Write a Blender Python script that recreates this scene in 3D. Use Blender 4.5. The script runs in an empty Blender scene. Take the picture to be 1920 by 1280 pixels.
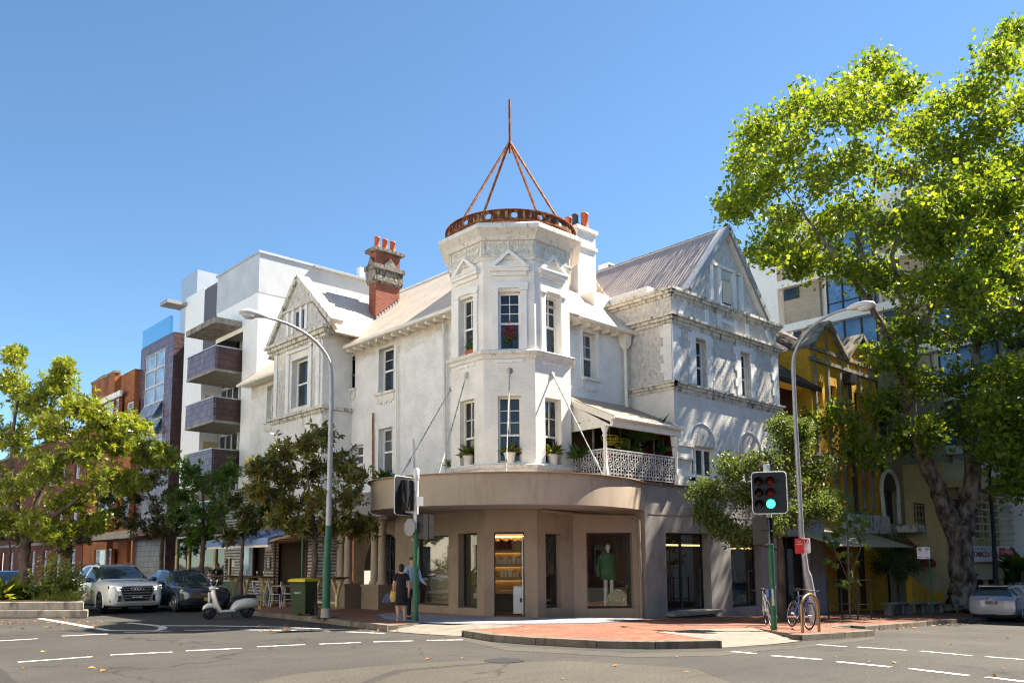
import bpy, bmesh, math, random
import numpy as np
from mathutils import Vector, Matrix
from math import sin, cos, tan, pi, sqrt, atan2, hypot
R = math.radians
random.seed(7); rng = np.random.default_rng(7)
sc = bpy.context.scene; COL = sc.collection

# ------------------------------------------------------------------ camera, sky, sun, exposure
CAM = Vector((0, 0, 1.65)); _h = Vector((.6807, .7325, 0)).normalized()
PITCH, ROLL, FPX, V0 = R(6.7), R(.45), 1550., 870.
_r0 = Vector((_h.y, -_h.x, 0)); FWD = Vector((cos(PITCH)*_h.x, cos(PITCH)*_h.y, sin(PITCH))); _u0 = _r0.cross(FWD)
RGT = _r0*cos(ROLL) - _u0*sin(ROLL); UPV = _u0*cos(ROLL) + _r0*sin(ROLL)
cd = bpy.data.cameras.new('camera'); cam = bpy.data.objects.new('camera', cd); COL.objects.link(cam)
m3 = Matrix((RGT, UPV, -FWD)).transposed()
cam.matrix_world = Matrix.Translation(CAM) @ m3.to_4x4()
cd.sensor_width = 36; cd.lens = 36*FPX/1920; cd.shift_y = (V0-640)/1920; cd.clip_start = .1; cd.clip_end = 2000
sc.camera = cam

SUN = Vector((.76, -.245, 1.0)).normalized()          # towards the sun
w = bpy.data.worlds.new('World'); sc.world = w; w.use_nodes = True
bg = w.node_tree.nodes['Background']
sky = w.node_tree.nodes.new('ShaderNodeTexSky'); sky.sky_type = 'NISHITA'; sky.sun_disc = False
sky.sun_elevation = math.asin(SUN.z); sky.sun_rotation = atan2(SUN.x, SUN.y)
sky.air_density = 1.0; sky.dust_density = 0.; sky.ozone_density = 3.6; sky.altitude = 2000
tn = w.node_tree.nodes.new('ShaderNodeMix'); tn.data_type = 'RGBA'; tn.blend_type = 'MULTIPLY'; tn.inputs[0].default_value = 1.; tn.inputs[7].default_value = (.86, .98, .95, 1)
w.node_tree.links.new(sky.outputs[0], tn.inputs[6]); w.node_tree.links.new(tn.outputs[2], bg.inputs[0]); bg.inputs[1].default_value = .068
sl = bpy.data.lights.new('sun', 'SUN'); sl.energy = 5.0; sl.angle = R(.53); sl.color = (1, .91, .76)
so = bpy.data.objects.new('sun', sl); COL.objects.link(so); so.rotation_euler = SUN.to_track_quat('Z', 'Y').to_euler()
sc.view_settings.view_transform = 'Standard'; sc.view_settings.look = 'None'
sc.view_settings.exposure = 1.85; sc.view_settings.gamma = 1
try:
    sc.cycles.filter_width = 1.15; sc.cycles.max_bounces = 7; sc.cycles.transparent_max_bounces = 12; sc.cycles.caustics_reflective = False; sc.cycles.caustics_refractive = False
except Exception: pass

# ------------------------------------------------------------------ measuring helpers (photo pixel -> point on a plane of the place)
def ray(px, py): return FWD + RGT*((px-960)/FPX) + UPV*((V0-py)/FPX)
def PX(px, py, x):
    d = ray(px, py); return CAM + d*((x-CAM.x)/d.x)
def PY(px, py, y):
    d = ray(px, py); return CAM + d*((y-CAM.y)/d.y)
def PZ(px, py, z):
    d = ray(px, py); return CAM + d*((z-CAM.z)/d.z)
def PD(px, py, dist):                                # point at a forward distance
    d = ray(px, py); return CAM + d*(dist/(d.x*_h.x+d.y*_h.y))
def G(x): return 0. if x < 14 else (-.036*(x-14) if x < 64 else -1.8)
def gp(px, py, dz=0.):
    z = dz
    for _ in range(60):
        P = PZ(px, py, z); z = .5*z + .5*(G(P.x)+dz)
    return Vector((P.x, P.y, G(P.x)+dz))
class Fr:
    """a vertical face: origin, horizontal axis U, outward normal N; points are (u, z, d)"""
    def __init__(s, P, U, N): s.P = Vector(P); s.U = Vector(U).normalized(); s.N = Vector(N).normalized()
    def pt(s, u, z, d=0.): return Vector((s.P.x+s.U.x*u+s.N.x*d, s.P.y+s.U.y*u+s.N.y*d, z))
    def px(s, x, y, d=0.):
        r = ray(x, y); o = s.P + s.N*d; t = (o-CAM).dot(s.N)/r.dot(s.N); Q = CAM + r*t
        return (Q-s.P).dot(s.U), Q.z
    def rect(s, xl, xr, yt, yb, d=0.):
        xc, yc = (xl+xr)/2, (yt+yb)/2
        a, b = s.px(xl, yc, d)[0], s.px(xr, yc, d)[0]
        return min(a, b), max(a, b), s.px(xc, yb, d)[1], s.px(xc, yt, d)[1]
def FX(x): return Fr((x, 0, 0), (0, 1, 0), (-1, 0, 0))
def FY(y): return Fr((0, y, 0), (1, 0, 0), (0, -1, 0))

# ------------------------------------------------------------------ mesh builder
ORG = {}
class MB:
    def __init__(s): s.v = []; s.f = []; s.m = []; s.s = []
    def add(s, vs, fs, m=0, sm=False):
        o = len(s.v); s.v += [tuple(p) for p in vs]
        for f in fs: s.f.append([o+i for i in f]); s.m.append(m); s.s.append(sm)
        return s
    def box(s, x0, x1, y0, y1, z0, z1, m=0):
        return s.add([(x, y, z) for z in (z0, z1) for y in (y0, y1) for x in (x0, x1)],
                     [(0, 2, 3, 1), (4, 5, 7, 6), (0, 1, 5, 4), (2, 6, 7, 3), (0, 4, 6, 2), (1, 3, 7, 5)], m)
    def fbox(s, F, u0, u1, z0, z1, d0, d1, m=0):
        return s.add([F.pt(u, z, d) for z in (z0, z1) for d in (d0, d1) for u in (u0, u1)],
                     [(0, 2, 3, 1), (4, 5, 7, 6), (0, 1, 5, 4), (2, 6, 7, 3), (0, 4, 6, 2), (1, 3, 7, 5)], m)
    def poly(s, pts, m=0): return s.add(pts, [list(range(len(pts)))], m)
    def prism(s, pts, vec, m=0):
        n = len(pts); v = Vector(vec); q = [Vector(p) for p in pts]
        return s.add(q+[p+v for p in q], [list(range(n))[::-1], list(range(n, 2*n))]+[(i, (i+1) % n, n+(i+1) % n, n+i) for i in range(n)], m)
    def fprism(s, F, uz, d0, d1, m=0): return s.prism([F.pt(u, z, d0) for u, z in uz], F.N*(d1-d0), m)
    def bar(s, a, b, w, h=None, up=(0, 0, 1), m=0):
        a, b = Vector(a), Vector(b); h = h or w; t = (b-a).normalized(); x = t.cross(Vector(up))
        if x.length < 1e-4: x = t.cross(Vector((1, 0, 0)))
        x.normalize(); y = x.cross(t).normalized()
        c = [x*(w/2)+y*(h/2), -x*(w/2)+y*(h/2), -x*(w/2)-y*(h/2), x*(w/2)-y*(h/2)]
        return s.add([a+k for k in c]+[b+k for k in c], [(0, 1, 2, 3), (7, 6, 5, 4)]+[(i, 4+i, 4+(i+1) % 4, (i+1) % 4) for i in range(4)], m)
    def tube(s, pts, r, n=8, m=0, caps=True, sm=True):
        P = [Vector(p) for p in pts]; k = len(P); rr = r if isinstance(r, (list, tuple)) else [r]*k
        vs = []; ref = None
        for i in range(k):
            t = (P[min(i+1, k-1)]-P[max(i-1, 0)])
            t = t.normalized() if t.length > 1e-9 else Vector((0, 0, 1))
            if ref is None:
                ref = t.cross(Vector((0, 0, 1)))
                if ref.length < .05: ref = t.cross(Vector((1, 0, 0)))
            x = (ref - t*ref.dot(t)).normalized(); ref = x; y = t.cross(x)
            vs += [P[i]+x*(rr[i]*cos(2*pi*j/n))+y*(rr[i]*sin(2*pi*j/n)) for j in range(n)]
        fs = [(i*n+j, i*n+(j+1) % n, (i+1)*n+(j+1) % n, (i+1)*n+j) for i in range(k-1) for j in range(n)]
        s.add(vs, fs, m, sm)
        if caps: s.add(vs[:n], [list(range(n))[::-1]], m); s.add(vs[-n:], [list(range(n))], m)
        return s
    def lathe(s, c, prof, n=20, m=0, sm=True, ph=0., axis=None, caps=True):
        c = Vector(c); A = Vector(axis or (0, 0, 1)).normalized(); x = A.orthogonal().normalized() if axis else Vector((1, 0, 0)); y = A.cross(x)
        vs = [c+x*(r*cos(2*pi*j/n+ph))+y*(r*sin(2*pi*j/n+ph))+A*z for r, z in prof for j in range(n)]; k = len(prof)
        s.add(vs, [(i*n+j, i*n+(j+1) % n, (i+1)*n+(j+1) % n, (i+1)*n+j) for i in range(k-1) for j in range(n)], m, sm)
        if caps:
            if prof[0][0] > 1e-3: s.add(vs[:n], [list(range(n))[::-1]], m)
            if prof[-1][0] > 1e-3: s.add(vs[-n:], [list(range(n))], m)
        return s
    def ball(s, c, rx, ry=None, rz=None, n=12, k=8, m=0, rot=None):
        ry = ry or rx; rz = rz or rx; c = Vector(c); M = rot or Matrix.Identity(3); vs = []
        for i in range(k+1):
            a = -pi/2+pi*i/k
            vs += [c+M@Vector((rx*cos(a)*cos(2*pi*j/n), ry*cos(a)*sin(2*pi*j/n), rz*sin(a))) for j in range(n)]
        return s.add(vs, [(i*n+j, i*n+(j+1) % n, (i+1)*n+(j+1) % n, (i+1)*n+j) for i in range(k) for j in range(n)], m, True)
    def loft(s, rings, m=0, caps=True, sm=True):
        n = len(rings[0]); vs = [p for r in rings for p in r]
        s.add(vs, [(i*n+j, i*n+(j+1) % n, (i+1)*n+(j+1) % n, (i+1)*n+j) for i in range(len(rings)-1) for j in range(n)], m, sm)
        if caps: s.add(rings[0], [list(range(n))[::-1]], m); s.add(rings[-1], [list(range(n))], m)
        return s
    def torus(s, c, Rr, r, axis=(0, 0, 1), n=28, k=8, m=0, a0=0., a1=2*pi):
        c = Vector(c); A = Vector(axis).normalized(); x = A.orthogonal().normalized(); y = A.cross(x)
        full = abs(a1-a0-2*pi) < 1e-6; pts = [c+(x*cos(a0+(a1-a0)*i/n)+y*sin(a0+(a1-a0)*i/n))*Rr for i in range(n+1)]
        return s.tube(pts, r, k, m, not full)
    def wall(s, F, u0, u1, z0, z1, ops=(), rec=.2, m=0, mr=None, top=None):
        us = sorted({u0, u1, *[min(max(q, u0), u1) for o in ops for q in o[:2]]}); zs = sorted({z0, z1, *[min(max(q, z0), z1) for o in ops for q in o[2:4]]})
        for a, b in zip(us, us[1:]):
            for c, d in zip(zs, zs[1:]):
                um, zm = (a+b)/2, (c+d)/2
                if any(o[0] < um < o[1] and o[2] < zm < o[3] for o in ops): continue
                s.add([F.pt(a, c), F.pt(b, c), F.pt(b, d), F.pt(a, d)], [(0, 1, 2, 3)], m)
        for o in ops:
            a, b, c, d = o[:4]; rc = o[4] if len(o) > 4 else rec; q = m if mr is None else mr
            for (p, r) in (((a, c), (b, c)), ((b, c), (b, d)), ((b, d), (a, d)), ((a, d), (a, c))):
                s.add([F.pt(*p), F.pt(*r), F.pt(*r, -rc), F.pt(*p, -rc)], [(0, 1, 2, 3)], q)
        return s
    def build(s, name, mats, parent=None, bev=0., org=None):
        if not s.v: return None
        o0 = Vector(org) if org is not None else (ORG.get(parent.name, Vector()) if parent else Vector())
        me = bpy.data.meshes.new(name); me.from_pydata([tuple(Vector(v)-o0) for v in s.v], [], s.f)
        for mt in (mats if isinstance(mats, (list, tuple)) else [mats]): me.materials.append(M[mt] if isinstance(mt, str) else mt)
        me.polygons.foreach_set('material_index', s.m); me.polygons.foreach_set('use_smooth', s.s); me.update()
        o = bpy.data.objects.new(name, me); COL.objects.link(o)
        if parent: o.parent = parent; ORG[o.name] = o0
        elif org is not None: o.location = o0; ORG[o.name] = o0
        if bev:
            b = o.modifiers.new('bevel', 'BEVEL'); b.width = bev; b.segments = 2; b.limit_method = 'ANGLE'; b.angle_limit = R(40)
        return o
def tag(o, label, cat, group=None):
    o['label'] = label; o['category'] = cat
    if group: o['group'] = group
    return o
def thing(name, label, cat, loc=(0, 0, 0), rz=0., group=None, local=False):
    o = bpy.data.objects.new(name, None); COL.objects.link(o); o.location = loc; o.rotation_euler = (0, 0, rz); o.empty_display_size = .2
    ORG[o.name] = Vector() if (rz or local) else Vector(loc)
    return tag(o, label, cat, group)
def struct(o): o['kind'] = 'structure'; return o
def kids(o): return [c for c in bpy.data.objects if c.parent == o]
def dup(o, loc=None, rz=None, label=None, parent=None, sc_=None):
    c = o.copy(); COL.objects.link(c)
    if parent: c.parent = parent
    for ch in kids(o): dup(ch, parent=c)
    if loc is not None: c.location = loc
    if rz is not None: c.rotation_euler = (0, 0, rz)
    if sc_ is not None: c.scale = (sc_,)*3
    if label: c['label'] = label
    return c
def text_mesh(body, size, F, u, z, d, mat, parent, name='lettering', align='CENTER', ext=.004, bold=0., width=None):
    cu = bpy.data.curves.new(name, 'FONT'); cu.body = body; cu.size = size; cu.extrude = ext; cu.align_x = align; cu.align_y = 'CENTER'; cu.offset = bold
    t = bpy.data.objects.new(name, cu); COL.objects.link(t)
    dg = bpy.context.evaluated_depsgraph_get(); me = bpy.data.meshes.new_from_object(t.evaluated_get(dg))
    bpy.data.objects.remove(t); bpy.data.curves.remove(cu)
    k = 1.
    if width and len(me.vertices):
        xs = [v.co.x for v in me.vertices]; k = width/(max(xs)-min(xs))
    o0 = ORG.get(parent.name, Vector()) if parent else Vector()
    sgn = 1 if F.N.dot(F.U.cross(Vector((0, 0, 1)))) > 0 else -1
    for v in me.vertices:
        q = F.pt(u+sgn*v.co.x*k, z+v.co.y, d+v.co.z) - o0; v.co = q
    me.materials.clear(); me.materials.append(M[mat])
    o = bpy.data.objects.new(name, me); COL.objects.link(o); o.parent = parent
    return o

# ------------------------------------------------------------------ materials
M = {}
def nd(nt, t, **kw):
    n = nt.nodes.new('ShaderNode'+t)
    for k, v in kw.items():
        if k.startswith('i_'): n.inputs[k[2:].replace('_', ' ')].default_value = v
        else: setattr(n, k, v)
    return n
def wall_uv():
    g = bpy.data.node_groups.new('wall_uv', 'ShaderNodeTree'); g.interface.new_socket('vec', in_out='OUTPUT', socket_type='NodeSocketVector')
    out = g.nodes.new('NodeGroupOutput'); tc = nd(g, 'TexCoord'); ge = nd(g, 'NewGeometry'); L = g.links.new
    cr = nd(g, 'VectorMath', operation='CROSS_PRODUCT'); cr.inputs[0].default_value = (0, 0, 1); L(ge.outputs['True Normal'], cr.inputs[1])
    nm = nd(g, 'VectorMath', operation='NORMALIZE'); L(cr.outputs[0], nm.inputs[0])
    dt = nd(g, 'VectorMath', operation='DOT_PRODUCT'); L(tc.outputs['Object'], dt.inputs[0]); L(nm.outputs[0], dt.inputs[1])
    sp = nd(g, 'SeparateXYZ'); L(tc.outputs['Object'], sp.inputs[0]); cb = nd(g, 'CombineXYZ')
    L(dt.outputs['Value'], cb.inputs[0]); L(sp.outputs[2], cb.inputs[1]); L(cb.outputs[0], out.inputs[0])
    return g
WUV = wall_uv()
def ramp(nt, stops):
    r = nd(nt, 'ValToRGB'); e = r.color_ramp.elements
    while len(e) < len(stops): e.new(.5)
    for i, (p, c) in enumerate(stops): e[i].position = p; e[i].color = (*c[:3], 1) if not isinstance(c, (int, float)) else (c, c, c, 1)
    return r
def mix(nt, fac, a, b, bt='MIX'):
    m = nd(nt, 'Mix', data_type='RGBA', blend_type=bt); L = nt.links.new
    for s, v in ((0, fac), (6, a), (7, b)):
        if hasattr(v, 'is_output'): L(v, m.inputs[s])
        else: m.inputs[s].default_value = v if s == 0 else (*v[:3], 1)
    return m.outputs[2]
def base(name, rough=.8, metal=0., spec=.3):
    m = bpy.data.materials.new(name); m.use_nodes = True; nt = m.node_tree; b = nt.nodes['Principled BSDF']
    b.inputs['Roughness'].default_value = rough; b.inputs['Metallic'].default_value = metal; b.inputs['Specular IOR Level'].default_value = spec
    M[name] = m; return m, nt, b
def noise_fac(nt, scale, detail=4, vec=None, stretch=None, rough=.6):
    n = nd(nt, 'TexNoise'); n.inputs['Scale'].default_value = scale; n.inputs['Detail'].default_value = detail; n.inputs['Roughness'].default_value = rough
    v = vec
    if v is None: v = nd(nt, 'TexCoord').outputs['Object']
    if stretch:
        mp = nd(nt, 'Mapping'); mp.inputs['Scale'].default_value = stretch; nt.links.new(v, mp.inputs[0]); v = mp.outputs[0]
    nt.links.new(v, n.inputs['Vector']); return n.outputs[0]
def bump(nt, b, h, dist=.01, strength=.5, prev=None):
    n = nd(nt, 'Bump'); n.inputs['Strength'].default_value = strength; n.inputs['Distance'].default_value = dist
    nt.links.new(h, n.inputs['Height'])
    if prev: nt.links.new(prev, n.inputs['Normal'])
    nt.links.new(n.outputs[0], b.inputs['Normal']); return n.outputs[0]
def plain(name, col, rough=.7, var=.12, scale=4., metal=0., spec=.3, bmp=0., bscale=60., tint=None, tpos=(.55, .75), tst=(1, 1, .35)):
    m, nt, b = base(name, rough, metal, spec); c = Vector(col)
    if var:
        f = noise_fac(nt, scale); r = ramp(nt, [(.3, c*(1-var)), (.7, c*(1+var))]); nt.links.new(f, r.inputs[0]); co = r.outputs[0]
        if tint is not None:
            f2 = noise_fac(nt, scale*1.7, 6, stretch=tst); r2 = ramp(nt, [(tpos[0], 0.), (tpos[1], 1.)]); nt.links.new(f2, r2.inputs[0]); co = mix(nt, r2.outputs[0], co, tint)
        nt.links.new(co, b.inputs['Base Color'])
    else: b.inputs['Base Color'].default_value = (*c, 1)
    if bmp: bump(nt, b, noise_fac(nt, bscale, 3), bmp, .6)
    return m
def brick(name, c1, c2, mortar, w=.23, h=.078, ms=.012, rough=.85, bd=.006, stain=None, spos=(.55, .75), soft=0., flat=False, smax=.8, zst=None):
    m, nt, b = base(name, rough); L = nt.links.new
    if flat: vec = nd(nt, 'TexCoord').outputs['Object']
    else:
        g = nd(nt, 'Group'); g.node_tree = WUV; vec = g.outputs[0]
    t = nd(nt, 'TexBrick'); L(vec, t.inputs['Vector'])
    for k, v in (('Color1', c1), ('Color2', c2), ('Mortar', mortar)): t.inputs[k].default_value = (*v, 1)
    t.inputs['Scale'].default_value = 1.; t.inputs['Mortar Size'].default_value = ms/2; t.inputs['Brick Width'].default_value = w; t.inputs['Row Height'].default_value = h; t.inputs['Mortar Smooth'].default_value = .3
    f = noise_fac(nt, 1.3, 5); r = ramp(nt, [(.3, (.86,)*3), (.7, (1.08,)*3)]); L(f, r.inputs[0]); co = mix(nt, 1., t.outputs[0], r.outputs[0], 'MULTIPLY')
    if stain is not None:
        f2 = noise_fac(nt, 1.1, 8, stretch=(1, 1, .3), rough=.7); r2 = ramp(nt, [(spos[0], 0.), (spos[1], smax)]); L(f2, r2.inputs[0]); co = mix(nt, r2.outputs[0], co, stain)
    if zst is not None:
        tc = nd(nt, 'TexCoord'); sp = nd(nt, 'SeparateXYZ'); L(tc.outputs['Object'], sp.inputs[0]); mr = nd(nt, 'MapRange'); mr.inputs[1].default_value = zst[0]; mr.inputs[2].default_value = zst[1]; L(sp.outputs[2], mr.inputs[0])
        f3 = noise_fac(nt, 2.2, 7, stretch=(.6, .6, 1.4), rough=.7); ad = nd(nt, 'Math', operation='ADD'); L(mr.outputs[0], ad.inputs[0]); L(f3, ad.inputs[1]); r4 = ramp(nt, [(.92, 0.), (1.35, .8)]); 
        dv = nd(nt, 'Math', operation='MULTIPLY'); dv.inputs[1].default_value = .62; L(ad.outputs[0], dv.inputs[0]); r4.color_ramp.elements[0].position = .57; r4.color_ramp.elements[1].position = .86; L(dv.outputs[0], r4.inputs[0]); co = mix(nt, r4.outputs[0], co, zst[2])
    L(co, b.inputs['Base Color'])
    iv = nd(nt, 'Math', operation='SUBTRACT'); iv.inputs[0].default_value = 1.; L(t.outputs['Fac'], iv.inputs[1]); bump(nt, b, iv.outputs[0], bd, .8)
    return m
def corrugated(name, col, pitch, rough=.55, axis='u', depth=.02, stain=None, gap=None, spos=(.5, .72)):
    m, nt, b = base(name, rough, 0., .4); L = nt.links.new
    g = nd(nt, 'Group'); g.node_tree = WUV; sp = nd(nt, 'SeparateXYZ'); L(g.outputs[0], sp.inputs[0])
    k = nd(nt, 'Math', operation='MULTIPLY'); k.inputs[1].default_value = 2*pi/pitch; L(sp.outputs[0 if axis == 'u' else 1], k.inputs[0])
    s = nd(nt, 'Math', operation='SINE'); L(k.outputs[0], s.inputs[0]); bump(nt, b, s.outputs[0], depth, .9)
    c = Vector(col); f = noise_fac(nt, 1.2, 6); r = ramp(nt, [(.3, c*.88), (.7, c*1.1)]); L(f, r.inputs[0]); co = r.outputs[0]
    if stain is not None:
        f2 = noise_fac(nt, 1.6, 8, rough=.7); r2 = ramp(nt, [(spos[0], 0.), (spos[1], .75)]); L(f2, r2.inputs[0]); co = mix(nt, r2.outputs[0], co, stain)
    if gap is not None:
        r3 = ramp(nt, [(.08, 1.), (.2, 0.)]); mr = nd(nt, 'MapRange'); mr.inputs[1].default_value = -1; mr.inputs[2].default_value = 1; L(s.outputs[0], mr.inputs[0]); L(mr.outputs[0], r3.inputs[0]); co = mix(nt, r3.outputs[0], co, gap)
    L(co, b.inputs['Base Color']); return m
def glassy(name, col=(.02, .026, .03), rough=.03, spec=.6, var=0.):
    m, nt, b = base(name, rough, 0., spec); b.inputs['Base Color'].default_value = (*col, 1)
    if var:
        f = noise_fac(nt, 1.5, 3); r = ramp(nt, [(.35, Vector(col)*(1-var)), (.65, Vector(col)*(1+var))]); nt.links.new(f, r.inputs[0]); nt.links.new(r.outputs[0], b.inputs['Base Color'])
    bump(nt, b, noise_fac(nt, .9, 1), .02, .25)
    return m
def clear_glass(name, tint=(.9, .93, .9), refl=1.3):
    m = bpy.data.materials.new(name); m.use_nodes = True; nt = m.node_tree; nt.nodes.clear(); L = nt.links.new
    o = nd(nt, 'OutputMaterial'); t = nd(nt, 'BsdfTransparent'); t.inputs[0].default_value = (*tint, 1); g = nd(nt, 'BsdfGlossy'); g.inputs['Roughness'].default_value = .01
    fr = nd(nt, 'Fresnel'); fr.inputs[0].default_value = 1.5; k = nd(nt, 'Math', operation='MULTIPLY_ADD'); k.inputs[1].default_value = refl; k.inputs[2].default_value = .1; k.use_clamp = True; ge = nd(nt, 'NewGeometry'); iv = nd(nt, 'Math', operation='SUBTRACT'); iv.inputs[0].default_value = 1.; L(ge.outputs['Backfacing'], iv.inputs[1]); ml = nd(nt, 'Math', operation='MULTIPLY'); L(k.outputs[0], ml.inputs[0]); L(iv.outputs[0], ml.inputs[1])
    mx = nd(nt, 'MixShader'); L(fr.outputs[0], k.inputs[0]); L(ml.outputs[0], mx.inputs[0]); L(t.outputs[0], mx.inputs[1]); L(g.outputs[0], mx.inputs[2]); L(mx.outputs[0], o.inputs[0]); M[name] = m
def emit(name, col, st):
    m, nt, b = base(name, .4); b.inputs['Base Color'].default_value = (*[min(c, 1)*.5 for c in col], 1); b.inputs['Emission Color'].default_value = (*col, 1); b.inputs['Emission Strength'].default_value = st
def leaf(name, cols, trans=.45, rough=.45, tcol=None, spec=.35):
    m = bpy.data.materials.new(name); m.use_nodes = True; nt = m.node_tree; b = nt.nodes['Principled BSDF']; L = nt.links.new
    ge = nd(nt, 'NewGeometry'); n = len(cols); r = ramp(nt, [(i/(n-1), c) for i, c in enumerate(cols)]); L(ge.outputs['Random Per Island'], r.inputs[0])
    L(r.outputs[0], b.inputs['Base Color']); b.inputs['Roughness'].default_value = rough; b.inputs['Specular IOR Level'].default_value = spec
    tr = nd(nt, 'BsdfTranslucent'); L(mix(nt, 1., r.outputs[0], tcol or (1.6, 1.5, .6), 'MULTIPLY'), tr.inputs[0])
    mx = nd(nt, 'MixShader'); mx.inputs[0].default_value = trans; L(b.outputs[0], mx.inputs[1]); L(tr.outputs[0], mx.inputs[2])
    L(mx.outputs[0], nt.nodes['Material Output'].inputs[0]); M[name] = m

W = (.87, .84, .79)
brick('white_brick', (.86, .845, .81), (.845, .83, .795), (.79, .775, .74), stain=(.60, .55, .46), spos=(.6, .8), bd=.010, smax=.45)
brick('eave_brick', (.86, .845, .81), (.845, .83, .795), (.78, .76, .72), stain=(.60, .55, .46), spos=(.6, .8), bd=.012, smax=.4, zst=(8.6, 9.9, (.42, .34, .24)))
brick('bay_brick', (.84, .81, .76), (.82, .79, .745), (.74, .71, .66), stain=(.34, .29, .22), spos=(.58, .74), bd=.012, smax=.75)
brick('tower_brick', (.91, .86, .78), (.895, .845, .765), (.85, .80, .72), stain=(.66, .58, .47), spos=(.62, .82), bd=.008, smax=.4)
brick('cream_brick', (.80, .77, .71), (.78, .75, .69), (.70, .67, .61), stain=(.50, .45, .36), spos=(.55, .8), bd=.012, smax=.6)
plain('white_render', W, .8, .05, 2., tint=(.55, .50, .42), tpos=(.6, .8))
plain('moulding', (.74, .71, .65), .8, .08, 5., tint=(.36, .32, .26), tpos=(.56, .72))
plain('moulding_dirty', (.66, .62, .54), .85, .12, 4., tint=(.16, .14, .11), tpos=(.50, .66))
plain('stucco', (.60, .57, .53), .95, .16, 7., bmp=.05, bscale=16., tint=(.34, .31, .27), tpos=(.52, .7))
plain('stucco_dark', (.47, .45, .42), .95, .2, 9., bmp=.05, bscale=18., tint=(.26, .24, .21), tpos=(.5, .68))
plain('carving', (.74, .70, .62), .9, .1, 5., bmp=.16, bscale=6., tint=(.52, .46, .37), tpos=(.52, .7))
plain('carving_dark', (.27, .24, .20), .9, .2, 6., bmp=.1, bscale=9., tint=(.06, .055, .05), tpos=(.46, .6))
plain('stone_dark', (.22, .20, .17), .9, .25, 4., bmp=.03, bscale=20., tint=(.07, .065, .06), tpos=(.5, .6))
plain('white_paint', (.87, .86, .83), .45, .04, 3.)
plain('cream_paint', (.84, .79, .69), .5, .06, 3.)
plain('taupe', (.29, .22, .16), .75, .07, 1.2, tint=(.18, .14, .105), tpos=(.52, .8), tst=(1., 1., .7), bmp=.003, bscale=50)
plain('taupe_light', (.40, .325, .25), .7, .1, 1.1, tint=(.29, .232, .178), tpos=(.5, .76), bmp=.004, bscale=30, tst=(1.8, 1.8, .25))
plain('grey_render', (.30, .28, .265), .75, .09, 1.0, tint=(.19, .175, .165), tpos=(.5, .78), tst=(1., 1., .6), bmp=.004, bscale=30)
plain('slate_render', (.12, .12, .14), .8, .08)
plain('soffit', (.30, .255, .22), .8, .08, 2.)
corrugated('roof_beige', (.64, .54, .43), .15, stain=(.46, .38, .30), depth=.012)
corrugated('roof_mauve', (.42, .345, .32), .15, stain=(.55, .48, .43), depth=.03)
corrugated('roof_brown', (.34, .27, .21), .12, stain=(.20, .15, .11), depth=.02)
corrugated('cladding_white', (.72, .70, .64), .125, axis='z', depth=.03, gap=(.06, .055, .05))
corrugated('panel_grey', (.50, .52, .55), 1.5, axis='u', depth=.001)
brick('red_brick', (.33, .10, .06), (.24, .07, .045), (.27, .19, .15), bd=.01)
brick('orange_brick', (.45, .16, .05), (.33, .10, .035), (.26, .15, .09), stain=(.10, .05, .03), spos=(.5, .68))
brick('dark_red_brick', (.20, .06, .04), (.15, .045, .03), (.12, .07, .05))
brick('yellow_brick', (.82, .44, .035), (.72, .37, .03), (.48, .28, .04), stain=(.38, .20, .03))
brick('tan_brick', (.50, .42, .32), (.44, .37, .28), (.36, .31, .25), h=.1, w=.3)
brick('cream_wall_brick', (.43, .35, .20), (.38, .31, .175), (.29, .24, .15), stain=(.30, .25, .16))
brick('tile_purple', (.22, .165, .20), (.12, .085, .115), (.035, .022, .03), w=.24, h=.3, ms=.03, rough=.3, bd=.012)
brick('tile_maroon', (.115, .062, .062), (.085, .048, .05), (.04, .02, .02), w=.4, h=.3, ms=.025, rough=.35, bd=.01)
brick('roof_tile', (.17, .12, .10), (.11, .08, .07), (.03, .022, .02), w=.26, h=.22, ms=.04, bd=.05)
brick('terracotta_tile', (.42, .16, .08), (.32, .11, .06), (.12, .05, .03), w=.26, h=.2, ms=.03, bd=.05)
brick('paver', (.29, .125, .075), (.19, .072, .042), (.12, .07, .055), w=.24, h=.12, ms=.014, flat=True, bd=.006, stain=(.12, .055, .042), spos=(.46, .72), smax=.7)
brick('slab', (.30, .29, .30), (.26, .26, .28), (.17, .17, .18), w=.9, h=.6, ms=.012, flat=True, bd=.003)
plain('concrete', (.33, .30, .255), .9, .16, 2.5, tint=(.20, .175, .145), tpos=(.5, .7), bmp=.003, bscale=80)
plain('ramp_concrete', (.20, .18, .15), .9, .14, 2.2, tint=(.13, .115, .095), tpos=(.5, .72), bmp=.004, bscale=60)
plain('concrete_dirty', (.30, .27, .23), .9, .2, 2., tint=(.10, .085, .07), tpos=(.48, .7), bmp=.01, bscale=20)
plain('kerb_stone', (.155, .13, .105), .9, .25, 2.2, tint=(.07, .06, .05), tpos=(.5, .68), bmp=.02, bscale=9)
plain('dirt', (.10, .07, .045), 1., .3, 6., bmp=.03, bscale=20)
plain('bluestone', (.08, .10, .17), .8, .15, 4.)
plain('aluminium', (.55, .56, .58), .4, .05, 2., metal=.6)
plain('galv', (.36, .365, .375), .5, .1, 6., metal=.35, tint=(.30, .29, .28), tpos=(.55, .7))
plain('galv_light', (.60, .60, .60), .5, .06, 6., metal=.2)
plain('stay_steel', (.52, .50, .46), .6, .1, 6., tint=(.22, .19, .15), tpos=(.5, .62))
plain('pole_green', (.025, .11, .06), .45, .2, 8., tint=(.16, .20, .17), tpos=(.62, .72))
plain('dark_metal', (.035, .035, .04), .5, .1)
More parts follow.
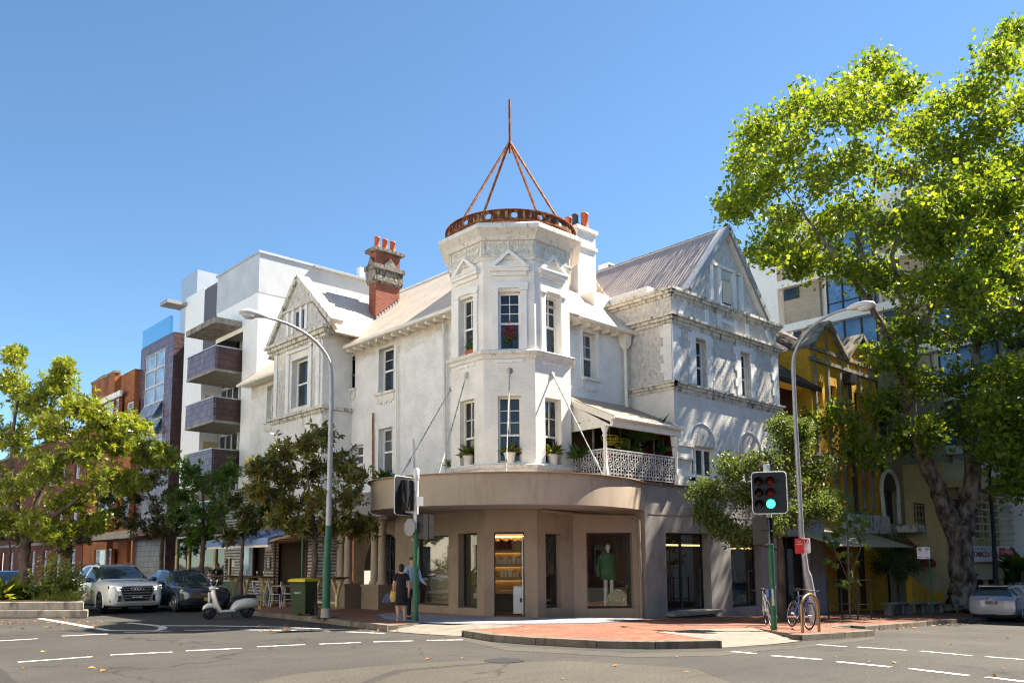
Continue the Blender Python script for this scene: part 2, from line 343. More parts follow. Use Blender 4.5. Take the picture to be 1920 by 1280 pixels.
plain('black_paint', (.012, .012, .014), .35, .05)
plain('black_plastic', (.02, .02, .022), .5, .1)
plain('rubber', (.018, .018, .019), .8, .1)
plain('rust', (.20, .055, .022), .85, .35, 7., tint=(.42, .17, .05), tpos=(.48, .62), bmp=.01, bscale=30)
plain('rust_dark', (.10, .032, .022), .8, .3, 6., tint=(.44, .25, .10), tpos=(.5, .6))
plain('pot_orange', (.50, .115, .045), .7, .15, 4.)
plain('pot_black', (.05, .045, .045), .8, .2)
plain('wood_dark', (.09, .045, .025), .6, .2)
plain('wood_shelf', (.36, .24, .11), .5, .1)
plain('wood_timber', (.40, .29, .18), .6, .15, 5.)
plain('interior_dark', (.045, .035, .028), .9, .1)
plain('interior_wall', (.34, .30, .22), .9, .08)
plain('interior_brown', (.16, .12, .075), .9, .1)
plain('blind', (.55, .54, .50), .8, .05)
plain('white_plastic', (.78, .78, .75), .35, .03)
plain('canvas_blue', (.20, .30, .55), .8, .06, 2.)
plain('canvas_grey', (.36, .30, .19), .85, .15, 3., tint=(.2, .19, .15))
plain('wall_red', (.13, .014, .012), .8, .15)
plain('lace_grey', (.50, .49, .47), .5, .08, 6.)
plain('canvas_red', (.34, .035, .03), .8, .1)
plain('timber_beige', (.58, .49, .27), .7, .1, 3.)
plain('sign_white', (.78, .77, .75), .5, .03)
plain('sign_red', (.62, .035, .03), .45, .04)
plain('sign_green', (.02, .12, .07), .5, 0.)
plain('lettering_dark', (.05, .04, .045), .5, 0.)
plain('lettering_maroon', (.30, .03, .03), .5, 0.)
plain('lettering_light', (.8, .76, .7), .5, 0.)
glassy('glass_dark', var=.5)
glassy('glass_blind', (.10, .10, .095), .05, .5, .25)
glassy('glass_blue', (.10, .22, .42), .03, .8, .3)
glassy('glass_sky', (.30, .42, .56), .05, .8, .25)
clear_glass('shop_glass', (.95, .96, .93), 1.6)
clear_glass('balustrade_glass', (.50, .80, .88), 1.5)

def asphalt(name, a, b_, c_):
    m, nt, b = base(name, .88, 0, .25); L = nt.links.new
    f = noise_fac(nt, .35, 6); r = ramp(nt, [(.3, a), (.55, b_), (.72, c_)]); L(f, r.inputs[0])
    f2 = noise_fac(nt, 26., 4, rough=.8); r2 = ramp(nt, [(.3, (.42,)*3), (.7, (1.6,)*3)]); L(f2, r2.inputs[0]); co = mix(nt, 1., r.outputs[0], r2.outputs[0], 'MULTIPLY')
    f4 = noise_fac(nt, 2.2, 7, stretch=(.25, 1.2, 1), rough=.7); r4 = ramp(nt, [(.52, 0.), (.72, .55)]); L(f4, r4.inputs[0]); co = mix(nt, r4.outputs[0], co, Vector(a)*.6)
    vo = nd(nt, 'TexVoronoi', feature='DISTANCE_TO_EDGE'); vo.inputs['Scale'].default_value = .16
    tc = nd(nt, 'TexCoord'); nz = nd(nt, 'TexNoise'); nz.inputs['Scale'].default_value = .8; L(tc.outputs['Object'], nz.inputs['Vector'])
    ad = nd(nt, 'VectorMath', operation='MULTIPLY_ADD'); ad.inputs[1].default_value = (2, 2, 0); L(nz.outputs[1], ad.inputs[0]); L(tc.outputs['Object'], ad.inputs[2]); L(ad.outputs[0], vo.inputs['Vector'])
    r3 = ramp(nt, [(.0, .8), (.006, 0.)]); L(vo.outputs[0], r3.inputs[0]); co = mix(nt, r3.outputs[0], co, (.02, .018, .016))
    L(co, b.inputs['Base Color']); bump(nt, b, f2, .006, .5)
asphalt('asphalt', (.041, .038, .035), (.053, .049, .044), (.066, .060, .053))
asphalt('asphalt_pale', (.062, .056, .047), (.073, .066, .055), (.084, .075, .062))
asphalt('asphalt_dark', (.03, .028, .026), (.036, .033, .031), (.043, .039, .036))
def road_paint():
    m, nt, b = base('road_paint', .7); L = nt.links.new
    f = noise_fac(nt, 9., 6, rough=.75); r = ramp(nt, [(.40, (.16, .15, .14)), (.5, (.66, .64, .60))]); L(f, r.inputs[0]); L(r.outputs[0], b.inputs['Base Color'])
road_paint()

# ------------------------------------------------------------------ ground: road, footpaths, kerbs, markings
def sheet(name, pts, dz, mat, cuts=(14., 64.), depth=0.):
    bm = bmesh.new(); vs = [bm.verts.new((p[0], p[1], 0)) for p in pts]; bm.faces.new(vs)
    for c in cuts: bmesh.ops.bisect_plane(bm, geom=bm.verts[:]+bm.edges[:]+bm.faces[:], plane_co=(c, 0, 0), plane_no=(1, 0, 0))
    bmesh.ops.triangulate(bm, faces=bm.faces[:])
    for v in bm.verts: v.co.z = G(v.co.x)+dz
    if bm.faces:
        bm.normal_update()
        if sum(f.normal.z for f in bm.faces) < 0: bmesh.ops.reverse_faces(bm, faces=bm.faces[:])
    me = bpy.data.meshes.new(name); bm.to_mesh(me); bm.free(); me.materials.append(M[mat]); o = bpy.data.objects.new(name, me); COL.objects.link(o)
    return struct(o)
sheet('road', [(-300, -300), (500, -300), (500, 500), (-300, 500)], 0., 'asphalt')
KL = [(13.2, 75.), (13.15, 28.), (12.7, 26.6), (12.2, 25.6), (11.95, 20.7), (11.6, 16.9)]
RL = [(11.6, 16.9), (11.75, 15.6), (11.95, 14.5)]                       # kerb ramp on the left street
KC = [(11.95, 14.5), (11.65, 13.2), (11.75, 12.), (12.1, 10.7), (12.7, 9.75), (13.7, 9.0)]
RR = [(13.7, 9.0), (15.3, 8.95), (16.9, 9.1)]                           # kerb ramp on the right street
KR = [(16.9, 9.1), (18.9, 9.05), (20.6, 9.1)]
KN = [(20.6, 9.1), (21.0, 9.9), (21.6, 10.6), (23, 10.75)]
KF = [(23, 10.75)]+[tuple(gp(*q).xy) for q in ((1622, 1183), (1720, 1174), (1812, 1166))]
KF += [(60, KF[-1][1]+.5), (110, KF[-1][1]+1.)]
LH = [(13.2, 17.2), (13.5, 15.6), (13.7, 14.3)]; RH = [(14.6, 11.2), (16.6, 11.4), (18.4, 11.1)]
edge = KL+LH+KC+RH+KR+KN[1:]+KF[1:]
sheet('footpath', edge+[(110, 30), (30, 30), (24, 75)], .13, 'paver')
def kerb(pts, name='kerb'):
    m = MB(); n = len(pts)
    def off(i, d):
        a, b = Vector(pts[max(i-1, 0)]), Vector(pts[min(i+1, n-1)]); t = (b-a).normalized(); return Vector(pts[i])+Vector((-t.y, t.x))*d
    dense = []
    for i in range(n-1):
        k = max(1, int((Vector(pts[i+1])-Vector(pts[i])).length/1.1))
        for j in range(k): dense.append(((off(i, .0)*(k-j)+off(i+1, .0)*j)/k, (off(i, .26)*(k-j)+off(i+1, .26)*j)/k))
    dense.append((off(n-1, 0.), off(n-1, .26)))
    for (a, b), (c, d) in zip(dense, dense[1:]):
        e = (c-a).normalized()*.006; q = random.uniform(-.006, .006)
        m.add([(p.x, p.y, G(p.x)+z+(q if z > 0 else 0)) for z in (-.1, .139) for p in (a+e, c-e, d-e, b+e)],
              [(3, 2, 1, 0), (4, 5, 6, 7), (0, 1, 5, 4), (1, 2, 6, 5), (2, 3, 7, 6), (3, 0, 4, 7)], 0)
    return struct(m.build(name, 'kerb_stone', bev=.012))
kerb(KL, 'kerb'); kerb(KC, 'kerb'); kerb(KR+KN[1:]+KF[1:], 'kerb')
def ramp_patch(name, lo, hi, mat):
    m = MB(); q = [(p[0], p[1], G(p[0])+.012) for p in lo]+[(p[0], p[1], G(p[0])+.142) for p in hi]; n = len(lo)
    m.add(q, [(i, i+1, n+i+1, n+i) for i in range(n-1)]); 
    for (a, b) in ((0, n), (n-1, 2*n-1)):
        A, B = Vector(q[a]), Vector(q[b]); m.add([A, B, (A.x, A.y, G(A.x)+.135)], [(0, 1, 2)])
    return struct(m.build(name, mat))
ramp_patch('kerb_ramp', [(11.55, 16.9), (11.65, 15.6), (11.9, 14.5)], LH, 'ramp_concrete')
ramp_patch('kerb_ramp', [(13.68, 8.95), (15.3, 8.85), (16.93, 9.05)], RH, 'ramp_concrete')
# pale slabs in front of the shop door
sl_ = [gp(*q, .13) for q in ((703, 1152), (715, 1160), (760, 1165), (850, 1169), (980, 1169), (1110, 1168), (1206, 1161))]
sheet('slab_paving', [(p.x, p.y) for p in sl_]+[(20.6, 16.3), (18.8, 17.45), (17.3, 17.5), (16.1, 18.7), (16.1, 22.5)], .1345, 'slab')
bs = MB()
for a, b in zip(sl_, sl_[1:]): bs.bar(Vector((a.x, a.y, G(a.x)+.1355)), Vector((b.x, b.y, G(b.x)+.1355)), .16, .01)
struct(bs.build('paving_border', 'bluestone'))
# marks
mk = MB()
def dash(a, b, wd=.13):
    A, B = gp(*a), gp(*b); t = (B-A); t.z = 0; t.normalize(); q = Vector((-t.y, t.x, 0))*wd/2
    mk.add([(p.x, p.y, G(p.x)+.006) for p in (A-q, B-q, B+q, A+q)], [(0, 1, 2, 3)])
for a, b in (((0, 1201), (70, 1197)), ((116, 1192), (202, 1188)), ((232, 1185.6), (322, 1182.3)), ((346, 1181), (430, 1180)), ((452, 1180.2), (528, 1181)), ((547, 1181), (621, 1182.3)), ((650, 1184), (720, 1187)),
             ((33, 1241), (173, 1230.6)), ((207, 1227.5), (323, 1221.9)), ((348, 1219.7), (453, 1215)), ((482, 1212), (572, 1208)), ((598, 1207), (676, 1204)), ((700, 1203), (775, 1201)), ((800, 1200), (868, 1199)),
             ((1533, 1208), (1587, 1212)), ((1606, 1212.4), (1700, 1218.7)), ((1726, 1220), (1821, 1228.8)), ((1448, 1228.7), (1541, 1236)), ((1570, 1240), (1670, 1250)), ((1705, 1253), (1815, 1266)), ((1850, 1269), (1960, 1282)), ((1374, 1221), (1416, 1225)), ((1848, 1230.5), (1930, 1237))):
    dash(a, b)
def line(pts, wd=.16):
    for a, b in zip(pts, pts[1:]): dash(a, b, wd)
line([(300, 1172.5), (400, 1172.8), (528, 1175), (600, 1178)], .22)
line([(75, 1159), (140, 1170), (203, 1181.5), (250, 1182), (290, 1182), (303, 1179.5), (307, 1176), (300, 1173.5), (285, 1171.5), (240, 1167)], .2)
struct(mk.build('road_marking', 'road_paint'))
def patch(pts, mat, dz): 
    q = [gp(*p) for p in pts]; return sheet('road_patch', [(p.x, p.y) for p in q], dz, mat)
patch([(380, 1300), (560, 1262), (760, 1243), (930, 1236), (1000, 1237), (905, 1243), (740, 1256), (620, 1300)], 'asphalt_pale', .003)
patch([(640, 1300), (760, 1258), (930, 1244), (1060, 1238), (1300, 1252), (1420, 1300)], 'asphalt_pale', .0025)
patch([(862, 1190), (960, 1212), (1190, 1224), (1350, 1221), (1380, 1218), (1500, 1209), (1640, 1193), (1640, 1198), (1500, 1215), (1350, 1229), (1190, 1232), (950, 1219), (830, 1192)], 'asphalt_pale', .004)
sheet('road_patch', [(gp(945, 1238).x+.34*cos(2*pi*i/16), gp(945, 1238).y+.34*sin(2*pi*i/16)) for i in range(16)], .008, 'dark_metal')
patch([(-30, 1236), (10, 1258), (52, 1300), (-60, 1300)], 'asphalt_dark', .003)
# ------------------------------------------------------------------ shared builders for buildings
def sash(F, o, parent, rec=.2, cols=2, rows=2, frame='white_paint', glass='glass_dark', lower_rows=1, fw=.06, mid=.5, bottom=None, name='window'):
    u0, u1, z0, z1 = o[:4]; e = .004; m = MB(); u0 += e; u1 -= e; z0 += e; z1 -= e
    d0, d1 = -rec-.03, -rec+.03
    zb = z0
    for a, b in ((u0, u0+fw), (u1-fw, u1)): m.fbox(F, a, b, z0, z1, d0, d1)
    m.fbox(F, u0+fw, u1-fw, z1-fw, z1, d0, d1); m.fbox(F, u0+fw, u1-fw, zb, zb+fw*1.3, d0, d1)
    zm = z0+(z1-z0)*mid; m.fbox(F, u0+fw, u1-fw, zm-.03, zm+.03, d0, d1+.015)
    mw = .022
    for (a, b, r) in ((zm+.03, z1-fw, rows), (zb+fw*1.3, zm-.03, lower_rows)):
        for i in range(1, cols if r > 1 else 1):
            u = u0+fw+(u1-u0-2*fw)*i/cols; m.fbox(F, u-mw/2, u+mw/2, a, b, d0+.012, d1-.012)
        for i in range(1, r):
            z = a+(b-a)*i/r; m.fbox(F, u0+fw, u1-fw, z-mw/2, z+mw/2, d0+.014, d1-.014)
    w_ = m.build(name, frame, parent)
    MB().fbox(F, u0+.01, u1-.01, z0+.01, z1-.01, d0-.03, d0+.012).build('pane', glass, w_)
    return w_
def sill(F, o, parent, w=.12, h=.09, d=.12, mat='moulding', apron=False, name='sill'):
    m = MB(); m.fbox(F, o[0]-w, o[1]+w, o[2]-h, o[2], -.02, d)
    if apron:
        m.fbox(F, o[0]-w*.6, o[1]+w*.6, o[2]-h-.28, o[2]-h, -.01, .04)
        n = 3
        for i in range(n):
            c = o[0]+(o[1]-o[0])*(i+.5)/n; m.fbox(F, c-.07, c+.07, o[2]-h-.36, o[2]-h-.28, -.01, .045)
    return m.build(name, mat, parent)
def cornice(F, u0, u1, z, prof, mat=0, m=None, dent=0.):
    """stacked bands: prof = [(z offset, height, projection)]"""
    m = m or MB()
    for dz, h, d in prof: m.fbox(F, u0-d, u1+d, z+dz, z+dz+h-.001, -.03, d)
    if dent:
        k = int((u1-u0)/dent)
        for i in range(k):
            u = u0+(u1-u0)*(i+.5)/k; m.fbox(F, u-dent*.25, u+dent*.25, z+prof[0][0]-.07, z+prof[0][0]-.001, -.02, prof[0][2]*.7)
    return m
def roof_plane(m, a, b, c, d, th=.1, mi=0):
    a, b, c, d = map(Vector, (a, b, c, d)); n = (b-a).cross(c-a).normalized()
    if n.z < 0: n = -n
    return m.prism([a, b, c, d], n*th, mi)
def pipe(pts, r, mat, parent, name='drainpipe'): return MB().tube(pts, r, 8).build(name, mat, parent)

# ------------------------------------------------------------------ the white corner building
FL, FG, FGS, FR, FW, FWS = FX(16.95), FX(15.65), FY(27.35), FY(18.15), FY(16.2), FX(22.45)
CB = thing('corner_building', 'white painted brick corner building with an octagonal corner tower above a curved taupe shop canopy', 'building', (17, 18, 0))
# left street front
w1 = FL.rect(645, 665.7, 670, 731); w2 = FL.rect(709.7, 738, 651, 734.6); w3 = FL.rect(709, 735.3, 802, 890); w4 = FL.rect(659, 681, 834, 871); w5 = FL.rect(500, 512, 723, 790)
m = MB(); m.wall(FL, 20.1, 36.1, 3.3, 9.95, (w1, w2, w3, w4, w5), .28)
m.wall(FY(36.1), 16.95, 25, 0, 9.95); m.wall(FX(25.3), 18.15, 36.1, 4.1, 10.5)
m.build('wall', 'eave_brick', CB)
for o, rw in ((w1, 1), (w2, 2), (w5, 1)): sash(FL, o, CB, .26, 1, rw); sill(FL, o, CB, apron=True)
for o in (w3,): sash(FL, o, CB, .26, 1, 2, glass='glass_blind')
sash(FL, w4, CB, .26, 1, 1, glass='glass_blind'); sill(FL, w4, CB)
# gable bay on the left street
gy0, gy1, gz = 27.35, 31.3, 10.35
gw = FG.rect(546.6, 576, 672, 762); gw2 = FG.rect(525, 549, 832, 900)
m = MB(); m.wall(FG, gy0, gy1, 3.4, gz, (gw, gw2), .3, 0); m.wall(FGS, 15.65, 16.96, 3.4, gz, (), 0, 0); m.wall(FY(gy1), 15.65, 16.96, 3.4, gz)
m.build('bay_wall', 'bay_brick', CB)
sash(FG, gw, CB, .28, 1, 1); sash(FG, gw2, CB, .28, 1, 1, glass='glass_blind')
gc = (gy0+gy1)/2; apx = (gc, 13.15)
g_ = MB().fprism(FG, [(gy0-.35, gz+.25), (gy1+.2, gz+.25), (gc+.05, 12.9)], -.3, .03).build('gable', 'stucco', CB)
m = MB()
for a, b in (((gy0-.75, gz+.3), (gc, 13.05)), ((gy1+.4, gz+.3), (gc, 13.05))):
    m.bar(FG.pt(*a, -.12), FG.pt(*b, -.12), .55, .2, (0, 0, 1))
m.build('gable_coping', 'moulding_dirty', CB)
m = cornice(FG, gy0-.2, gy1+.1, gz-.05, [(-.12, .12, .08), (0, .14, .2), (.14, .12, .3)], dent=.16)
cornice(FG, gy0-.1, gy1+.1, 7.42, [(-.1, .1, .06), (0, .12, .16)], m=m, dent=.2)
m.fbox(FGS, 15.66, 16.95, 7.42, 7.55, -.02, .15); m.fbox(FGS, 15.66, 16.95, gz-.03, gz+.2, -.02, .25)
cornice(FG, gc-1.15, gc+1.15, 11.75, [(0, .1, .12)], m=m)
m.build('string_course', 'moulding_dirty', CB)
m = MB()
for u in (gy0+.28, gw[0]-.27, gw[1]+.27, gy1-.28): m.fbox(FG, u-.13, u+.13, 7.56, gz-.2, -.01, .07)
for u in (gc-.75, gc-.32, gc+.32, gc+.75): m.fbox(FG, u-.09, u+.09, 10.75, 11.74, .03, .09)
m.fbox(FG, gw[0]-.4, gw[1]+.4, gw[3]+.28, gw[3]+.36, -.01, .1)
m.build('pilaster', 'white_brick', CB)
m = MB()
for u in (gc-.53, gc, gc+.53)[:2]: m.fbox(FG, u-.1, u+.1, 10.85, 11.6, .035, .045)
m.build('gable_slit', 'glass_dark', CB)
m = MB(); m.fbox(FG, gw[0]-.4, gw[1]+.4, gw[3]+.37, gz-.19, .0, .035); m.fbox(FG, gy0+.42, gw[0]-.42, 9.45, gz-.19, 0, .03); m.fbox(FG, gw[1]+.42, gy1-.42, 9.45, gz-.19, 0, .03); m.build('relief_panel', 'carving', CB)
m = MB(); m.fbox(FG, gy0+.42, gw[0]-.42, 7.6, 9.4, 0, .02); m.fbox(FG, gw[1]+.42, gy1-.42, 7.6, 9.4, 0, .02); m.build('stucco_panel', 'stucco', CB)
# roofs of the left wing
ez, ex, rx, rz_ = 9.9, 16.5, 21., 13.67
m = MB(); roof_plane(m, (ex, 19.9, ez), (ex, 36.5, ez), (rx, 36.5, rz_), (rx, 19.9, rz_), .08)
roof_plane(m, (25.5, 19.9, ez), (25.5, 36.5, ez), (rx, 36.5, rz_), (rx, 19.9, rz_), .08)
m.build('roof', 'roof_beige', CB)
m = MB(); roof_plane(m, (15.75, gc, 12.95), (20.2, gc, 12.95), (20.2, gy0-.75, 10.2), (15.75, gy0-.75, 10.2), .06); roof_plane(m, (15.75, gc, 12.95), (20.2, gc, 12.95), (20.2, gy1+.75, 10.2), (15.75, gy1+.75, 10.2), .06)
m.build('gable_roof', 'roof_beige', CB)
m = MB(); m.tube([(ex-.05, 20.2, ez-.02), (ex-.05, gy0-.2, ez-.02)], .075, 8); m.tube([(ex-.05, gy1+.1, ez-.02), (ex-.05, 36.5, ez-.02)], .075, 8); m.tube([(rx, 19.9, rz_+.1), (rx, 36.5, rz_+.1)], .07, 6); m.build('gutter', 'cream_paint', CB)
m = MB(); m.box(ex+.02, 16.94, 20.2, gy0-.01, 9.83, 9.9); m.box(ex+.02, 16.94, gy1+.01, 36.4, 9.83, 9.9)
for i in range(14):
    y = 20.6+i*.5
    m.box(ex+.05, 16.95, y-.04, y+.04, 9.72, 9.829)
m.build('eave', 'cream_paint', CB)
pipe([PX(832, 606.6, 16.82), PX(835.3, 884, 16.82)], .05, 'galv_light', CB); pipe([PX(742.5, 649, 16.85), PX(743.5, 895, 16.85)], .03, 'cream_paint', CB)
pipe([PX(640, 679, 16.8), PX(641, 823, 16.8)], .05, 'galv_light', CB); pipe([PX(699, 774, 16.88), PX(699, 915, 16.88)], .035, 'rust', CB, 'rusty_pipe')
pipe([PX(773, 822, 16.88), PX(774, 894, 16.88)], .04, 'white_paint', CB, 'vent_pipe')
# red chimney
def chimney(cx, cy, wx, wy, z0, zs, body, parts, pots, name='chimney'):
    m = MB(); m.box(cx-wx/2, cx+wx/2, cy-wy/2, cy+wy/2, z0, zs); c = m.build(name, body, CB)
    for z, h, e, mat, nm in parts: MB().box(cx-wx/2-e, cx+wx/2+e, cy-wy/2-e, cy+wy/2+e, z, z+h-.001).build(nm, mat, c)
    for dx, dy, z, h, r, mat in pots: MB().lathe((cx+dx, cy+dy, z), [(r*1.12, 0), (r*1.12, .08), (r, .1), (r*.86, h*.86), (r, h*.88), (r, h), (r*.75, h), (r*.7, h*.8)], 14).build('chimney_pot', mat, c)
    return c
_rp = Vector((16.5, 0, 9.98)); _rn = Vector((-.838, 0, 1)).normalized(); _r = ray(704, 600); _q = CAM+_r*((_rp-CAM).dot(_rn)/_r.dot(_rn))
KX, KY = _q.x, _q.y; FK = FY(KY); kz = lambda y: FK.px(704, y)[1]; KW, KD = FK.px(749, 570)[0]-KX, .5
c = chimney(KX+KW/2, KY+KD/2, KW, KD, _q.z-1.2, kz(470), 'red_brick', [(kz(529), kz(525)-kz(529), .07, 'stone_dark', 'band'), (kz(525), kz(503)-kz(525), .1, 'carving_dark', 'carved_frieze'), (kz(503), kz(495)-kz(503), .17, 'stone_dark', 'band'), (kz(469), kz(463)-kz(469), .15, 'stone_dark', 'cap')],
            [(KW*.33, 0, kz(463), .55, .12, 'pot_orange'), (0, 0, kz(463), .55, .12, 'pot_orange'), (-KW*.33, 0, kz(463), .55, .12, 'pot_orange')])
m = MB(); zp_ = kz(495)
for u0_, F_ in ((KX+KW*.55, FY(KY)), (KY+KD/2, FX(KX))):
    hw_ = .34 if F_.N.y else .26
    m.fprism(F_, [(u0_-hw_, zp_), (u0_+hw_, zp_), (u0_, zp_+.36)], 0, .12)
m.build('pediment', 'stone_dark', c)
m = MB()
for i in range(9):
    t_ = (i+.5)/9; x_ = KX+KW*t_; m.box(x_-.05, x_+.05, KY-.06, KY+.01, 9.98+(x_-16.5)*.838-.03, 9.98+(x_-16.5)*.838+.14)
m.build('flashing', 'galv', c)
# tower
TC = Vector((18.06, 19.42)); AP = 1.895
V8 = [(16.165, 20.205), (16.165, 18.635), (17.275, 17.525), (18.845, 17.525), (19.955, 18.635), (19.955, 20.205), (18.845, 21.315), (17.275, 21.315)]
def tface(i):
    a, b = Vector((*V8[i], 0)), Vector((*V8[(i+1) % 8], 0)); U = (b-a).normalized(); return Fr(a, U, (U.y, -U.x, 0)), (b-a).length
TF = [tface(i) for i in range(8)]
(T0, L0), (T1, L1), (T2, L2) = TF[:3]
tz = 12.0
TOPS = [[T0.rect(862.5, 889, 558, 664), T0.rect(862.5, 889.5, 748.8, 869)], [T1.rect(934.8, 975.8, 546.5, 656), T1.rect(933.6, 977.7, 741.8, 867.6)], [T2.rect(1022, 1050, 558, 661), T2.rect(1022.7, 1053, 746, 868)]]
# keep the two side faces symmetrical and all heights level
zU = (min(o[0][2] for o in TOPS), TOPS[1][0][3]); zL = (TOPS[1][1][2], TOPS[1][1][3])
m = MB()
for i, (F, L) in enumerate(TF):
    if i < 3:
        TOPS[i] = [(a[0], a[1], *z) for a, z in zip(TOPS[i], (zU, zL))]
        m.wall(F, 0, L, 3.3, tz, TOPS[i], .22)
    else: m.wall(F, 0, L, 3.3, tz)
m.build('tower_wall', 'tower_brick', CB)
def octa(m, prof, mi=0):
    k = 1/cos(pi/8); return m.lathe((TC.x, TC.y, 0), [((AP+d)*k, z) for d, z in prof], 8, mi, False, pi/8)
zc = T1.px(953, 449)[1]; zf = T1.px(953, 481)[1]; zs = T1.px(953, 660)[1]; zb = T1.px(953, 870)[1]
octa(MB(), [(.0, zc-.06), (.1, zc-.04), (.16, zc+.06), (.34, zc+.2), (.4, zc+.24), (.4, zc+.36), (.3, zc+.44), (.2, zc+.44)]).build('tower_cornice', 'moulding', CB)
octa(MB(), [(-.1, zf), (.03, zf), (.03, zc-.06), (-.1, zc-.06)]).build('carved_frieze', 'carving', CB)
# raised scrolls on the frieze
m = MB()
for i in range(3):
    F, L = TF[i]
    for half in (0, 1):
        for k in range(3):
            uc = L*(.08+.84*(half*.5+(k+.5)/6)); zz = (zf+zc-.06)/2
            for q in range(2):
                c = F.pt(uc+(q-.5)*.06, zz+(q-.5)*.24, .03); m.torus(c, .085, .022, F.N, 14, 5, 0, (q*pi), q*pi+1.6*pi); m.ball(c, .035, n=6, k=4)
    for u in (.03, L/2, L-.03): m.fbox(F, u-.02, u+.02, zf, zc-.06, .02, .06)
m.build('scroll_ornament', 'carving', CB)
octa(MB(), [(.0, zf-.12), (.05, zf-.12), (.07, zf-.03), (.1, zf-.03), (.1, zf), (0, zf)]).build('tower_moulding', 'moulding', CB)
octa(MB(), [(.0, zs-.22), (.05, zs-.2), (.07, zs-.1), (.14, zs-.06), (.16, zs+.02), (.1, zs+.06), (0, zs+.06)]).build('tower_string_course', 'moulding', CB)
octa(MB(), [(.0, zb-.35), (.05, zb-.33), (.07, zb-.16), (.13, zb-.12), (.16, zb-.03), (.12, zb), (0, zb)]).build('tower_base_course', 'moulding', CB)
octa(MB(), [(.2, zc+.42), (-.4, zc+.46), (-AP*.95, zc+.5)]).build('tower_roof', 'roof_brown', CB)
for i in range(3):
    F, L = TF[i]; o = TOPS[i][0]; q = TOPS[i][1]
    sash(F, o, CB, .2, 2, 3 if i == 1 else 2, mid=.47); sash(F, q, CB, .2, 2, 3 if i == 1 else 2, mid=.42, frame='cream_paint')
    m = MB(); wv = o[1]-o[0]; uc = (o[0]+o[1])/2
    for a, b in ((o[0]-.2, o[0]-.01), (o[1]+.01, o[1]+.2)):
        m.fbox(F, a, b, zs+.06, o[3]+.02, -.01, .06); m.fbox(F, a-.03, b+.03, o[3]+.02, o[3]+.1, -.01, .1)
    m.fbox(F, o[0]-.24, o[1]+.24, o[3]+.1, o[3]+.26, -.01, .07); m.fbox(F, o[0]-.2, o[1]+.2, o[3]+.5, o[3]+.62, -.01, .06)
    zp = o[3]+.62; hw = wv/2+.27
    m.fbox(F, uc-hw, uc+hw, zp, zp+.1, -.01, .14); m.fbox(F, uc-hw-.02, uc+hw+.02, zp+.1, zp+.16, -.01, .17)
    for s in (-1, 1):
        m.fprism(F, [(uc+s*(hw+.02), zp+.16), (uc+s*(hw-.16), zp+.16), (uc, zp+.56), (uc, zp+.68)], -.01, .15)
    m.fbox(F, uc-hw*.8, uc+hw*.8, zp+.161, zp+.2, -.01, .05)
    m.build('pediment', 'white_render', CB)
    m = MB()
    for s in (-.3, 0, .3): m.fbox(F, uc+s-.09, uc+s+.09, zs-.34, zs-.221, -.01, .045)
    m.fbox(F, uc-.42, uc+.42, zs-.29, zs-.222, -.01, .03); m.build('corbel', 'white_render', CB)
    MB().fbox(F, q[0]-.05, q[1]+.05, q[2]-.08, q[2]+.0, -.2, .1).build('sill', 'moulding', CB)
# rusty ring and spire on the tower
RC = Vector((TC.x, TC.y, 0)); RR_, rz0, rz1, NH = 2.12, 12.10, 12.41, 16
fwd_ang = atan2(-_h.y, -_h.x)
m = MB()
for i in range(NH):
    a0 = fwd_ang+R(3.4)+2*pi*i/NH; K = 16; zc_ = (rz0+rz1)/2; hr = .1
    for rad in (RR_, RR_-.035):
        P = lambda s, z: RC+Vector((cos(a0+s)*rad, sin(a0+s)*rad, z))
        hs = pi/NH; inner = []; outer = []
        for k in range(K):
            t = 2*pi*k/K; inner.append(P(hr*cos(t)/rad, zc_+hr*sin(t)))
            cx_, cz_ = cos(t), sin(t); q = max(abs(cx_), abs(cz_)); outer.append(P(hs*cx_/q, zc_+(rz1-rz0)/2*cz_/q))
        m.add(inner+outer, [(k, (k+1) % K, K+(k+1) % K, K+k) for k in range(K)], 1)
for z in (rz0, rz1): m.lathe((RC.x, RC.y, z), [(RR_-.16, -.02), (RR_+.06, -.015), (RR_+.06, .015), (RR_-.16, .02), (RR_-.16, -.02)], 64, 0, False, caps=False)
ring = m.build('rusty_ring', ['rust', 'rust_dark'], CB)
m = MB()
for a in (R(46), R(-46), R(135), R(-135)):
    q = RC+Vector((cos(fwd_ang+a)*(RR_-.05), sin(fwd_ang+a)*(RR_-.05), rz1)); m.bar(q, RC+Vector((0, 0, 15.75)), .06, .06, m=0)
m.tube([RC+Vector((0, 0, 15.35)), RC+Vector((0, 0, 17.25))], .04, 8)
m.build('spire_frame', 'rust', ring)
m = MB()
for a in (R(50), R(-50), R(140), R(-140), R(25), R(-30)):
    q = RC+Vector((cos(fwd_ang+a)*(RR_-.1), sin(fwd_ang+a)*(RR_-.1), 0)); m.bar(q+Vector((0, 0, zc+.2)), q+Vector((0, 0, rz0)), .06, .06)
m.build('ring_bracket', 'rust', ring)
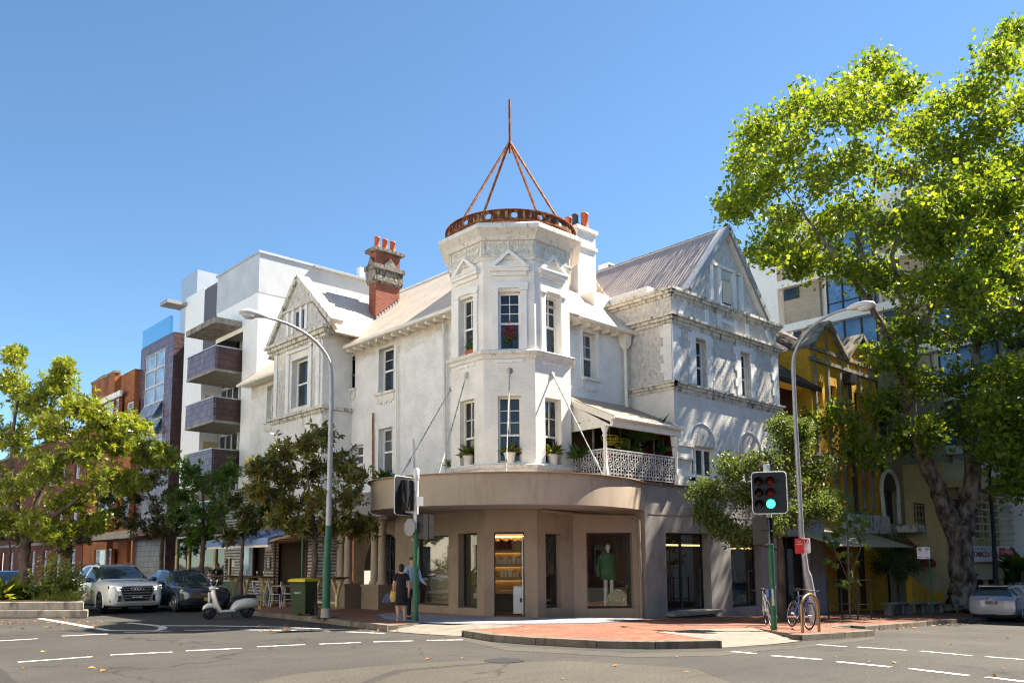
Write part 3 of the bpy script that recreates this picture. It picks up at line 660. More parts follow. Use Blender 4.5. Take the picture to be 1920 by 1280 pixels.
# right main wall, window, roof, hopper
rw = FR.rect(1093, 1118, 624, 709)
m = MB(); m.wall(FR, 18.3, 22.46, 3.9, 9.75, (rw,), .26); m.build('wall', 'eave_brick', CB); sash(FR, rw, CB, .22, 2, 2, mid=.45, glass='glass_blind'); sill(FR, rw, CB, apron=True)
m = MB(); m.fbox(FR, rw[0]-.14, rw[0]-.005, rw[2], rw[3]+.16, -.01, .03); m.fbox(FR, rw[1]+.005, rw[1]+.14, rw[2], rw[3]+.16, -.01, .03); m.fbox(FR, rw[0]-.0049, rw[1]+.0049, rw[3]+.005, rw[3]+.16, -.01, .03); m.build('architrave', 'white_render', CB)
m = MB(); roof_plane(m, (18., 17.72, 9.56), (23.3, 17.72, 9.56), (23.3, 22.3, 13.35), (18., 22.3, 13.35), .07); m.build('roof', 'roof_beige', CB)
m = MB(); m.tube([(19.5, 17.68, 9.56), (22.6, 17.68, 9.53)], .07, 8); m.build('gutter', 'cream_paint', CB)
m = MB(); m.box(18.5, 22.44, 17.74, 18.14, 9.5, 9.56)
for i in range(6): m.box(19.6+i*.5, 19.68+i*.5, 17.8, 18.15, 9.38, 9.499)
m.build('eave', 'cream_paint', CB)
hp = PY(1171, 642, 18.0)
MB().lathe((hp.x, 17.98, hp.z-.25), [(.09, 0), (.2, .18), (.24, .45), (.26, .5)], 4, 0, False, pi/4).build('rain_hopper', 'cream_paint', CB)
pipe([(hp.x, 17.98, hp.z-.2), (hp.x, 17.98, 6.6)], .06, 'cream_paint', CB)
# white chimney
chimney(22.2, 20.2, 1.0, .95, 10.6, 13.9, 'white_brick', [(13.15, .12, .06, 'moulding', 'band'), (13.8, .14, .08, 'moulding', 'cap')], [(-.12, .3, 13.94, .62, .13, 'pot_orange'), (-.1, -.02, 13.94, .64, .13, 'pot_black'), (.22, -.2, 13.94, .72, .15, 'pot_orange')])
MB().box(21.6, 22.44, 18.9, 20.7, 10.2, 11.2).build('parapet', 'white_brick', CB)
# wing: side wall and front with two windows and arches
WX0, WX1 = 22.45, 29.35
ww1 = FW.rect(1305, 1325, 637, 729); ww2 = FW.rect(1389.7, 1406, 664, 748); ww2 = (ww2[0], ww2[0]+ww1[1]-ww1[0], ww1[2], ww1[3])
aw1 = FW.rect(1293.5, 1340, 838, 895); aw2 = (aw1[0]+3.05, aw1[1]+3.05, aw1[2], aw1[3])
m = MB(); m.wall(FW, WX0, WX1, 7.45, 10.8, (ww1, ww2), .24); m.wall(FWS, 16.2, 24, 7.45, 10.8); m.build('stucco_wall', 'stucco', CB)
m = MB(); m.wall(FW, WX0, WX1, 4.06, 7.45, (aw1, aw2), .24); m.wall(FWS, 16.2, 20, 3.9, 7.45); m.wall(FX(29.35), 16.2, 26, 4.06, 10.8); m.build('wing_wall', 'cream_brick', CB)
for o in (ww1, ww2): sash(FW, o, CB, .22, 2, 2, mid=.45)
for o in (aw1, aw2):
    m = MB(); u0, u1, z0, z1 = o; k = (u1-u0)/3
    for i in range(4): m.fbox(FW, u0+k*i-.04 if i else u0+.004, u0+k*i+.04 if i < 3 else u1-.004, z0+.004, z1-.004, -.2, -.12)
    for i in range(3):
        m.fbox(FW, u0+k*i+.04, u0+k*(i+1)-.04, z1-.1, z1-.004, -.2, -.12); m.fbox(FW, u0+k*i+.04, u0+k*(i+1)-.04, z0+.004, z0+.1, -.2, -.12)
    w_ = m.build('window', 'white_paint', CB); MB().fbox(FW, u0+.01, u1-.01, z0+.01, z1-.01, -.22, -.19).build('pane', 'glass_dark', w_)
    uc = (u0+u1)/2; r = (u1-u0)/2+.05
    zt = FW.px(1323, 797)[1]; rz = zt-z1-.02
    MB().fprism(FW, [(uc+r*cos(pi*i/20), z1+.02+rz*sin(pi*i/20)) for i in range(21)], -.02, .025).build('arch_panel', 'stucco', CB)
    m = MB(); pts = [FW.pt(uc+(r+.02)*cos(pi*i/20), z1+.02+(rz+.02)*sin(pi*i/20), .02) for i in range(21)]
    m.tube(pts, .035, 6); m.build('arch_moulding', 'white_brick', CB)
    m = MB(); m.fbox(FW, u0-.25, u1+.25, z0-.16, z0-.02, -.02, .14); m.fbox(FW, u0-.2, u1+.2, z0-.28, z0-.16, -.02, .08); m.build('sill', 'moulding', CB)
m = MB()
P0 = (22.44, 22.44+1.0)
m.fbox(FW, 22.40, 23.3, 5.05, 5.42, -.02, .1); m.fbox(FW, 22.36, 23.34, 5.42, 5.55, -.02, .16); m.fbox(FW, 22.40, 23.3, 4.98, 5.05, -.02, .14)
m.fbox(FW, 22.38, 23.35, 4.1, 4.4, -.02, .14); m.fbox(FW, 22.42, 23.28, 4.401, 4.979, -.02, .06); m.build('corner_pier', 'moulding', CB)
m = MB()
for zz in np.arange(7.66, 9.7, .3):
    k = int(round((zz-7.66)/.3)) % 2; e = .12*k
    for (a, b) in ((WX0+.002, WX0+.36+e), (WX1-.36-e, WX1), (ww1[0]-.3-e, ww1[0]-.01), (ww1[1]+.01, ww1[1]+.3+e), (ww2[0]-.3-e, ww2[0]-.01), (ww2[1]+.01, ww2[1]+.3+e)):
        if zz < ww1[3]+.25 or a < 23 or b > 29: m.fbox(FW, a, b, zz, zz+.298, -.01, .03)
    m.fbox(FWS, 16.22, 16.55+e, zz, zz+.298, -.01, .03)
for o in (ww1, ww2): m.fbox(FW, o[0]-.3, o[1]+.3, o[3]+.02, o[3]+.32, -.01, .034)
m.build('quoin', 'white_brick', CB)
def wing_cornice(z, prof, dent, mat):
    m = MB(); cornice(FW, WX0, WX1, z, prof, m=m, dent=dent)
    for dz, h, d in prof: m.fbox(FWS, 16.2-d, 18.9, z+dz, z+dz+h-.002, -.03, d-.002)
    return m.build('string_course', mat, CB)
wing_cornice(7.42, [(-.1, .1, .05), (0, .1, .12), (.1, .07, .18)], .16, 'moulding_dirty')
wing_cornice(9.72, [(-.12, .12, .06), (0, .1, .14), (.1, .09, .24)], .14, 'moulding_dirty')
wing_cornice(10.62, [(-.1, .1, .06), (0, .1, .15), (.1, .1, .22)], .14, 'moulding_dirty')
# wing gable and roof
ga, gl, gr = (25.91, 13.72), (23.35, 10.82), (28.45, 10.82)
MB().fprism(FW, [gl, gr, ga], -.25, -.02).build('gable', 'stucco', CB)
m = MB()
for e in (gl, gr): m.bar(FW.pt(e[0], e[1]+.06, .0), FW.pt(ga[0], ga[1]+.08, .0), .34, .22)
m.fbox(FW, 24.75, 27.1, 12.25, 12.36, -.03, .06); m.build('gable_coping', 'moulding', CB)
m = MB()
for u in (24.9, 25.42, 26.4, 26.9): m.fbox(FW, u-.1, u+.1, 10.85, 12.24, -.03, .05)
for u, (a, b) in ((24.55, (9.93, 10.5)), (25.35, (9.93, 10.5)), (26.4, (9.93, 10.5)), (27.2, (9.93, 10.5))): m.fbox(FW, u-.11, u+.11, a, b, -.02, .04)
m.bar(FW.pt(22.85, 9.95, .02), FW.pt(23.25, 10.5, .02), .1, .18); m.bar(FW.pt(28.95, 9.95, .02), FW.pt(28.55, 10.5, .02), .1, .18)
m.fbox(FW, 25.5, 26.3, 10.2, 10.33, -.02, .06)
m.build('gable_strip', 'white_brick', CB)
m = MB(); vu, vz0, vz1 = 25.86, 10.95, 11.85
m.fbox(FW, vu-.3, vu+.3, vz0, vz1, -.02, .0)
for i in range(11): m.add([FW.pt(vu-.27, vz0+.05+i*.075, .01), FW.pt(vu+.27, vz0+.05+i*.075, .01), FW.pt(vu+.27, vz0+.11+i*.075, .05), FW.pt(vu-.27, vz0+.11+i*.075, .05)], [(0, 1, 2, 3)], 1)
m.build('louvre_vent', ['interior_dark', 'cream_paint'], CB)
m = MB(); roof_plane(m, (gl[0]-.1, 16.02, gl[1]+.02), (gl[0]-.1, 23.5, gl[1]+.02), (ga[0], 23.5, ga[1]+.06), (ga[0], 16.02, ga[1]+.06), .06); roof_plane(m, (gr[0]+.1, 16.02, gr[1]+.02), (gr[0]+.1, 23.5, gr[1]+.02), (ga[0], 23.5, ga[1]+.06), (ga[0], 16.02, ga[1]+.06), .06)
m.build('wing_roof', 'roof_mauve', CB)
m = MB(); m.tube([(ga[0], 15.98, ga[1]+.12), (ga[0], 23.5, ga[1]+.12)], .08, 6)
m.bar((gl[0]-.02, 15.98, gl[1]+.1), (ga[0], 15.98, ga[1]+.12), .06, .2); m.bar((gr[0]+.02, 15.98, gr[1]+.1), (ga[0], 15.98, ga[1]+.12), .06, .2); m.build('ridge_cap', 'galv', CB)
m = MB(); m.box(22.47, 23.2, 16.4, 24, 10.55, 10.62); m.box(28.4, 29.3, 16.4, 24, 10.55, 10.62); m.build('parapet_gutter', 'roof_brown', CB)
MB().box(22.5, 22.85, 17.2, 19.6, 10.62, 11.15).build('parapet', 'white_brick', CB)
c = chimney(28.9, 17.6, .6, .7, 9.9, 11.45, 'dark_red_brick', [(11.0, .1, .06, 'red_brick', 'band'), (11.3, .14, .1, 'red_brick', 'cap')], [(-.12, .1, 11.44, .62, .13, 'pot_orange'), (.16, -.14, 11.44, .72, .14, 'pot_orange')])
ac = PY(1144, 505, 24.)
t = thing('rooftop_air_conditioner', 'pale boxy air conditioner unit peeping over the mauve roof ridge', 'air conditioner', (ac.x, 24, ac.z-.6))
MB().box(ac.x-.5, ac.x+.5, 23.7, 24.3, ac.z-.6, ac.z+.15).build('casing', 'white_plastic', t, .02)
m = MB()
for i in range(9): m.box(ac.x-.45, ac.x-.1, 23.685, 23.7, ac.z-.5+i*.065, ac.z-.47+i*.065)
m.build('grille', 'dark_metal', t)
# canopy
cp = [(20.72, 16.19), (19.85, 15.85), (18.9, 15.6), (17.6, 15.5), (16.4, 15.8), (15.2, 16.6), (14.35, 17.6), (13.8, 18.7), (13.6, 19.8), (13.75, 20.9), (14.4, 22.0), (15.4, 22.9), (16.3, 23.3)]
def catmull(P, k=6):
    P = [Vector(p) for p in P]; out = []
    for i in range(len(P)-1):
        a, b, c, d = P[max(i-1, 0)], P[i], P[i+1], P[min(i+2, len(P)-1)]
        for j in range(k):
            t = j/k; out.append(.5*((2*b)+(c-a)*t+(2*a-5*b+4*c-d)*t*t+(3*b-a-3*c+d)*t**3))
    out.append(P[-1]); return out
cs = catmull(cp); ctop, cbot = 4.07, 3.2
m = MB(); n = len(cs); inn = []
for i in range(n):
    t = (cs[min(i+1, n-1)]-cs[max(i-1, 0)]).normalized(); inn.append(cs[i]+Vector((t.y, -t.x))*.14)
def strip(m, A, za, B, zb, mi=0, sm=True): m.add([(p.x, p.y, za) for p in A]+[(p.x, p.y, zb) for p in B], [(i, i+1, n+i+1, n+i) for i in range(n-1)], mi, sm)
strip(m, cs, cbot, cs, ctop); strip(m, cs, ctop, inn, ctop, 0, False); strip(m, inn, ctop, inn, cbot+.2)
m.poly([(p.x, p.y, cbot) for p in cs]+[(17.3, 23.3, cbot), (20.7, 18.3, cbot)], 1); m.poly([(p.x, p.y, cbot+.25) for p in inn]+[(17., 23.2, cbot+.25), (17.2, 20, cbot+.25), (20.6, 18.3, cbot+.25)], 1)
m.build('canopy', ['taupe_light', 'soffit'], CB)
m = MB()
for i in range(n-1): m.bar(Vector((cs[i].x, cs[i].y, ctop+.012)), Vector((cs[i+1].x, cs[i+1].y, ctop+.012)), .2, .02)
m.build('canopy_coping', 'taupe_light', CB)
# stays
for (F, px0, end) in ((T0, (875.4, 702.7), (787, 880)), (T1, (955.5, 695), (950, 886)), (T2, (1035.5, 702.7), (1130, 891)), (FL, (846, 729), (755, 893))):
    u, z = F.px(*px0); a = F.pt(u, z, .02); b = PZ(*end, ctop+.02); best = min(cs, key=lambda p: (p-Vector((b.x, b.y))).length)
    e = Vector((best.x, best.y, ctop+.02))+(Vector((TC.x, TC.y, ctop+.02))-Vector((best.x, best.y, ctop+.02))).normalized()*.07
    m = MB(); m.tube([a, a.lerp(e, .62)], .022, 6); m.tube([a.lerp(e, .62), e], .015, 6); m.tube([a.lerp(e, .83), a.lerp(e, .9)], .035, 6); m.lathe(a-F.N*.03, [(.1, 0), (.1, .03), (.04, .06)], 10, axis=F.N); m.build('canopy_stay', 'stay_steel', CB)
# ground floor of the tower: shopfront faces
def gb(x): return G(x)+.06
PLIN = .0
m = MB()
do = list(T1.rect(926.5, 983.5, 997, 1155)); do[2] = gb(17)+.08
so0 = T0.rect(859, 894.5, 999, 1139); so2 = T2.rect(1023.5, 1053, 1000, 1139)
m.wall(T0, 0, L0, -.5, 3.21, (so0,), .25); m.wall(T1, 0, L1, -.5, 3.21, (tuple(do),), .16); m.wall(T2, 0, L2, -.5, 3.21, (so2,), .25)
CH0, CH1 = Vector((18.845, 17.525, 0)), Vector((20.72, 16.19, 0)); Uc = (CH1-CH0).normalized(); FC = Fr(CH0, Uc, (Uc.y, -Uc.x, 0)); LC = (CH1-CH0).length
so3 = FC.rect(1100, 1187, 998, 1140); m.wall(FC, 0, LC, -.6, 3.21, (so3,), .3)
FLG = FX(16.3); so4 = FLG.rect(783, 841, 1004, 1134); m.wall(FLG, 20.2, 23.4, -.5, 3.21, (so4,), .12)
m.wall(FY(23.4), 16.3, 18, -.5, 3.21)
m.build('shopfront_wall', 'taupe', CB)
m = MB(); zt_ = 4.05
sw1 = FW.rect(1250, 1333, 999, 1144); sw2 = FW.rect(1372, 1430, 1014, 1137); sw3 = FW.rect(1462, 1519, 1005, 1141)
SX1 = 32.5
m.wall(FW, 20.72, SX1, -1., zt_, (sw1, sw2, sw3), .35); m.wall(FX(SX1), 16.2, 22, -1, zt_)
m.build('shop_wall', 'grey_render', CB)
m = MB(); m.box(20.73, 22.5, 16.21, 18.2, 4.0, 4.05); m.box(29.36, SX1, 16.21, 22, 4.0, 4.05); m.fbox(FW, 20.73, SX1+.05, zt_, zt_+.08, -.2, .06); m.build('shop_ledge', 'stone_dark', CB)
m = MB(); m.fbox(FW, 20.9, SX1, 3.1, 3.13, -.01, .012); m.build('render_joint', 'taupe', CB)
for F, o, rc, nb in ((T0, so0, .25, 1), (T2, so2, .25, 1), (FC, so3, .3, 1), (FLG, so4, .12, 1), (FW, sw1, .35, 2), (FW, sw2, .35, 1), (FW, sw3, .35, 2)):
    u0, u1, z0, z1 = o; m = MB(); f = .045
    for i in range(nb+1):
        u = u0+(u1-u0)*i/nb; a, b = max(u0+.003, u-f), min(u1-.003, u+f); m.fbox(F, a, b, z0+.003, z1-.003, -rc-.03, -rc+.03)
    m.fbox(F, u0+.05, u1-.05, z0+.003, z0+.06, -rc-.028, -rc+.028); m.fbox(F, u0+.05, u1-.05, z1-.05, z1-.003, -rc-.028, -rc+.028)
    w_ = m.build('shop_window', 'dark_metal', CB); MB().fbox(F, u0+.02, u1-.02, z0+.03, z1-.03, -rc-.006, -rc+.006).build('pane', 'shop_glass', w_)
m = MB(); m.fbox(FW, sw1[0]-.1, sw1[1]+.3, sw1[2]-.12, sw1[2]-.02, -.3, .35); m.build('doorstep', 'concrete', CB)
u0, u1, z0, z1 = do
m = MB(); m.fbox(T1, u0+.003, u1-.003, z1-.05, z1-.003, -.14, -.08); m.fbox(T1, u0+.003, u0+.03, z0, z1-.05, -.14, -.08); m.fbox(T1, u1-.03, u1-.003, z0, z1-.05, -.14, -.08); df = m.build('door_frame', 'dark_metal', CB)
P = T1.pt(u1-.06, 0, -.12); inw = -T1.N*.95+T1.U*-.1
m = MB(); a, b = P, P+inw
m.prism([(a.x, a.y, z0+.05), (b.x, b.y, z0+.05), (b.x, b.y, z1-.08), (a.x, a.y, z1-.08)], Vector((T1.U.x, T1.U.y, 0))*.02); dr = m.build('door', 'shop_glass', CB)
m = MB(); m.tube([Vector((a.x, a.y, z0+.05)), Vector((a.x, a.y, z1-.1))], .02, 6); m.build('door_rail', 'aluminium', dr)
# porch on the left: plinths, paired columns, arched wall, fascia
m = MB()
for (ya, yb) in ((23.95, 25.0), (26.1, 27.3)): m.box(16.0, 16.7, ya, yb, 0, .82); m.box(15.96, 16.74, ya-.04, yb+.04, .82, .9)
m.build('column_plinth', 'taupe', CB)
for yy in (24.22, 24.68, 26.45, 26.95):
    MB().lathe((16.33, yy, .9), [(.2, 0), (.2, .06), (.155, .12), (.15, .2), (.135, 2.0), (.17, 2.1), (.2, 2.14), (.2, 2.22)], 18).build('column', 'taupe_light', CB)
m = MB(); m.box(15.95, 16.7, 23.41, 27.6, 3.12, 3.2); m.box(15.7, 16.9, 23.0, 27.34, 3.2, 3.98); m.box(15.64, 16.95, 23.0, 27.34, 3.98, 4.05); m.build('fascia', 'grey_render', CB)
FP = FX(17.3); m = MB()
yc, rr_ = 25.5, 1.35
N_ = 24
arc = [(yc+rr_*cos(pi*i/N_), 1.35+rr_*sin(pi*i/N_)) for i in range(N_+1)]
outer_ = [(min(27.6, max(23.4, yc+4*cos(pi*i/N_))), 1.35+min(1.85, 4*sin(pi*i/N_))) for i in range(N_+1)]
m.add([FP.pt(*p) for p in arc+outer_], [(i, i+1, N_+1+i+1, N_+1+i) for i in range(N_)])
m.wall(FP, 23.4, yc-rr_, 0, 1.35); m.wall(FP, yc+rr_, 27.6, 0, 1.35)
m.add([FP.pt(*p) for p in arc]+[FP.pt(*p, -.3) for p in arc], [(i, i+1, N_+1+i+1, N_+1+i) for i in range(N_)])
m.build('porch_wall', 'taupe', CB)
m = MB(); m.fbox(FP, yc-rr_, yc+rr_, .1, 2.72, -.33, -.3); m.build('porch_door', 'glass_dark', CB)
m = MB()
for u in (-.7, 0, .7): m.fbox(FP, yc+u-.03, yc+u+.03, .1, 2.6, -.299, -.25)
for z in (1.35, .75, 2.0): m.fbox(FP, yc-1.3, yc+1.3, z-.025, z+.025, -.298, -.255)
m.build('porch_door_frame', 'dark_metal', CB)
# veranda
vz = 4.12
vpost = [FW.px(1115, 800, -.25)[0], FW.px(1252, 800, -.2)[0]]
ztop = FW.px(1115, 786, -.25)[1]
RB = PY(1262, 799, 15.95); RA = PY(1121, 778, 15.95)
m = MB(); zr = (RA.z+RB.z)/2; ra = PY(1068, 742, 17.6)
roof_plane(m, (18.95, 15.9, zr), (22.44, 15.9, zr), (22.44, 18.14, zr+1.0), (18.95, 18.14, zr+1.0), .05); m.build('veranda_roof', 'roof_brown', CB)
m = MB(); m.box(18.98, 22.44, 15.95, 16.05, zr-.28, zr-.03); m.tube([(18.95, 15.88, zr-.02), (22.5, 15.88, zr-.02)], .06, 8); m.bar((18.98, 15.95, zr-.06), (18.98, 18.1, zr+.9), .06, .2)
m.prism([(19.0, 16.0, zr-.26), (19.0, 18.1, zr-.26), (19.0, 18.1, zr+.85)], (.04, 0, 0)); m.build('veranda_beam', 'cream_paint', CB)
for u in (vpost[0], 22.25):
    MB().lathe((u, 16.05, vz-.02), [(.085, 0), (.085, .3), (.06, .34), (.055, zr-vz-.6), (.09, zr-vz-.55), (.06, zr-vz-.5), (.12, zr-vz-.32), (.12, zr-vz-.27)], 12).build('veranda_post', 'cream_paint', CB)
m = MB(); m.box(18.9, 22.44, 16.22, 18.14, 4.06, 4.12); m.build('veranda_floor', 'wood_dark', CB)
m = MB(); m.box(22.40, 22.44, 16.25, 18.1, 4.13, zr+.2); m.box(19.0, 22.39, 18.08, 18.12, 4.13, zr+.2, 1); m.box(20.4, 21.2, 18.05, 18.079, 4.13, 6.1, 2); m.box(21.5, 22.3, 18.05, 18.079, 4.9, 6.0, 2)
m.build('veranda_lining', ['wall_red', 'interior_brown', 'interior_dark'], CB)
# lace railing
def lace(m, a, b, z0, z1):
    a, b = Vector(a), Vector(b); t = (b-a); L = t.length; t.normalize(); nn = Vector((-t.y, t.x, 0)); k = max(1, round(L/.36)); wd = L/k
    P = lambda u, z: a+t*u+Vector((0, 0, z))
    for z, r in ((z1, .025), (z1-.07, .012), (z0, .02), (z0+.09, .012)): m.bar(P(0, z), P(L, z), r*1.6, r*1.6)
    for i in range(k+1): m.bar(P(min(i*wd, L-.005), z0), P(min(i*wd, L-.005), z1), .026, .026)
    for i in range(k):
        c = P((i+.5)*wd, (z0+z1)/2); h = (z1-z0)
        m.torus(c, .13, .014, nn, 16, 4); m.torus(c, .05, .014, nn, 10, 4)
        for q in range(8):
            an = 2*pi*q/8; m.bar(c+t*(.05*cos(an))+Vector((0, 0, .05*sin(an))), c+t*(.13*cos(an))+Vector((0, 0, .13*sin(an))), .016, .016)
        for sx in (-1, 1):
            for sz in (-1, 1):
                m.torus(c+t*(sx*.105)+Vector((0, 0, sz*h*.3)), .06, .013, nn, 10, 4); m.bar(c+t*(sx*.06)+Vector((0, 0, sz*.12)), c+t*(sx*.02)+Vector((0, 0, sz*h*.46)), .018, .018)
m = MB(); lace(m, (18.75, 16.05, 0), (22.2, 16.05, 0), 4.16, 4.98); lace(m, (18.75, 16.05, 0), (18.75, 17.4, 0), 4.16, 4.98); m.build('lace_railing', 'lace_grey', CB)
pipe([PY(1258, 811, 16.1), (22.42, 16.12, 4.15)], .05, 'white_paint', CB)
pp = [FC.pt(.0, 3.1, .06), FC.pt(LC-.35, 3.02, .06), FC.pt(LC-.22, 2.9, .06), FC.pt(LC-.2, -.1, .06)]
pipe([T2.pt(.1, 3.16, .1), T2.pt(L2-.1, 3.12, .1)]+pp, .05, 'taupe', CB)
# shop interior: floors, back walls, shelving
m = MB(); m.poly([(16.31, 23.3, 3.24), (16.31, 20.3, 3.24), (16.2, 18.7, 3.24), (17.35, 17.6, 3.24), (18.8, 17.6, 3.24), (20.75, 16.3, 3.24), (32.4, 16.3, 3.24), (32.4, 23.3, 3.24)])
m.build('shop_ceiling', 'interior_dark', CB)
sheet('shop_floor', [(16.3, 23.3), (16.2, 20.2), (16.2, 18.7), (17.3, 17.6), (18.8, 17.6), (20.75, 16.3), (32.4, 16.3), (32.4, 23.3)], .08, 'wood_dark')
FB = Fr(T1.pt(0, 0, -2.6), T1.U, T1.N)
m = MB(); m.fbox(FB, -1.0, 3.2, -.5, 3.25, -.2, 0); m.fbox(FX(16.95), 20.9, 23.3, -.4, 3.25, -.2, 0, 1); m.fbox(FY(18.9), 19.4, 20.6, -.5, 3.25, -.2, 0, 0); m.fbox(FY(20.5), 20.6, 32.4, -.8, 3.25, -.3, 0, 2); m.box(20.62, 20.7, 16.6, 20.4, -.5, 3.25, 2); m.box(32.3, 32.4, 16.3, 20.4, -1., 3.25, 2)
m.wall(FY(23.3), 16.35, 32.4, -1.2, 3.24, m=1); m.wall(FX(26.3), 18.9, 23.3, -1.2, 3.24, m=1) if False else None; m.build('shop_partition', ['interior_wall', 'interior_wall', 'interior_dark'], CB)
# ------------------------------------------------------------------ unseen buildings added across the left street to bounce sunlight; reflected in shop windows
def opposite(y0, y1, h, mat, label):
    F = Fr((-7.5, 0, 0), (0, 1, 0), (1, 0, 0)); t = thing('unseen_terrace', label, 'building', (-12, (y0+y1)/2, 0), group='unseen terraces added across the left street')
    ops = []; n = int((y1-y0)/3)
    for i in range(n):
        u = y0+(y1-y0)*(i+.5)/n
        for z in (1.0, 4.6, 8.2):
            if z+2 < h: ops.append((u-.6, u+.6, z, z+1.9))
    m = MB(); m.wall(F, y0, y1, 0, h, ops, .2); m.box(-17.5, -7.7, y0+.01, y1-.01, 0, h); m.fbox(F, y0, y1, h-.3, h, -.02, .25); m.build('wall', mat, t)
    m = MB()
    for o in ops: m.fbox(F, o[0], o[1], o[2], o[3], -.199, -.15)
    w_ = m.build('window', 'glass_dark', t); w_['kind'] = 'stuff'
opposite(3, 22, 15, 'cream_paint', 'cream rendered terrace of the unseen row added across the left street for bounced sunlight, nearest the crossing')
opposite(22.1, 42, 16.5, 'white_render', 'tall white rendered terrace in the middle of the unseen row added across the left street for bounced sunlight')
opposite(42.1, 75, 15, 'cream_paint', 'long low cream terrace at the far end of the unseen row added across the left street for bounced sunlight')

def opposite_right(x0, x1, h, mat, label):  # unseen row added to keep sky out of window reflections and bounce light
    F = Fr((0, -9.5, 0), (1, 0, 0), (0, 1, 0)); t = thing('unseen_terrace', label, 'building', ((x0+x1)/2, -14, G(x0)), group='unseen terraces added across the right street'); ops = []; n = int((x1-x0)/3)
    for i in range(n):
        u = x0+(x1-x0)*(i+.5)/n
        for z in (.8, 4.6, 8.2):
            if z+2 < h: ops.append((u-.6, u+.6, z, z+1.9))
    m = MB(); m.wall(F, x0, x1, -2, h, ops, .2); m.box(x0+.01, x1-.01, -19, -9.7, -2, h); m.fbox(F, x0, x1, h-.3, h, -.02, .25); m.build('wall', mat, t); m = MB()
    for o in ops: m.fbox(F, o[0], o[1], o[2], o[3], -.199, -.15)
    w_ = m.build('window', 'glass_dark', t); w_['kind'] = 'stuff'
opposite_right(4, 24, 11, 'red_brick', 'red brick terrace of the unseen row added across the right street, nearest the crossing')
opposite_right(24.1, 48, 13, 'dark_red_brick', 'dark red brick terrace in the middle of the unseen row added across the right street')
opposite_right(48.1, 80, 11, 'red_brick', 'long red brick terrace at the far end of the unseen row added across the right street')
opposite_right(80.1, 190, 12, 'dark_red_brick', 'far dark brick terrace at the end of the unseen row added across the right street')
# ------------------------------------------------------------------ modern apartment block, tiled block, brick blocks down the left street
AX = 17.2; FA = FX(AX); cy = PX(487.5, 474, AX); AY0 = cy.y
ztop = cy.z
AB = thing('apartment_building', 'modern white apartment block with four maroon tiled balconies and a grey clad top floor', 'building', (AX, AY0, 0))
y_r = PX(405, 600, AX).y; y_l = PX(347.5, 600, AX).y; y_p = PX(408, 540, AX).y
zr = FA.px(487, 546)[1]; zpar = FA.px(347.5, 561)[1]
RD = 1.15; yb0 = PX(455, 650, AX).y; yb1 = PX(380, 650, AX).y            # recess between piers
bal = [FA.px(400, q)[1] for q in (649, 747, 839)]              # balcony top rails (front corner)
m = MB(); m.wall(FA, AY0, yb0, 0, zr); m.wall(FA, yb1, y_l, 0, zpar); m.wall(FA, yb0, y_p, zr-1.6, zr)
m.wall(FY(AY0), AX, AX+20, 0, zr); m.box(AX, AX+20, AY0, y_l, zr-.05, zr-.01) if False else None
m.wall(FX(AX+RD), yb0, yb1, 0, zr); m.wall(FY(yb0), AX, AX+RD, 0, zr); m.add([(AX, yb1, 0), (AX+RD, yb1, 0), (AX+RD, yb1, zpar), (AX, yb1, zpar)], [(0, 1, 2, 3)]); m.box(AX+.02, AX+20, yb0, y_l, zr-.3, zr-.05); m.wall(FY(y_l), AX, AX+20, 0, zpar)
m.build('wall', 'white_paint', AB)
MB().box(AX-.02, AX+7.0, AY0-.02, y_p, zr, ztop).build('clad_storey', 'panel_grey', AB)
MB().box(AX-.08, AX+7.1, AY0-.08, y_p+.05, ztop, ztop+.12).build('roof_edge', 'aluminium', AB)
pb = PX(395, 500, AX+3); MB().box(AX+2, AX+5, pb.y-.5, pb.y+2., zr, PX(400, 500, AX+2.5).z).build('plant_box', 'aluminium', AB)
bz = [PX(352, y, AX-1.15).z for y in (674, 766)]
BX0 = AX-1.25; by0 = PX(404, 650, BX0).y; by1 = PX(352, 675, BX0).y
tops = [PX(404, y, BX0).z for y in (648, 746, 839)]; bots = [PX(404, y, BX0).z for y in (695, 793, 890)]
hb = tops[0]-bots[0]; fl = (tops[0]-tops[2])/2
for k in range(4):
    zt = tops[0]-fl*k; zb_ = zt-hb
    m = MB(); m.box(BX0, BX0+.12, by0, by1, zb_+.15, zt, 0); m.box(BX0+.12, AX+.4, by0, by0+.12, zb_+.15, zt, 1); m.box(BX0+.12, AX-.005, by1-.12, by1, zb_+.15, zt, 1); b_ = m.build('balcony', ['tile_purple', 'tile_maroon'], AB)
    MB().box(BX0-.02, AX+RD-.05, by0-.02, by1+.02, zb_+.03, zb_+.148).build('slab', 'concrete', b_)
    m = MB(); m.box(BX0-.03, BX0+.15, by0-.03, by1+.03, zt, zt+.05); m.box(BX0+.15, AX+.4, by0-.03, by0+.15, zt, zt+.05); m.build('coping', 'aluminium', b_)
    FRc = FX(AX+RD); yy0, yy1 = PX(453, 650, AX+RD).y, yb1-.03
    m = MB()
    for i in range(4): u = yy0+(yy1-yy0)*i/3; m.fbox(FRc, u-.05, u+.05, zb_+.3, zb_+2.6, 0, .08)
    m.fbox(FRc, yy0, yy1, zb_+2.5, zb_+2.6, .001, .081); w_ = m.build('balcony_door', 'aluminium', AB); MB().fbox(FRc, yy0, yy1, zb_+.2, zb_+2.55, .002, .03).build('pane', 'glass_dark', w_)
    FSd = FY(yb1); MB().fbox(FSd, AX+.2, AX+RD-.2, zb_+.3, zb_+2.25, .002, .02).build('storage_door', 'timber_beige', AB)
MB().box(AX+.02, AX+2.5, y_p+.01, yb1-.01, tops[0]+.6, zpar-.1).build('grey_bay', 'slate_render', AB)
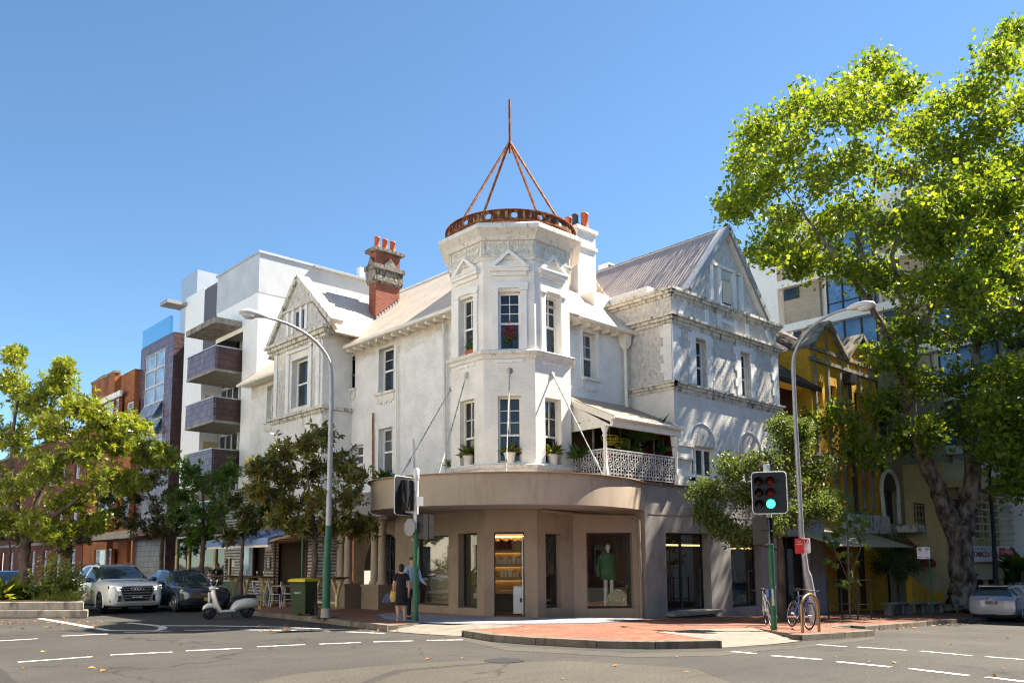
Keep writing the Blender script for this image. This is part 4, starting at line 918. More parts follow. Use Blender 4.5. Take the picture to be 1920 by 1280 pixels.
zc0 = tops[0]+fl-hb
MB().box(BX0-.1, AX+RD-.05, by0-.1, by1+.1, PX(405, 595, BX0).z-.28, PX(405, 595, BX0).z).build('concrete_hood', 'concrete_dirty', AB)
sv = PX(338, 578, AX); MB().box(AX-1.1, AX, y_l-.2, y_l+.9, sv.z-.1, sv.z+.1).build('sunshade', 'galv', AB)
# behind: long low white roof with posts to the right of the block
q0, q1 = PY(582, 560, AY0+2), PY(695, 590, AY0+2)
m = MB(); m.box(q0.x, q1.x+3, AY0+1, AY0+9, 0, PY(600, 545, AY0+1).z); m.build('rear_wall', 'white_paint', AB)
m = MB(); zz = PY(600, 520, AY0+1).z; roof_plane(m, (q0.x-1, AY0-.2, zz), (q1.x+3, AY0-.2, zz), (q1.x+3, AY0+9, zz+.8), (q0.x-1, AY0+9, zz+.8), .1)
for i in range(6): x = q0.x+.4+i*1.5; m.box(x-.05, x+.05, AY0, AY0+1, zz-.25, zz-.01)
m.build('rear_roof', 'aluminium', AB)
m = MB(); m.box(q0.x+2.0, q0.x+2.3, AY0+.4, AY0+.7, zz-3, zz+.9); m.box(q0.x-1, q1.x+3, AY0-.1, AY0+.1, zz-1.3, zz-1.1); m.build('roof_post', 'white_paint', AB)
# tiled block
TX = 16.9; FTB = FX(TX); ty0 = PX(347, 640, TX).y; ty1 = PX(265, 655, TX).y; tzt = PX(300, 636, TX).z
tf0 = PX(326, 640, TX).y
TB = thing('tiled_block', 'dark purple tiled building with a tall gridded glass bay and a glass roof balustrade', 'building', (TX, ty0, 0))
tw = FTB.rect(269, 306, 655, 830); tw = (PX(306, 750, TX).y, PX(270, 750, TX).y, PX(288, 850, TX).z, PX(288, 662, TX).z)
m = MB(); m.wall(FTB, tf0, ty1, 0, tzt, (tw,), .15, 0); m.wall(FY(tf0), TX, TX+8, 0, tzt, (), 0, 1); m.box(TX+.5, TX+8, tf0+.2, ty1, tzt-.4, tzt-.1, 1); m.build('wall', ['tile_purple', 'tile_maroon'], TB)
rows = 6
wz = (tw[3]-tw[2])/rows; um = (tw[0]+tw[1])/2
m = MB()
for u in (tw[0]+.05, um, tw[1]-.05): m.fbox(FTB, u-.05, u+.05, tw[2], tw[3], -.12, -.02)
for i in range(rows+1): m.fbox(FTB, tw[0]+.1, tw[1]-.1, max(tw[2]+.003, tw[2]+wz*i-.05), min(tw[3]-.003, tw[2]+wz*i+.05), -.119, -.025)
gw_ = m.build('window', 'galv_light', TB)
MB().fbox(FTB, tw[0]+.02, tw[1]-.02, tw[2]+.02, tw[3]-.02, -.14, -.09).build('pane', 'glass_sky', gw_)
for i in (1, 2):
    for a, b in ((tw[0]+.1, um-.06), (um+.06, tw[1]-.1)):
        z1_ = tw[2]+wz*(i+1)-.06; z0_ = tw[2]+wz*i+.06
        m = MB(); m.prism([FTB.pt(a, z1_, .0), FTB.pt(b, z1_, .0), FTB.pt(b, z0_, .45), FTB.pt(a, z0_, .45)], FTB.N*.04); m.build('awning_sash', 'glass_sky', TB)
m = MB(); m.box(TX-.05, TX+.1, tf0+.5, ty1-.3, tzt, tzt+1.05); m.build('glass_balustrade', 'balustrade_glass', TB)
# orange brick block
BXX = 16.6; FBB = FX(BXX); b0 = ty1+.02; b1 = PX(183, 718, BXX).y; bm_ = PX(227, 700, BXX).y; bz_ = PX(245, 695, BXX).z
BB = thing('brick_building', 'orange brick building with a white strip window and pale awning over the footpath', 'building', (BXX, b0, 0))
bw = (PX(253, 770, BXX).y, PX(235, 770, BXX).y, PX(244, 796, BXX).z, PX(244, 752, BXX).z); bw2 = (PX(222, 770, BXX-.35).y, PX(190, 770, BXX-.35).y, PX(206, 795, BXX-.35).z, PX(206, 752, BXX-.35).z)
m = MB(); m.wall(FBB, b0, bm_, 0, bz_, (bw, (bw[0], bw[1], 4.4, 6.4)), .2); FB2 = FX(BXX-.35); m.wall(FB2, bm_, b1, 3.2, bz_+.15, (bw2, (bw2[0], bw2[1], 4.4, 6.4)), .2); m.wall(FB2, bm_, b1, 0, 3.2, ((bw2[0], bw2[1], .5, 2.6),), .2)
m.wall(FY(bm_), BXX-.35, BXX, 0, bz_+.15); m.wall(FY(b0), BXX, BXX+9, 0, bz_); m.box(BXX+.3, BXX+9, b0, b1, bz_-.4, bz_-.2); m.build('wall', 'orange_brick', BB)
for F, o in ((FBB, bw), (FBB, (bw[0], bw[1], 4.4, 6.4)), (FB2, bw2), (FB2, (bw2[0], bw2[1], 4.4, 6.4)), (FB2, (bw2[0], bw2[1], .5, 2.6))): sash(F, o, BB, .15, 2, 2, glass='glass_sky', fw=.07)
MB().fbox(FB2, bw2[0]-.5, bw2[1]+.3, bw2[3], bw2[3]+.35, -.02, .12).build('lintel', 'white_render', BB)
MB().fbox(FB2, bm_-.05, b1+.1, bz_+.15, bz_+.3, -.3, .05).build('coping', 'concrete_dirty', BB)
aw0, aw1_ = PX(300, 1000, 14.4), PX(146, 1013, 14.4)
MB().box(14.4, BXX-.36, 44, aw1_.y, 3.0, 3.38).build('street_awning', 'concrete', BB)
MB().box(14.45, BXX, 36.5, 43.98, 3.05, 3.3).build('street_awning', 'wood_dark', AB)
m = MB(); m.box(AX-.05, AX-.01, AY0+.3, y_l, .1, 3.0); m.build('shop_glazing', 'glass_dark', AB)
m = MB()
for yy in np.linspace(AY0+.5, y_l-.3, 6): m.box(AX-.12, AX-.06, yy-.12, yy+.12, .1, 3.0)
m.build('shop_mullion', 'timber_beige', AB)
# far red brick terrace
t = thing('brick_terrace', 'red brick terrace at the far left behind the magnolia, with pale sash windows', 'building', (16., b1, 0))
f0, f1 = b1+.05, b1+32; FF = FX(16.2)
ops = []
for i in range(9):
    u = f0+2+i*3.4
    for z in (.9, 4.2, 7.4): ops.append((u-.55, u+.55, z, z+1.8))
m = MB(); m.wall(FF, f0, f1, 0, 10.6, ops, .18); m.wall(FY(f0), 16.2, 26, 0, 10.6); m.box(16.5, 26, f0, f1, 10.2, 10.4); m.build('wall', 'dark_red_brick', t)
for o in ops[:18]: sash(FF, o, t, .14, 1, 1, glass='glass_sky')
m = MB(); m.fbox(FF, f0, f1, 3.1, 3.3, -.01, .1); m.fbox(FF, f0, f1, 10.6, 10.8, -.02, .15); m.build('string_course', 'concrete', t)
MB().box(17, 18, f0-.2, f0+1.4, 10.4, PX(165, 718, 17).z).build('chimney', 'concrete_dirty', t)

# ------------------------------------------------------------------ cafe under the left gable
CX = 15.75; FCf = FX(CX)
CF = thing('cafe', 'cafe clad in white corrugated sheeting with a blue canvas awning', 'cafe', (CX, 31, 0))
cy0, cy1 = 27.62, PX(420, 1060, CX).y
o1 = (PX(574, 1060, CX).y, PX(517, 1060, CX).y, .14, PX(545, 1017, CX).z); o2 = (PX(495.5, 1060, CX).y, PX(452, 1060, CX).y, .95, PX(480, 1019, CX).z); o3 = (PX(434, 1060, CX).y, PX(422.5, 1060, CX).y, .95, PX(430, 1046, CX).z)
ctop_ = 3.38
m = MB(); m.wall(FCf, cy0, cy1, 0, ctop_, (o1, o2, o3), .12); m.wall(FY(cy0), CX, 16.9, 0, ctop_); m.wall(FX(16.94), 27.62, 36.1, 0.0, 3.4); m.build('cladding', 'cladding_white', CF)
m = MB(); m.wall(FX(CX-.01), cy0, cy1, 3.3, 4.9); m.build('upper_cladding', 'cladding_white', CF)
m = MB()
for a, b in ((cy0+.02, o1[0]-.02), (o1[1]+.02, o2[0]-.02), (o2[1]+.02, cy1-.02)): m.fbox(FCf, a, b, .1, .85, .001, .03)
m.build('base_cladding', 'pole_green', CF)
m = MB(); m.fbox(FCf, o1[0]-.1, o1[0]-.002, .14, o1[3]+.1, -.1, .05); m.fbox(FCf, o1[1]+.002, o1[1]+.1, .14, o1[3]+.1, -.1, .05); m.fbox(FCf, o1[0]-.002, o1[1]+.002, o1[3]+.002, o1[3]+.1, -.1, .05); m.fbox(FCf, (o2[0]+o2[1])/2-.03, (o2[0]+o2[1])/2+.03, o2[2], o2[3], -.1, .0); m.build('door_frame', 'wood_dark', CF)
MB().fbox(FCf, (o2[0]+o2[1])/2+.03, o2[1]-.01, o2[2], o2[3], -.09, -.06).build('pane', 'glass_sky', CF)
m = MB(); m.box(CX+.25, CX+.3, cy0+.1, cy1, .1, 3.3); m.build('interior_screen', 'interior_dark', CF)
a_f0, a_f1 = PX(500, 1008, 13.4), PX(388, 1019, 13.4)
a_t0 = PX(545, 983, CX-.1)
yaw0, yaw1 = PX(503, 1006, 13.5).y, PX(388, 1018, 13.5).y
zb_ = PX(440, 1012, 13.5).z; zt_a = PX(545, 984, CX-.1).z
m = MB(); roof_plane(m, (13.5, yaw0, zb_), (13.5, yaw1, zb_), (CX-.05, yaw1, zt_a), (CX-.05, yaw0, zt_a), .02); m.box(13.48, 13.5, yaw0, yaw1, zb_-.22, zb_+.02); m.build('awning', 'canvas_blue', CF)
m = MB(); m.box(13.505, 13.6, yaw0+.02, yaw1, zb_-.3, zb_-.22); m.bar((13.55, yaw0+.05, zb_-.1), (CX, yaw0+.05, zt_a-.1), .05, .05); m.build('awning_frame', 'cream_paint', CF)
lp = PX(493, 1013, 14.6); m = MB(); m.ball((14.9, PX(493, 1013, 14.9).y, PX(493, 1013, 14.9).z), .09); emit('lamp_glow', (1, .5, .12), 5.); m.build('wall_lamp', 'lamp_glow', CF)
m = MB(); m.fbox(FCf, PX(509, 1055, CX).y, PX(500, 1055, CX).y, PX(504, 1068, CX).z, PX(504, 1043, CX).z, .02, .05); bd = m.build('menu_board', 'black_paint', CF)
m = MB(); yA, yB = PX(508, 1055, CX).y, PX(501, 1055, CX).y; zA, zB = PX(504, 1067, CX).z, PX(504, 1044, CX).z
for i in range(7): z = zB-(zB-zA)*(i+.7)/8; m.fbox(FCf, yA+.05, yA+.05+(yB-yA-.1)*random.uniform(.55, 1), z-.014, z+.014, .05, .055)
m.build('chalk_writing', 'sign_white', bd)
MB().fbox(FCf, PX(510, 1027, CX).y, PX(500, 1027, CX).y, PX(505, 1031, CX).z, PX(505, 1023, CX).z, .02, .04).build('sign_plate', 'sign_white', CF)
MB().fbox(FCf, PX(441, 1055, CX).y, PX(436, 1055, CX).y, PX(438, 1062, CX).z, PX(438, 1051, CX).z, .02, .03).build('notice', 'sign_white', CF)

# ------------------------------------------------------------------ yellow brick building and its right hand neighbours
YY = 17.4; FYb = FY(YY)
YB = thing('yellow_building', 'yellow brick building with twin pointed gables and timber strips', 'building', (38, YY, G(38)))
yx0, yx1 = PY(1519, 690, YY).x, PY(1636, 700, YY).x+.3
yz = PY(1519, 650, YY).z
gA = (PY(1553, 607.5, YY), PY(1581, 668, YY)); gB = PY(1608, 629, YY)
ymid = gA[1].x; 
wins = []
for px_ in (1536, 1562, 1607):
    p = PY(px_, 740, YY).x; wins.append((p-.32, p+.32, PY(px_, 765, YY).z, PY(px_, 716, YY).z))
wz0, wz1 = wins[0][2], wins[0][3]; wins = [(a, b, wz0, wz1) for a, b, _, _ in wins]
lowz = (PY(1600, 955, YY).z, PY(1600, 868, YY).z)
for px_ in (1575, 1592, 1608, 1626):
    p = PY(px_, 910, YY).x; wins.append((p-.24, p+.24, *lowz))
ydoor = [(PY(a, 1110, YY).x, PY(b, 1110, YY).x, G(37)+.15, 2.2) for a, b in ((1571, 1600), (1613, 1634))]
m = MB(); m.wall(FYb, yx0, yx1, -1.2, yz, wins+ydoor, .3); m.wall(FX(yx0), YY, YY+8, -1, yz); m.wall(FX(yx1), YY, YY+8, -1, yz); m.build('wall', 'yellow_brick', YB)
for o in wins: sash(FYb, o, YB, .22, 1, 1, frame='wood_dark')
for o in ydoor: MB().fbox(FYb, o[0]+.01, o[1]-.01, o[2], o[3]-.01, -.3, -.25).build('door', 'wood_dark', YB)
hw = (ymid-yx0)/2
for c, zt in ((yx0+hw, gA[0].z), (gB.x+.1, gB.z)):
    MB().fprism(FYb, [(c-hw+.03, yz+.03), (c+hw-.03, yz+.03), (c, zt-.1)], -.3, -.02).build('gable', 'yellow_brick', YB)
    m = MB()
    for s in (-1, 1): m.bar(FYb.pt(c+s*(hw+.05), yz, -.3), FYb.pt(c, zt, -.3), 1.1, .16)
    m.build('gable_coping', 'concrete_dirty', YB)
    MB().fbox(FYb, c-.06, c+.06, yz+.1, zt-.5, -.019, .06).build('timber_strip', 'concrete_dirty', YB)
m = MB()
for z in (yz-.02, PY(1570, 688, YY).z, PY(1600, 858, YY).z-.1, PY(1600, 963, YY).z): m.fbox(FYb, yx0-.1, yx1+.1, z-.1, z+.06, -.02, .12)
m.build('string_course', 'concrete_dirty', YB)
m = MB()
for px_ in (1529, 1553, 1576, 1590, 1612, 1630): p = PY(px_, 740, YY).x; m.fbox(FYb, p-.08, p+.08, wz0-2.4, yz-.13, -.01, .08)
for px_ in (1566, 1583, 1600, 1617, 1633): p = PY(px_, 910, YY).x; m.fbox(FYb, p-.09, p+.09, lowz[0], lowz[1]+.1, -.01, .13)
m.build('timber_strip', 'concrete_dirty', YB)
p = PY(1585, 712, YY); m = MB(); m.fbox(FYb, p.x-.35, p.x+.35, p.z-.25, p.z+.25, .05, .4); m.tube([(p.x, YY-.2, p.z-.2), (p.x, YY-.2, 1.0)], .08, 8); m.build('rain_hopper', 'dark_metal', YB)
MB().fbox(FYb, yx0+2.0, yx1-.5, PY(1620, 1000, YY).z, PY(1620, 966, YY).z, -.02, .5).build('bay_base', 'moulding_dirty', YB)
# tiled roof and dark recess between shop and yellow front
m = MB(); e0 = PY(1455, 700, YY-.2); e1 = PY(1528, 722, YY-.2); roof_plane(m, (31.0, YY-.3, e0.z-.2), (yx0+.3, YY-.3, e0.z-.2), (yx0+.3, YY+3.0, e0.z+2.2), (31.0, YY+3.0, e0.z+2.2), .1); roof_plane(m, (yx0, YY+1.0, yz+.1), (yx1, YY+1.0, yz+.1), (yx1, YY+5, yz+3), (yx0, YY+5, yz+3), .1); m.build('roof', 'roof_tile', YB)
m = MB(); m.wall(FY(YY+.9), 30.5, yx0, -.5, e0.z-.1); m.build('recess_wall', 'dark_red_brick', YB)
m = MB(); m.box(31, yx0+.3, YY-.36, YY-.24, e0.z-.3, e0.z-.2); m.build('gutter', 'dark_metal', YB)
rt = thing('tiled_house', 'terracotta tiled roof with small red brick gables behind the yellow building', 'house', (34, 24, 0))
q = PY(1480, 650, 23.); m = MB(); roof_plane(m, (q.x-2.5, 23, q.z-.6), (q.x+3, 23, q.z-.6), (q.x+3, 26, q.z+1.2), (q.x-2.5, 26, q.z+1.2), .1); m.build('roof', 'terracotta_tile', rt)
m = MB(); F23 = FY(22.8); m.fprism(F23, [(q.x-.9, q.z-.9), (q.x+.9, q.z-.9), (q.x, q.z+.75)], -1, 0); m.build('gable', 'red_brick', rt)
m = MB()
for s in (-1, 1): m.bar(F23.pt(q.x+s*1.0, q.z-.9, -.5), F23.pt(q.x, q.z+.8, -.5), 1.1, .12)
m.build('barge_board', 'cream_paint', rt); m = MB(); m.box(q.x-2.6, q.x+3, 22.9, 27, -1, q.z-.7); m.build('wall', 'red_brick', rt)
# striped awning of the yellow shop
ay = 14.6; p0, p1 = PY(1556, 995, ay), PY(1712, 1022, ay)
za = p0.z
m = MB(); zt_y = PY(1560, 988, YY-.1).z
roof_plane(m, (PY(1556, 1000, ay).x+.6, ay, PY(1640, 1025, ay).z), (p1.x, ay, PY(1640, 1025, ay).z), (p1.x, YY-.05, zt_y), (PY(1556, 1000, ay).x+.6, YY-.05, zt_y), .03); m.build('shop_awning', 'canvas_grey', YB)
# cream arcaded building
CY = 17.3; FCr = FY(CY); cx0, cx1 = yx1+.02, PY(1812, 900, CY).x
CR = thing('cream_building', 'cream painted building with round headed windows and an iron lace balcony behind the plane tree', 'building', (46, CY, G(46)))
arch = []
czt = PY(1725, 700, CY).z
for px_, w_ in ((1668, .85), (1724, .62), (1784, .62)): p = PY(px_, 930, CY).x; arch.append((p-w_, p+w_, PY(1740, 985, CY).z, PY(1740, 928, CY).z))
arch = [(a, b, arch[0][2], arch[0][3]) for a, b, _, _ in arch]; upw = [(a+.1, b-.1, arch[0][3]+2.6, arch[0][3]+4.4) for a, b, _, _ in arch]; gr = [(a-.1, b+.1, G(46)+.5, 1.6) for a, b, _, _ in arch[1:]]
m = MB(); m.wall(FCr, cx0, cx1, -1.5, czt, arch+upw+gr, .3); m.wall(FX(cx1), CY, CY+10, -2, czt); m.box(cx0, cx1, CY+.5, CY+10, czt-.4, czt-.2); m.build('wall', 'cream_wall_brick', CR)
for a, b, z0, z1 in arch:
    MB().fbox(FCr, a, b, z0, z1, -.29, -.25).build('window', 'glass_dark', CR); uc, r = (a+b)/2, (b-a)/2
    m = MB(); m.fprism(FCr, [(uc+r*cos(pi*i/14), z1+r*sin(pi*i/14)) for i in range(15)], .004, .01); m.build('fanlight', 'glass_dark', CR)
    m = MB(); m.tube([FCr.pt(a, z0, .05)]+[FCr.pt(uc-(r+.12)*cos(pi*i/14), z1+(r+.12)*sin(pi*i/14), .03) for i in range(15)]+[FCr.pt(b, z0, .05)], .11, 6); m.build('arch_moulding', 'moulding', CR)
for o in upw+gr: sash(FCr, o, CR, .2, 1, 1)
bz0 = PY(1740, 985, CY-.9).z
MB().box(cx0+1.0, cx1-.2, CY-1.0, CY-.01, bz0-.35, bz0).build('balcony_slab', 'moulding_dirty', CR)
m = MB(); k_ = np.linspace(cx0+1.05, cx1-.25, 26)
for x in k_: m.bar((x, CY-.95, bz0), (x, CY-.95, bz0+1.05), .03, .03)
m.bar((k_[0], CY-.95, bz0+1.05), (k_[-1], CY-.95, bz0+1.05), .07, .06)
for a, b in zip(k_, k_[1:]): m.torus(((a+b)/2, CY-.95, bz0+.55), .12, .016, (0, 1, 0), 12, 4); m.torus(((a+b)/2, CY-.95, bz0+.85), .1, .014, (0, 1, 0), 10, 4); m.torus(((a+b)/2, CY-.95, bz0+.24), .1, .014, (0, 1, 0), 10, 4)
m.build('balcony_railing', 'dark_metal', CR)
ra_ = PY(1745, 1030, CY-1.2); m = MB(); roof_plane(m, (ra_.x-1.2, CY-1.3, PY(1745, 1052, CY-1.3).z), (ra_.x+2.6, CY-1.3, PY(1745, 1052, CY-1.3).z), (ra_.x+2.6, CY-.05, PY(1745, 1012, CY).z), (ra_.x-1.2, CY-.05, PY(1745, 1012, CY).z), .03); m.box(ra_.x-1.2, ra_.x+2.6, CY-1.33, CY-1.3, PY(1745, 1052, CY-1.3).z-.25, PY(1745, 1052, CY-1.3).z); m.build('red_awning', 'canvas_red', CR)
# yellow low wall with curved top between footpath and shops
m = MB(); wy = 15.4; x0_, x1_ = PY(1712, 1140, wy).x, PY(1772, 1140, wy).x
m.prism([(x0_, wy, -1.5)]+[(x0_+(x1_-x0_)*t, wy, G(44)+1.1+.9*(1-t)**2.2) for t in np.linspace(0, 1, 9)]+[(x1_, wy, -1.5)], (0, .25, 0)); t = thing('garden_wall', 'low yellow painted wall with a swooping top under the red awning', 'wall', (x0_, wy, G(44))); m.build('wall', 'yellow_brick', t)
# low guest house with sign and louvred balcony
HY = 14.4; FH = FY(HY); hx0 = PY(1815, 1000, HY).x; hx1 = hx0+24
GH = thing('guest_house', 'low beige guest house at far right with slatted screens and a long sign', 'building', (hx0, HY, G(hx0)))
sz0, sz1 = PY(1860, 1052, HY).z, PY(1860, 1024, HY).z
m = MB(); m.wall(FY(HY+1.0), hx0, hx1, -2, sz1+4.2, ((hx0+.8, hx0+3.2, .1, 1.3), (hx0+4.5, hx0+7, .1, 1.3), (hx0+1, hx0+2.6, sz1+.4, sz1+2.4), (hx0+4, hx0+6, sz1+.4, sz1+2.4)), .2); m.wall(FX(hx0), HY+1, HY+9, -2, sz1+4.2); m.build('wall', 'timber_beige', GH)
m = MB()
for a, b, c, d in ((hx0+.8, hx0+3.2, .1, 1.3), (hx0+4.5, hx0+7, .1, 1.3), (hx0+1, hx0+2.6, sz1+.4, sz1+2.4), (hx0+4, hx0+6, sz1+.4, sz1+2.4)): m.fbox(FY(HY+1), a, b, c, d, -.19, -.15)
m.build('window', 'glass_dark', GH)
m = MB(); m.fbox(FH, hx0, hx1, sz0-.9, sz0-.02, -.98, -.1); m.fbox(FH, hx0, hx1, sz1+2.9, sz1+3.2, -.98, .1)
for u in np.arange(hx0+.2, hx1, 2.4): m.fbox(FH, u-.08, u+.08, -2, sz1+2.9, -.3, -.12)
m.build('balcony_frame', 'timber_beige', GH)
m = MB()
for i in range(7): z = sz1+.35+i*.37; m.fbox(FH, hx0, hx1, z, z+.07, -.1, -.02)
m.build('slat_screen', 'timber_beige', GH)
sx0, sx1 = PY(1822, 1038, HY).x, PY(1901, 1038, HY).x
m = MB(); m.fbox(FH, sx0, sx1, sz0, sz1, .0, .1); sg = m.build('sign', 'sign_white', GH)
ux = PY(1869, 1038, HY).x; m = MB(); m.fbox(FH, ux, sx1-.15, sz0+.28*(sz1-sz0), sz1-.05, .1, .11); m.build('sign_panel', 'sign_red', sg)
zs_ = sz1-sz0
text_mesh('ACCOMMODATION', .42*zs_*1.25, FH, (sx0+ux)/2-.55, sz0+.47*zs_, .102, 'lettering_maroon', sg, width=(ux-sx0)*1.28-.1, bold=.01)
text_mesh('LODGE HOTEL', .2*zs_*1.2, FH, (sx0+ux)/2, sz0+.83*zs_, .102, 'lettering_dark', sg, width=(ux-sx0)*.9)
text_mesh('ENSUITE', .22*zs_, FH, (ux+sx1)/2, sz0+.82*zs_, .112, 'lettering_light', sg); text_mesh('REASONABLE', .22*zs_, FH, (ux+sx1)/2, sz0+.62*zs_, .112, 'lettering_light', sg, width=(sx1-ux)*.7); text_mesh('9356 7855', .22*zs_, FH, (ux+sx1)/2, sz0+.4*zs_, .112, 'lettering_light', sg)
# white tower block far behind
TWX = 50.; FT = FX(TWX); ty_l = PX(1395, 520, TWX).y; ty_b = PX(1459, 575, TWX).y
TW = thing('tower_block', 'tall white tower block with tan brick spandrels and blue windows behind the plane tree', 'building', (TWX, ty_l, 0))
tz_ = PX(1400, 478, TWX).z+.5; 
m = MB(); m.wall(FT, ty_b, ty_l, -2, tz_); m.wall(FX(TWX+.6), -6, ty_b, -2, tz_+1); m.wall(FY(ty_l), TWX, TWX+15, -2, tz_); m.wall(FY(-6), TWX, TWX+15, -2, tz_); m.box(TWX+.7, TWX+15, -6, ty_l, tz_-.6, tz_-.4); m.build('wall', 'white_paint', TW)
zl = [PX(1480, y, TWX).z for y in (612, 568)]; fh = zl[1]-zl[0]; fh = 3.05
z = zl[0]
for k in range(-3, 6):
    zz = z+k*fh
    if zz > tz_-1: break
    MB().fbox(FT, -6, ty_b, zz-.35, zz+.15, -.55, .1).build('floor_band', 'white_paint', TW)
    u = ty_b-.2; j = 0
    while u > -5:
        MB().fbox(FT, u-2.6, u-.05, zz+.16, zz+fh-.36, -.5, -.3).build('spandrel', 'tan_brick', TW) if j % 2 == 0 else None
        if j % 2 == 0: MB().fbox(FT, u-1.2, u-.1, zz+fh*.62, zz+fh-.4, -.299, -.25).build('window', 'glass_dark', TW); u -= 3.0
        else:
            m = MB(); m.fbox(FT, u-3.2, u-.05, zz+.16, zz+fh-.36, -.5, -.35); w_ = m.build('window', 'glass_blue', TW)
            m = MB()
            for q in (u-.1, u-1.1, u-2.2, u-3.15): m.fbox(FT, q-.04, q+.04, zz+.17, zz+fh-.37, -.349, -.28)
            m.fbox(FT, u-3.2, u-.05, zz+.9, zz+.98, -.349, -.3); m.build('mullion', 'dark_metal', w_); u -= 3.5
        j += 1
# ------------------------------------------------------------------ vegetation
leaf('plane_leaf', [(.065, .115, .014), (.115, .175, .018), (.18, .24, .022), (.26, .285, .03), (.085, .14, .016)], .54, .5, (1.65, 1.6, .55))
leaf('magnolia_leaf', [(.11, .18, .02), (.19, .26, .025), (.31, .34, .035), (.15, .22, .022), (.30, .25, .055)], .42, .3, (1.5, 1.35, .6), .5)
leaf('magnolia_dark_leaf', [(.04, .075, .018), (.06, .10, .02), (.09, .13, .025), (.14, .075, .02), (.05, .085, .02)], .25, .32, (1.4, 1.2, .5), .5)
leaf('magnolia_rust_leaf', [(.065, .10, .02), (.20, .11, .028), (.12, .17, .03), (.26, .16, .04), (.09, .14, .028), (.22, .24, .03), (.11, .16, .025)], .38, .32, (1.4, 1.2, .5), .5)
leaf('green_leaf', [(.05, .11, .02), (.08, .16, .025), (.12, .20, .03), (.15, .21, .03)], .4, .4, (1.5, 1.4, .5))
leaf('olive_leaf', [(.06, .10, .026), (.10, .145, .034), (.14, .18, .042), (.17, .20, .05)], .4, .5, (1.4, 1.35, .6), .35)
leaf('shrub_leaf', [(.10, .16, .03), (.16, .22, .035), (.24, .28, .05), (.30, .30, .06)], .4, .3, (1.5, 1.4, .5), .6)
leaf('palm_leaf', [(.05, .11, .025), (.08, .15, .03), (.12, .20, .04)], .3, .4)
leaf('grass_leaf', [(.12, .18, .03), (.20, .24, .035), (.30, .30, .06)], .4, .5)
leaf('fallen_leaf', [(.30, .11, .03), (.38, .17, .05), (.24, .08, .03), (.42, .24, .09)], .1, .7)
leaf('flower_red', [(.45, .03, .03), (.35, .02, .03)], .3, .5, (1.2, .8, .8))
def bark(name, a, b_, c_):
    m, nt, b = base(name, .9); L = nt.links.new
    f = noise_fac(nt, 3.2, 5, stretch=(1, 1, .45), rough=.6); r = ramp(nt, [(.36, a), (.48, b_), (.6, c_)]); L(f, r.inputs[0]); L(r.outputs[0], b.inputs['Base Color']); bump(nt, b, noise_fac(nt, 14., 4), .03, .6)
bark('plane_bark', (.055, .038, .03), (.15, .115, .09), (.29, .24, .185)); bark('dark_bark', (.05, .038, .03), (.09, .07, .055), (.13, .10, .08)); bark('grey_bark', (.12, .10, .085), (.18, .155, .13), (.25, .22, .19))
KITE = np.array([(0, -.5, 0), (.24, -.02, .05), (0, .5, -.04), (-.24, -.02, .05)]); LONG = np.array([(0, 0, 0), (.17, .45, .05), (0, 1., -.08), (-.17, .45, .05)])
MAPLE = np.array([(0, -.45, 0), (.5, -.2, .06), (.22, .02, 0), (.36, .38, .03), (0, .55, -.05), (-.36, .38, .03), (-.22, .02, 0), (-.5, -.2, .06)])
BLADE = np.array([(-.035, 0, 0), (.035, 0, 0), (.02, .6, 0), (0, 1, -.12), (-.02, .6, 0)])
def unit(a): return a/np.maximum(np.linalg.norm(a, axis=1, keepdims=True), 1e-9)
def leaf_mesh(name, C, Nrm, Dir, size, shape, mat, parent, org):
    """one mesh of many single leaves: C centres, Nrm leaf normals, Dir leaf axis"""
    n = len(C); k = len(shape); Y = unit(Dir); X = unit(np.cross(Y, Nrm)); Z = np.cross(X, Y); s = np.asarray(size).reshape(-1, 1, 1)
    V = C[:, None, :]+s*(shape[None, :, 0:1]*X[:, None, :]+shape[None, :, 1:2]*Y[:, None, :]+shape[None, :, 2:3]*Z[:, None, :])-np.array(org)[None, None, :]
    me = bpy.data.meshes.new(name); me.vertices.add(n*k); me.vertices.foreach_set('co', V.reshape(-1).astype(np.float32)); me.loops.add(n*k); me.loops.foreach_set('vertex_index', np.arange(n*k, dtype=np.int32))
    me.polygons.add(n); me.polygons.foreach_set('loop_start', np.arange(0, n*k, k, dtype=np.int32)); me.materials.append(M[mat]); me.update(calc_edges=True); me.validate()
    o = bpy.data.objects.new(name, me); COL.objects.link(o); o.parent = parent; return o
def rnd(n): return unit(rng.normal(size=(n, 3)))
def scatter_leaves(tips, dirs, per, spread, size, up=.5):
    n = len(tips)*per; C = np.repeat(tips, per, 0)+rng.normal(size=(n, 3))*spread; Nn = unit(rnd(n)+np.array([0, 0, up])); D = unit(rnd(n)+np.array([0, 0, -.35])); return C, Nn, D, rng.uniform(.55, 1.4, n)*size
def rosettes(tips, dirs, per, size):
    n = len(tips)*per; A = np.repeat(unit(dirs), per, 0); C = np.repeat(tips, per, 0)+A*rng.uniform(-.12, .05, (n, 1)); R_ = rnd(n); R_ = unit(R_-A*np.sum(R_*A, 1, keepdims=True)); D = unit(R_+A*rng.uniform(.1, 1.0, (n, 1))); Nn = unit(A*.8+rnd(n)*.45+np.array([0, 0, .3])); return C, Nn, D, rng.uniform(.75, 1.2, n)*size
def curve(a, b, k=5, wob=.12, lift=.0):
    a, b = np.array(a, float), np.array(b, float); L = np.linalg.norm(b-a); out = []
    j1, j2 = rng.normal(size=3)*wob*L, rng.normal(size=3)*wob*L
    for i in range(k+1):
        t = i/k; p = a*(1-t)+b*t+j1*sin(pi*t)*.6+j2*sin(2*pi*t)*.35; p[2] += lift*L*sin(pi*t); out.append(p)
    return out
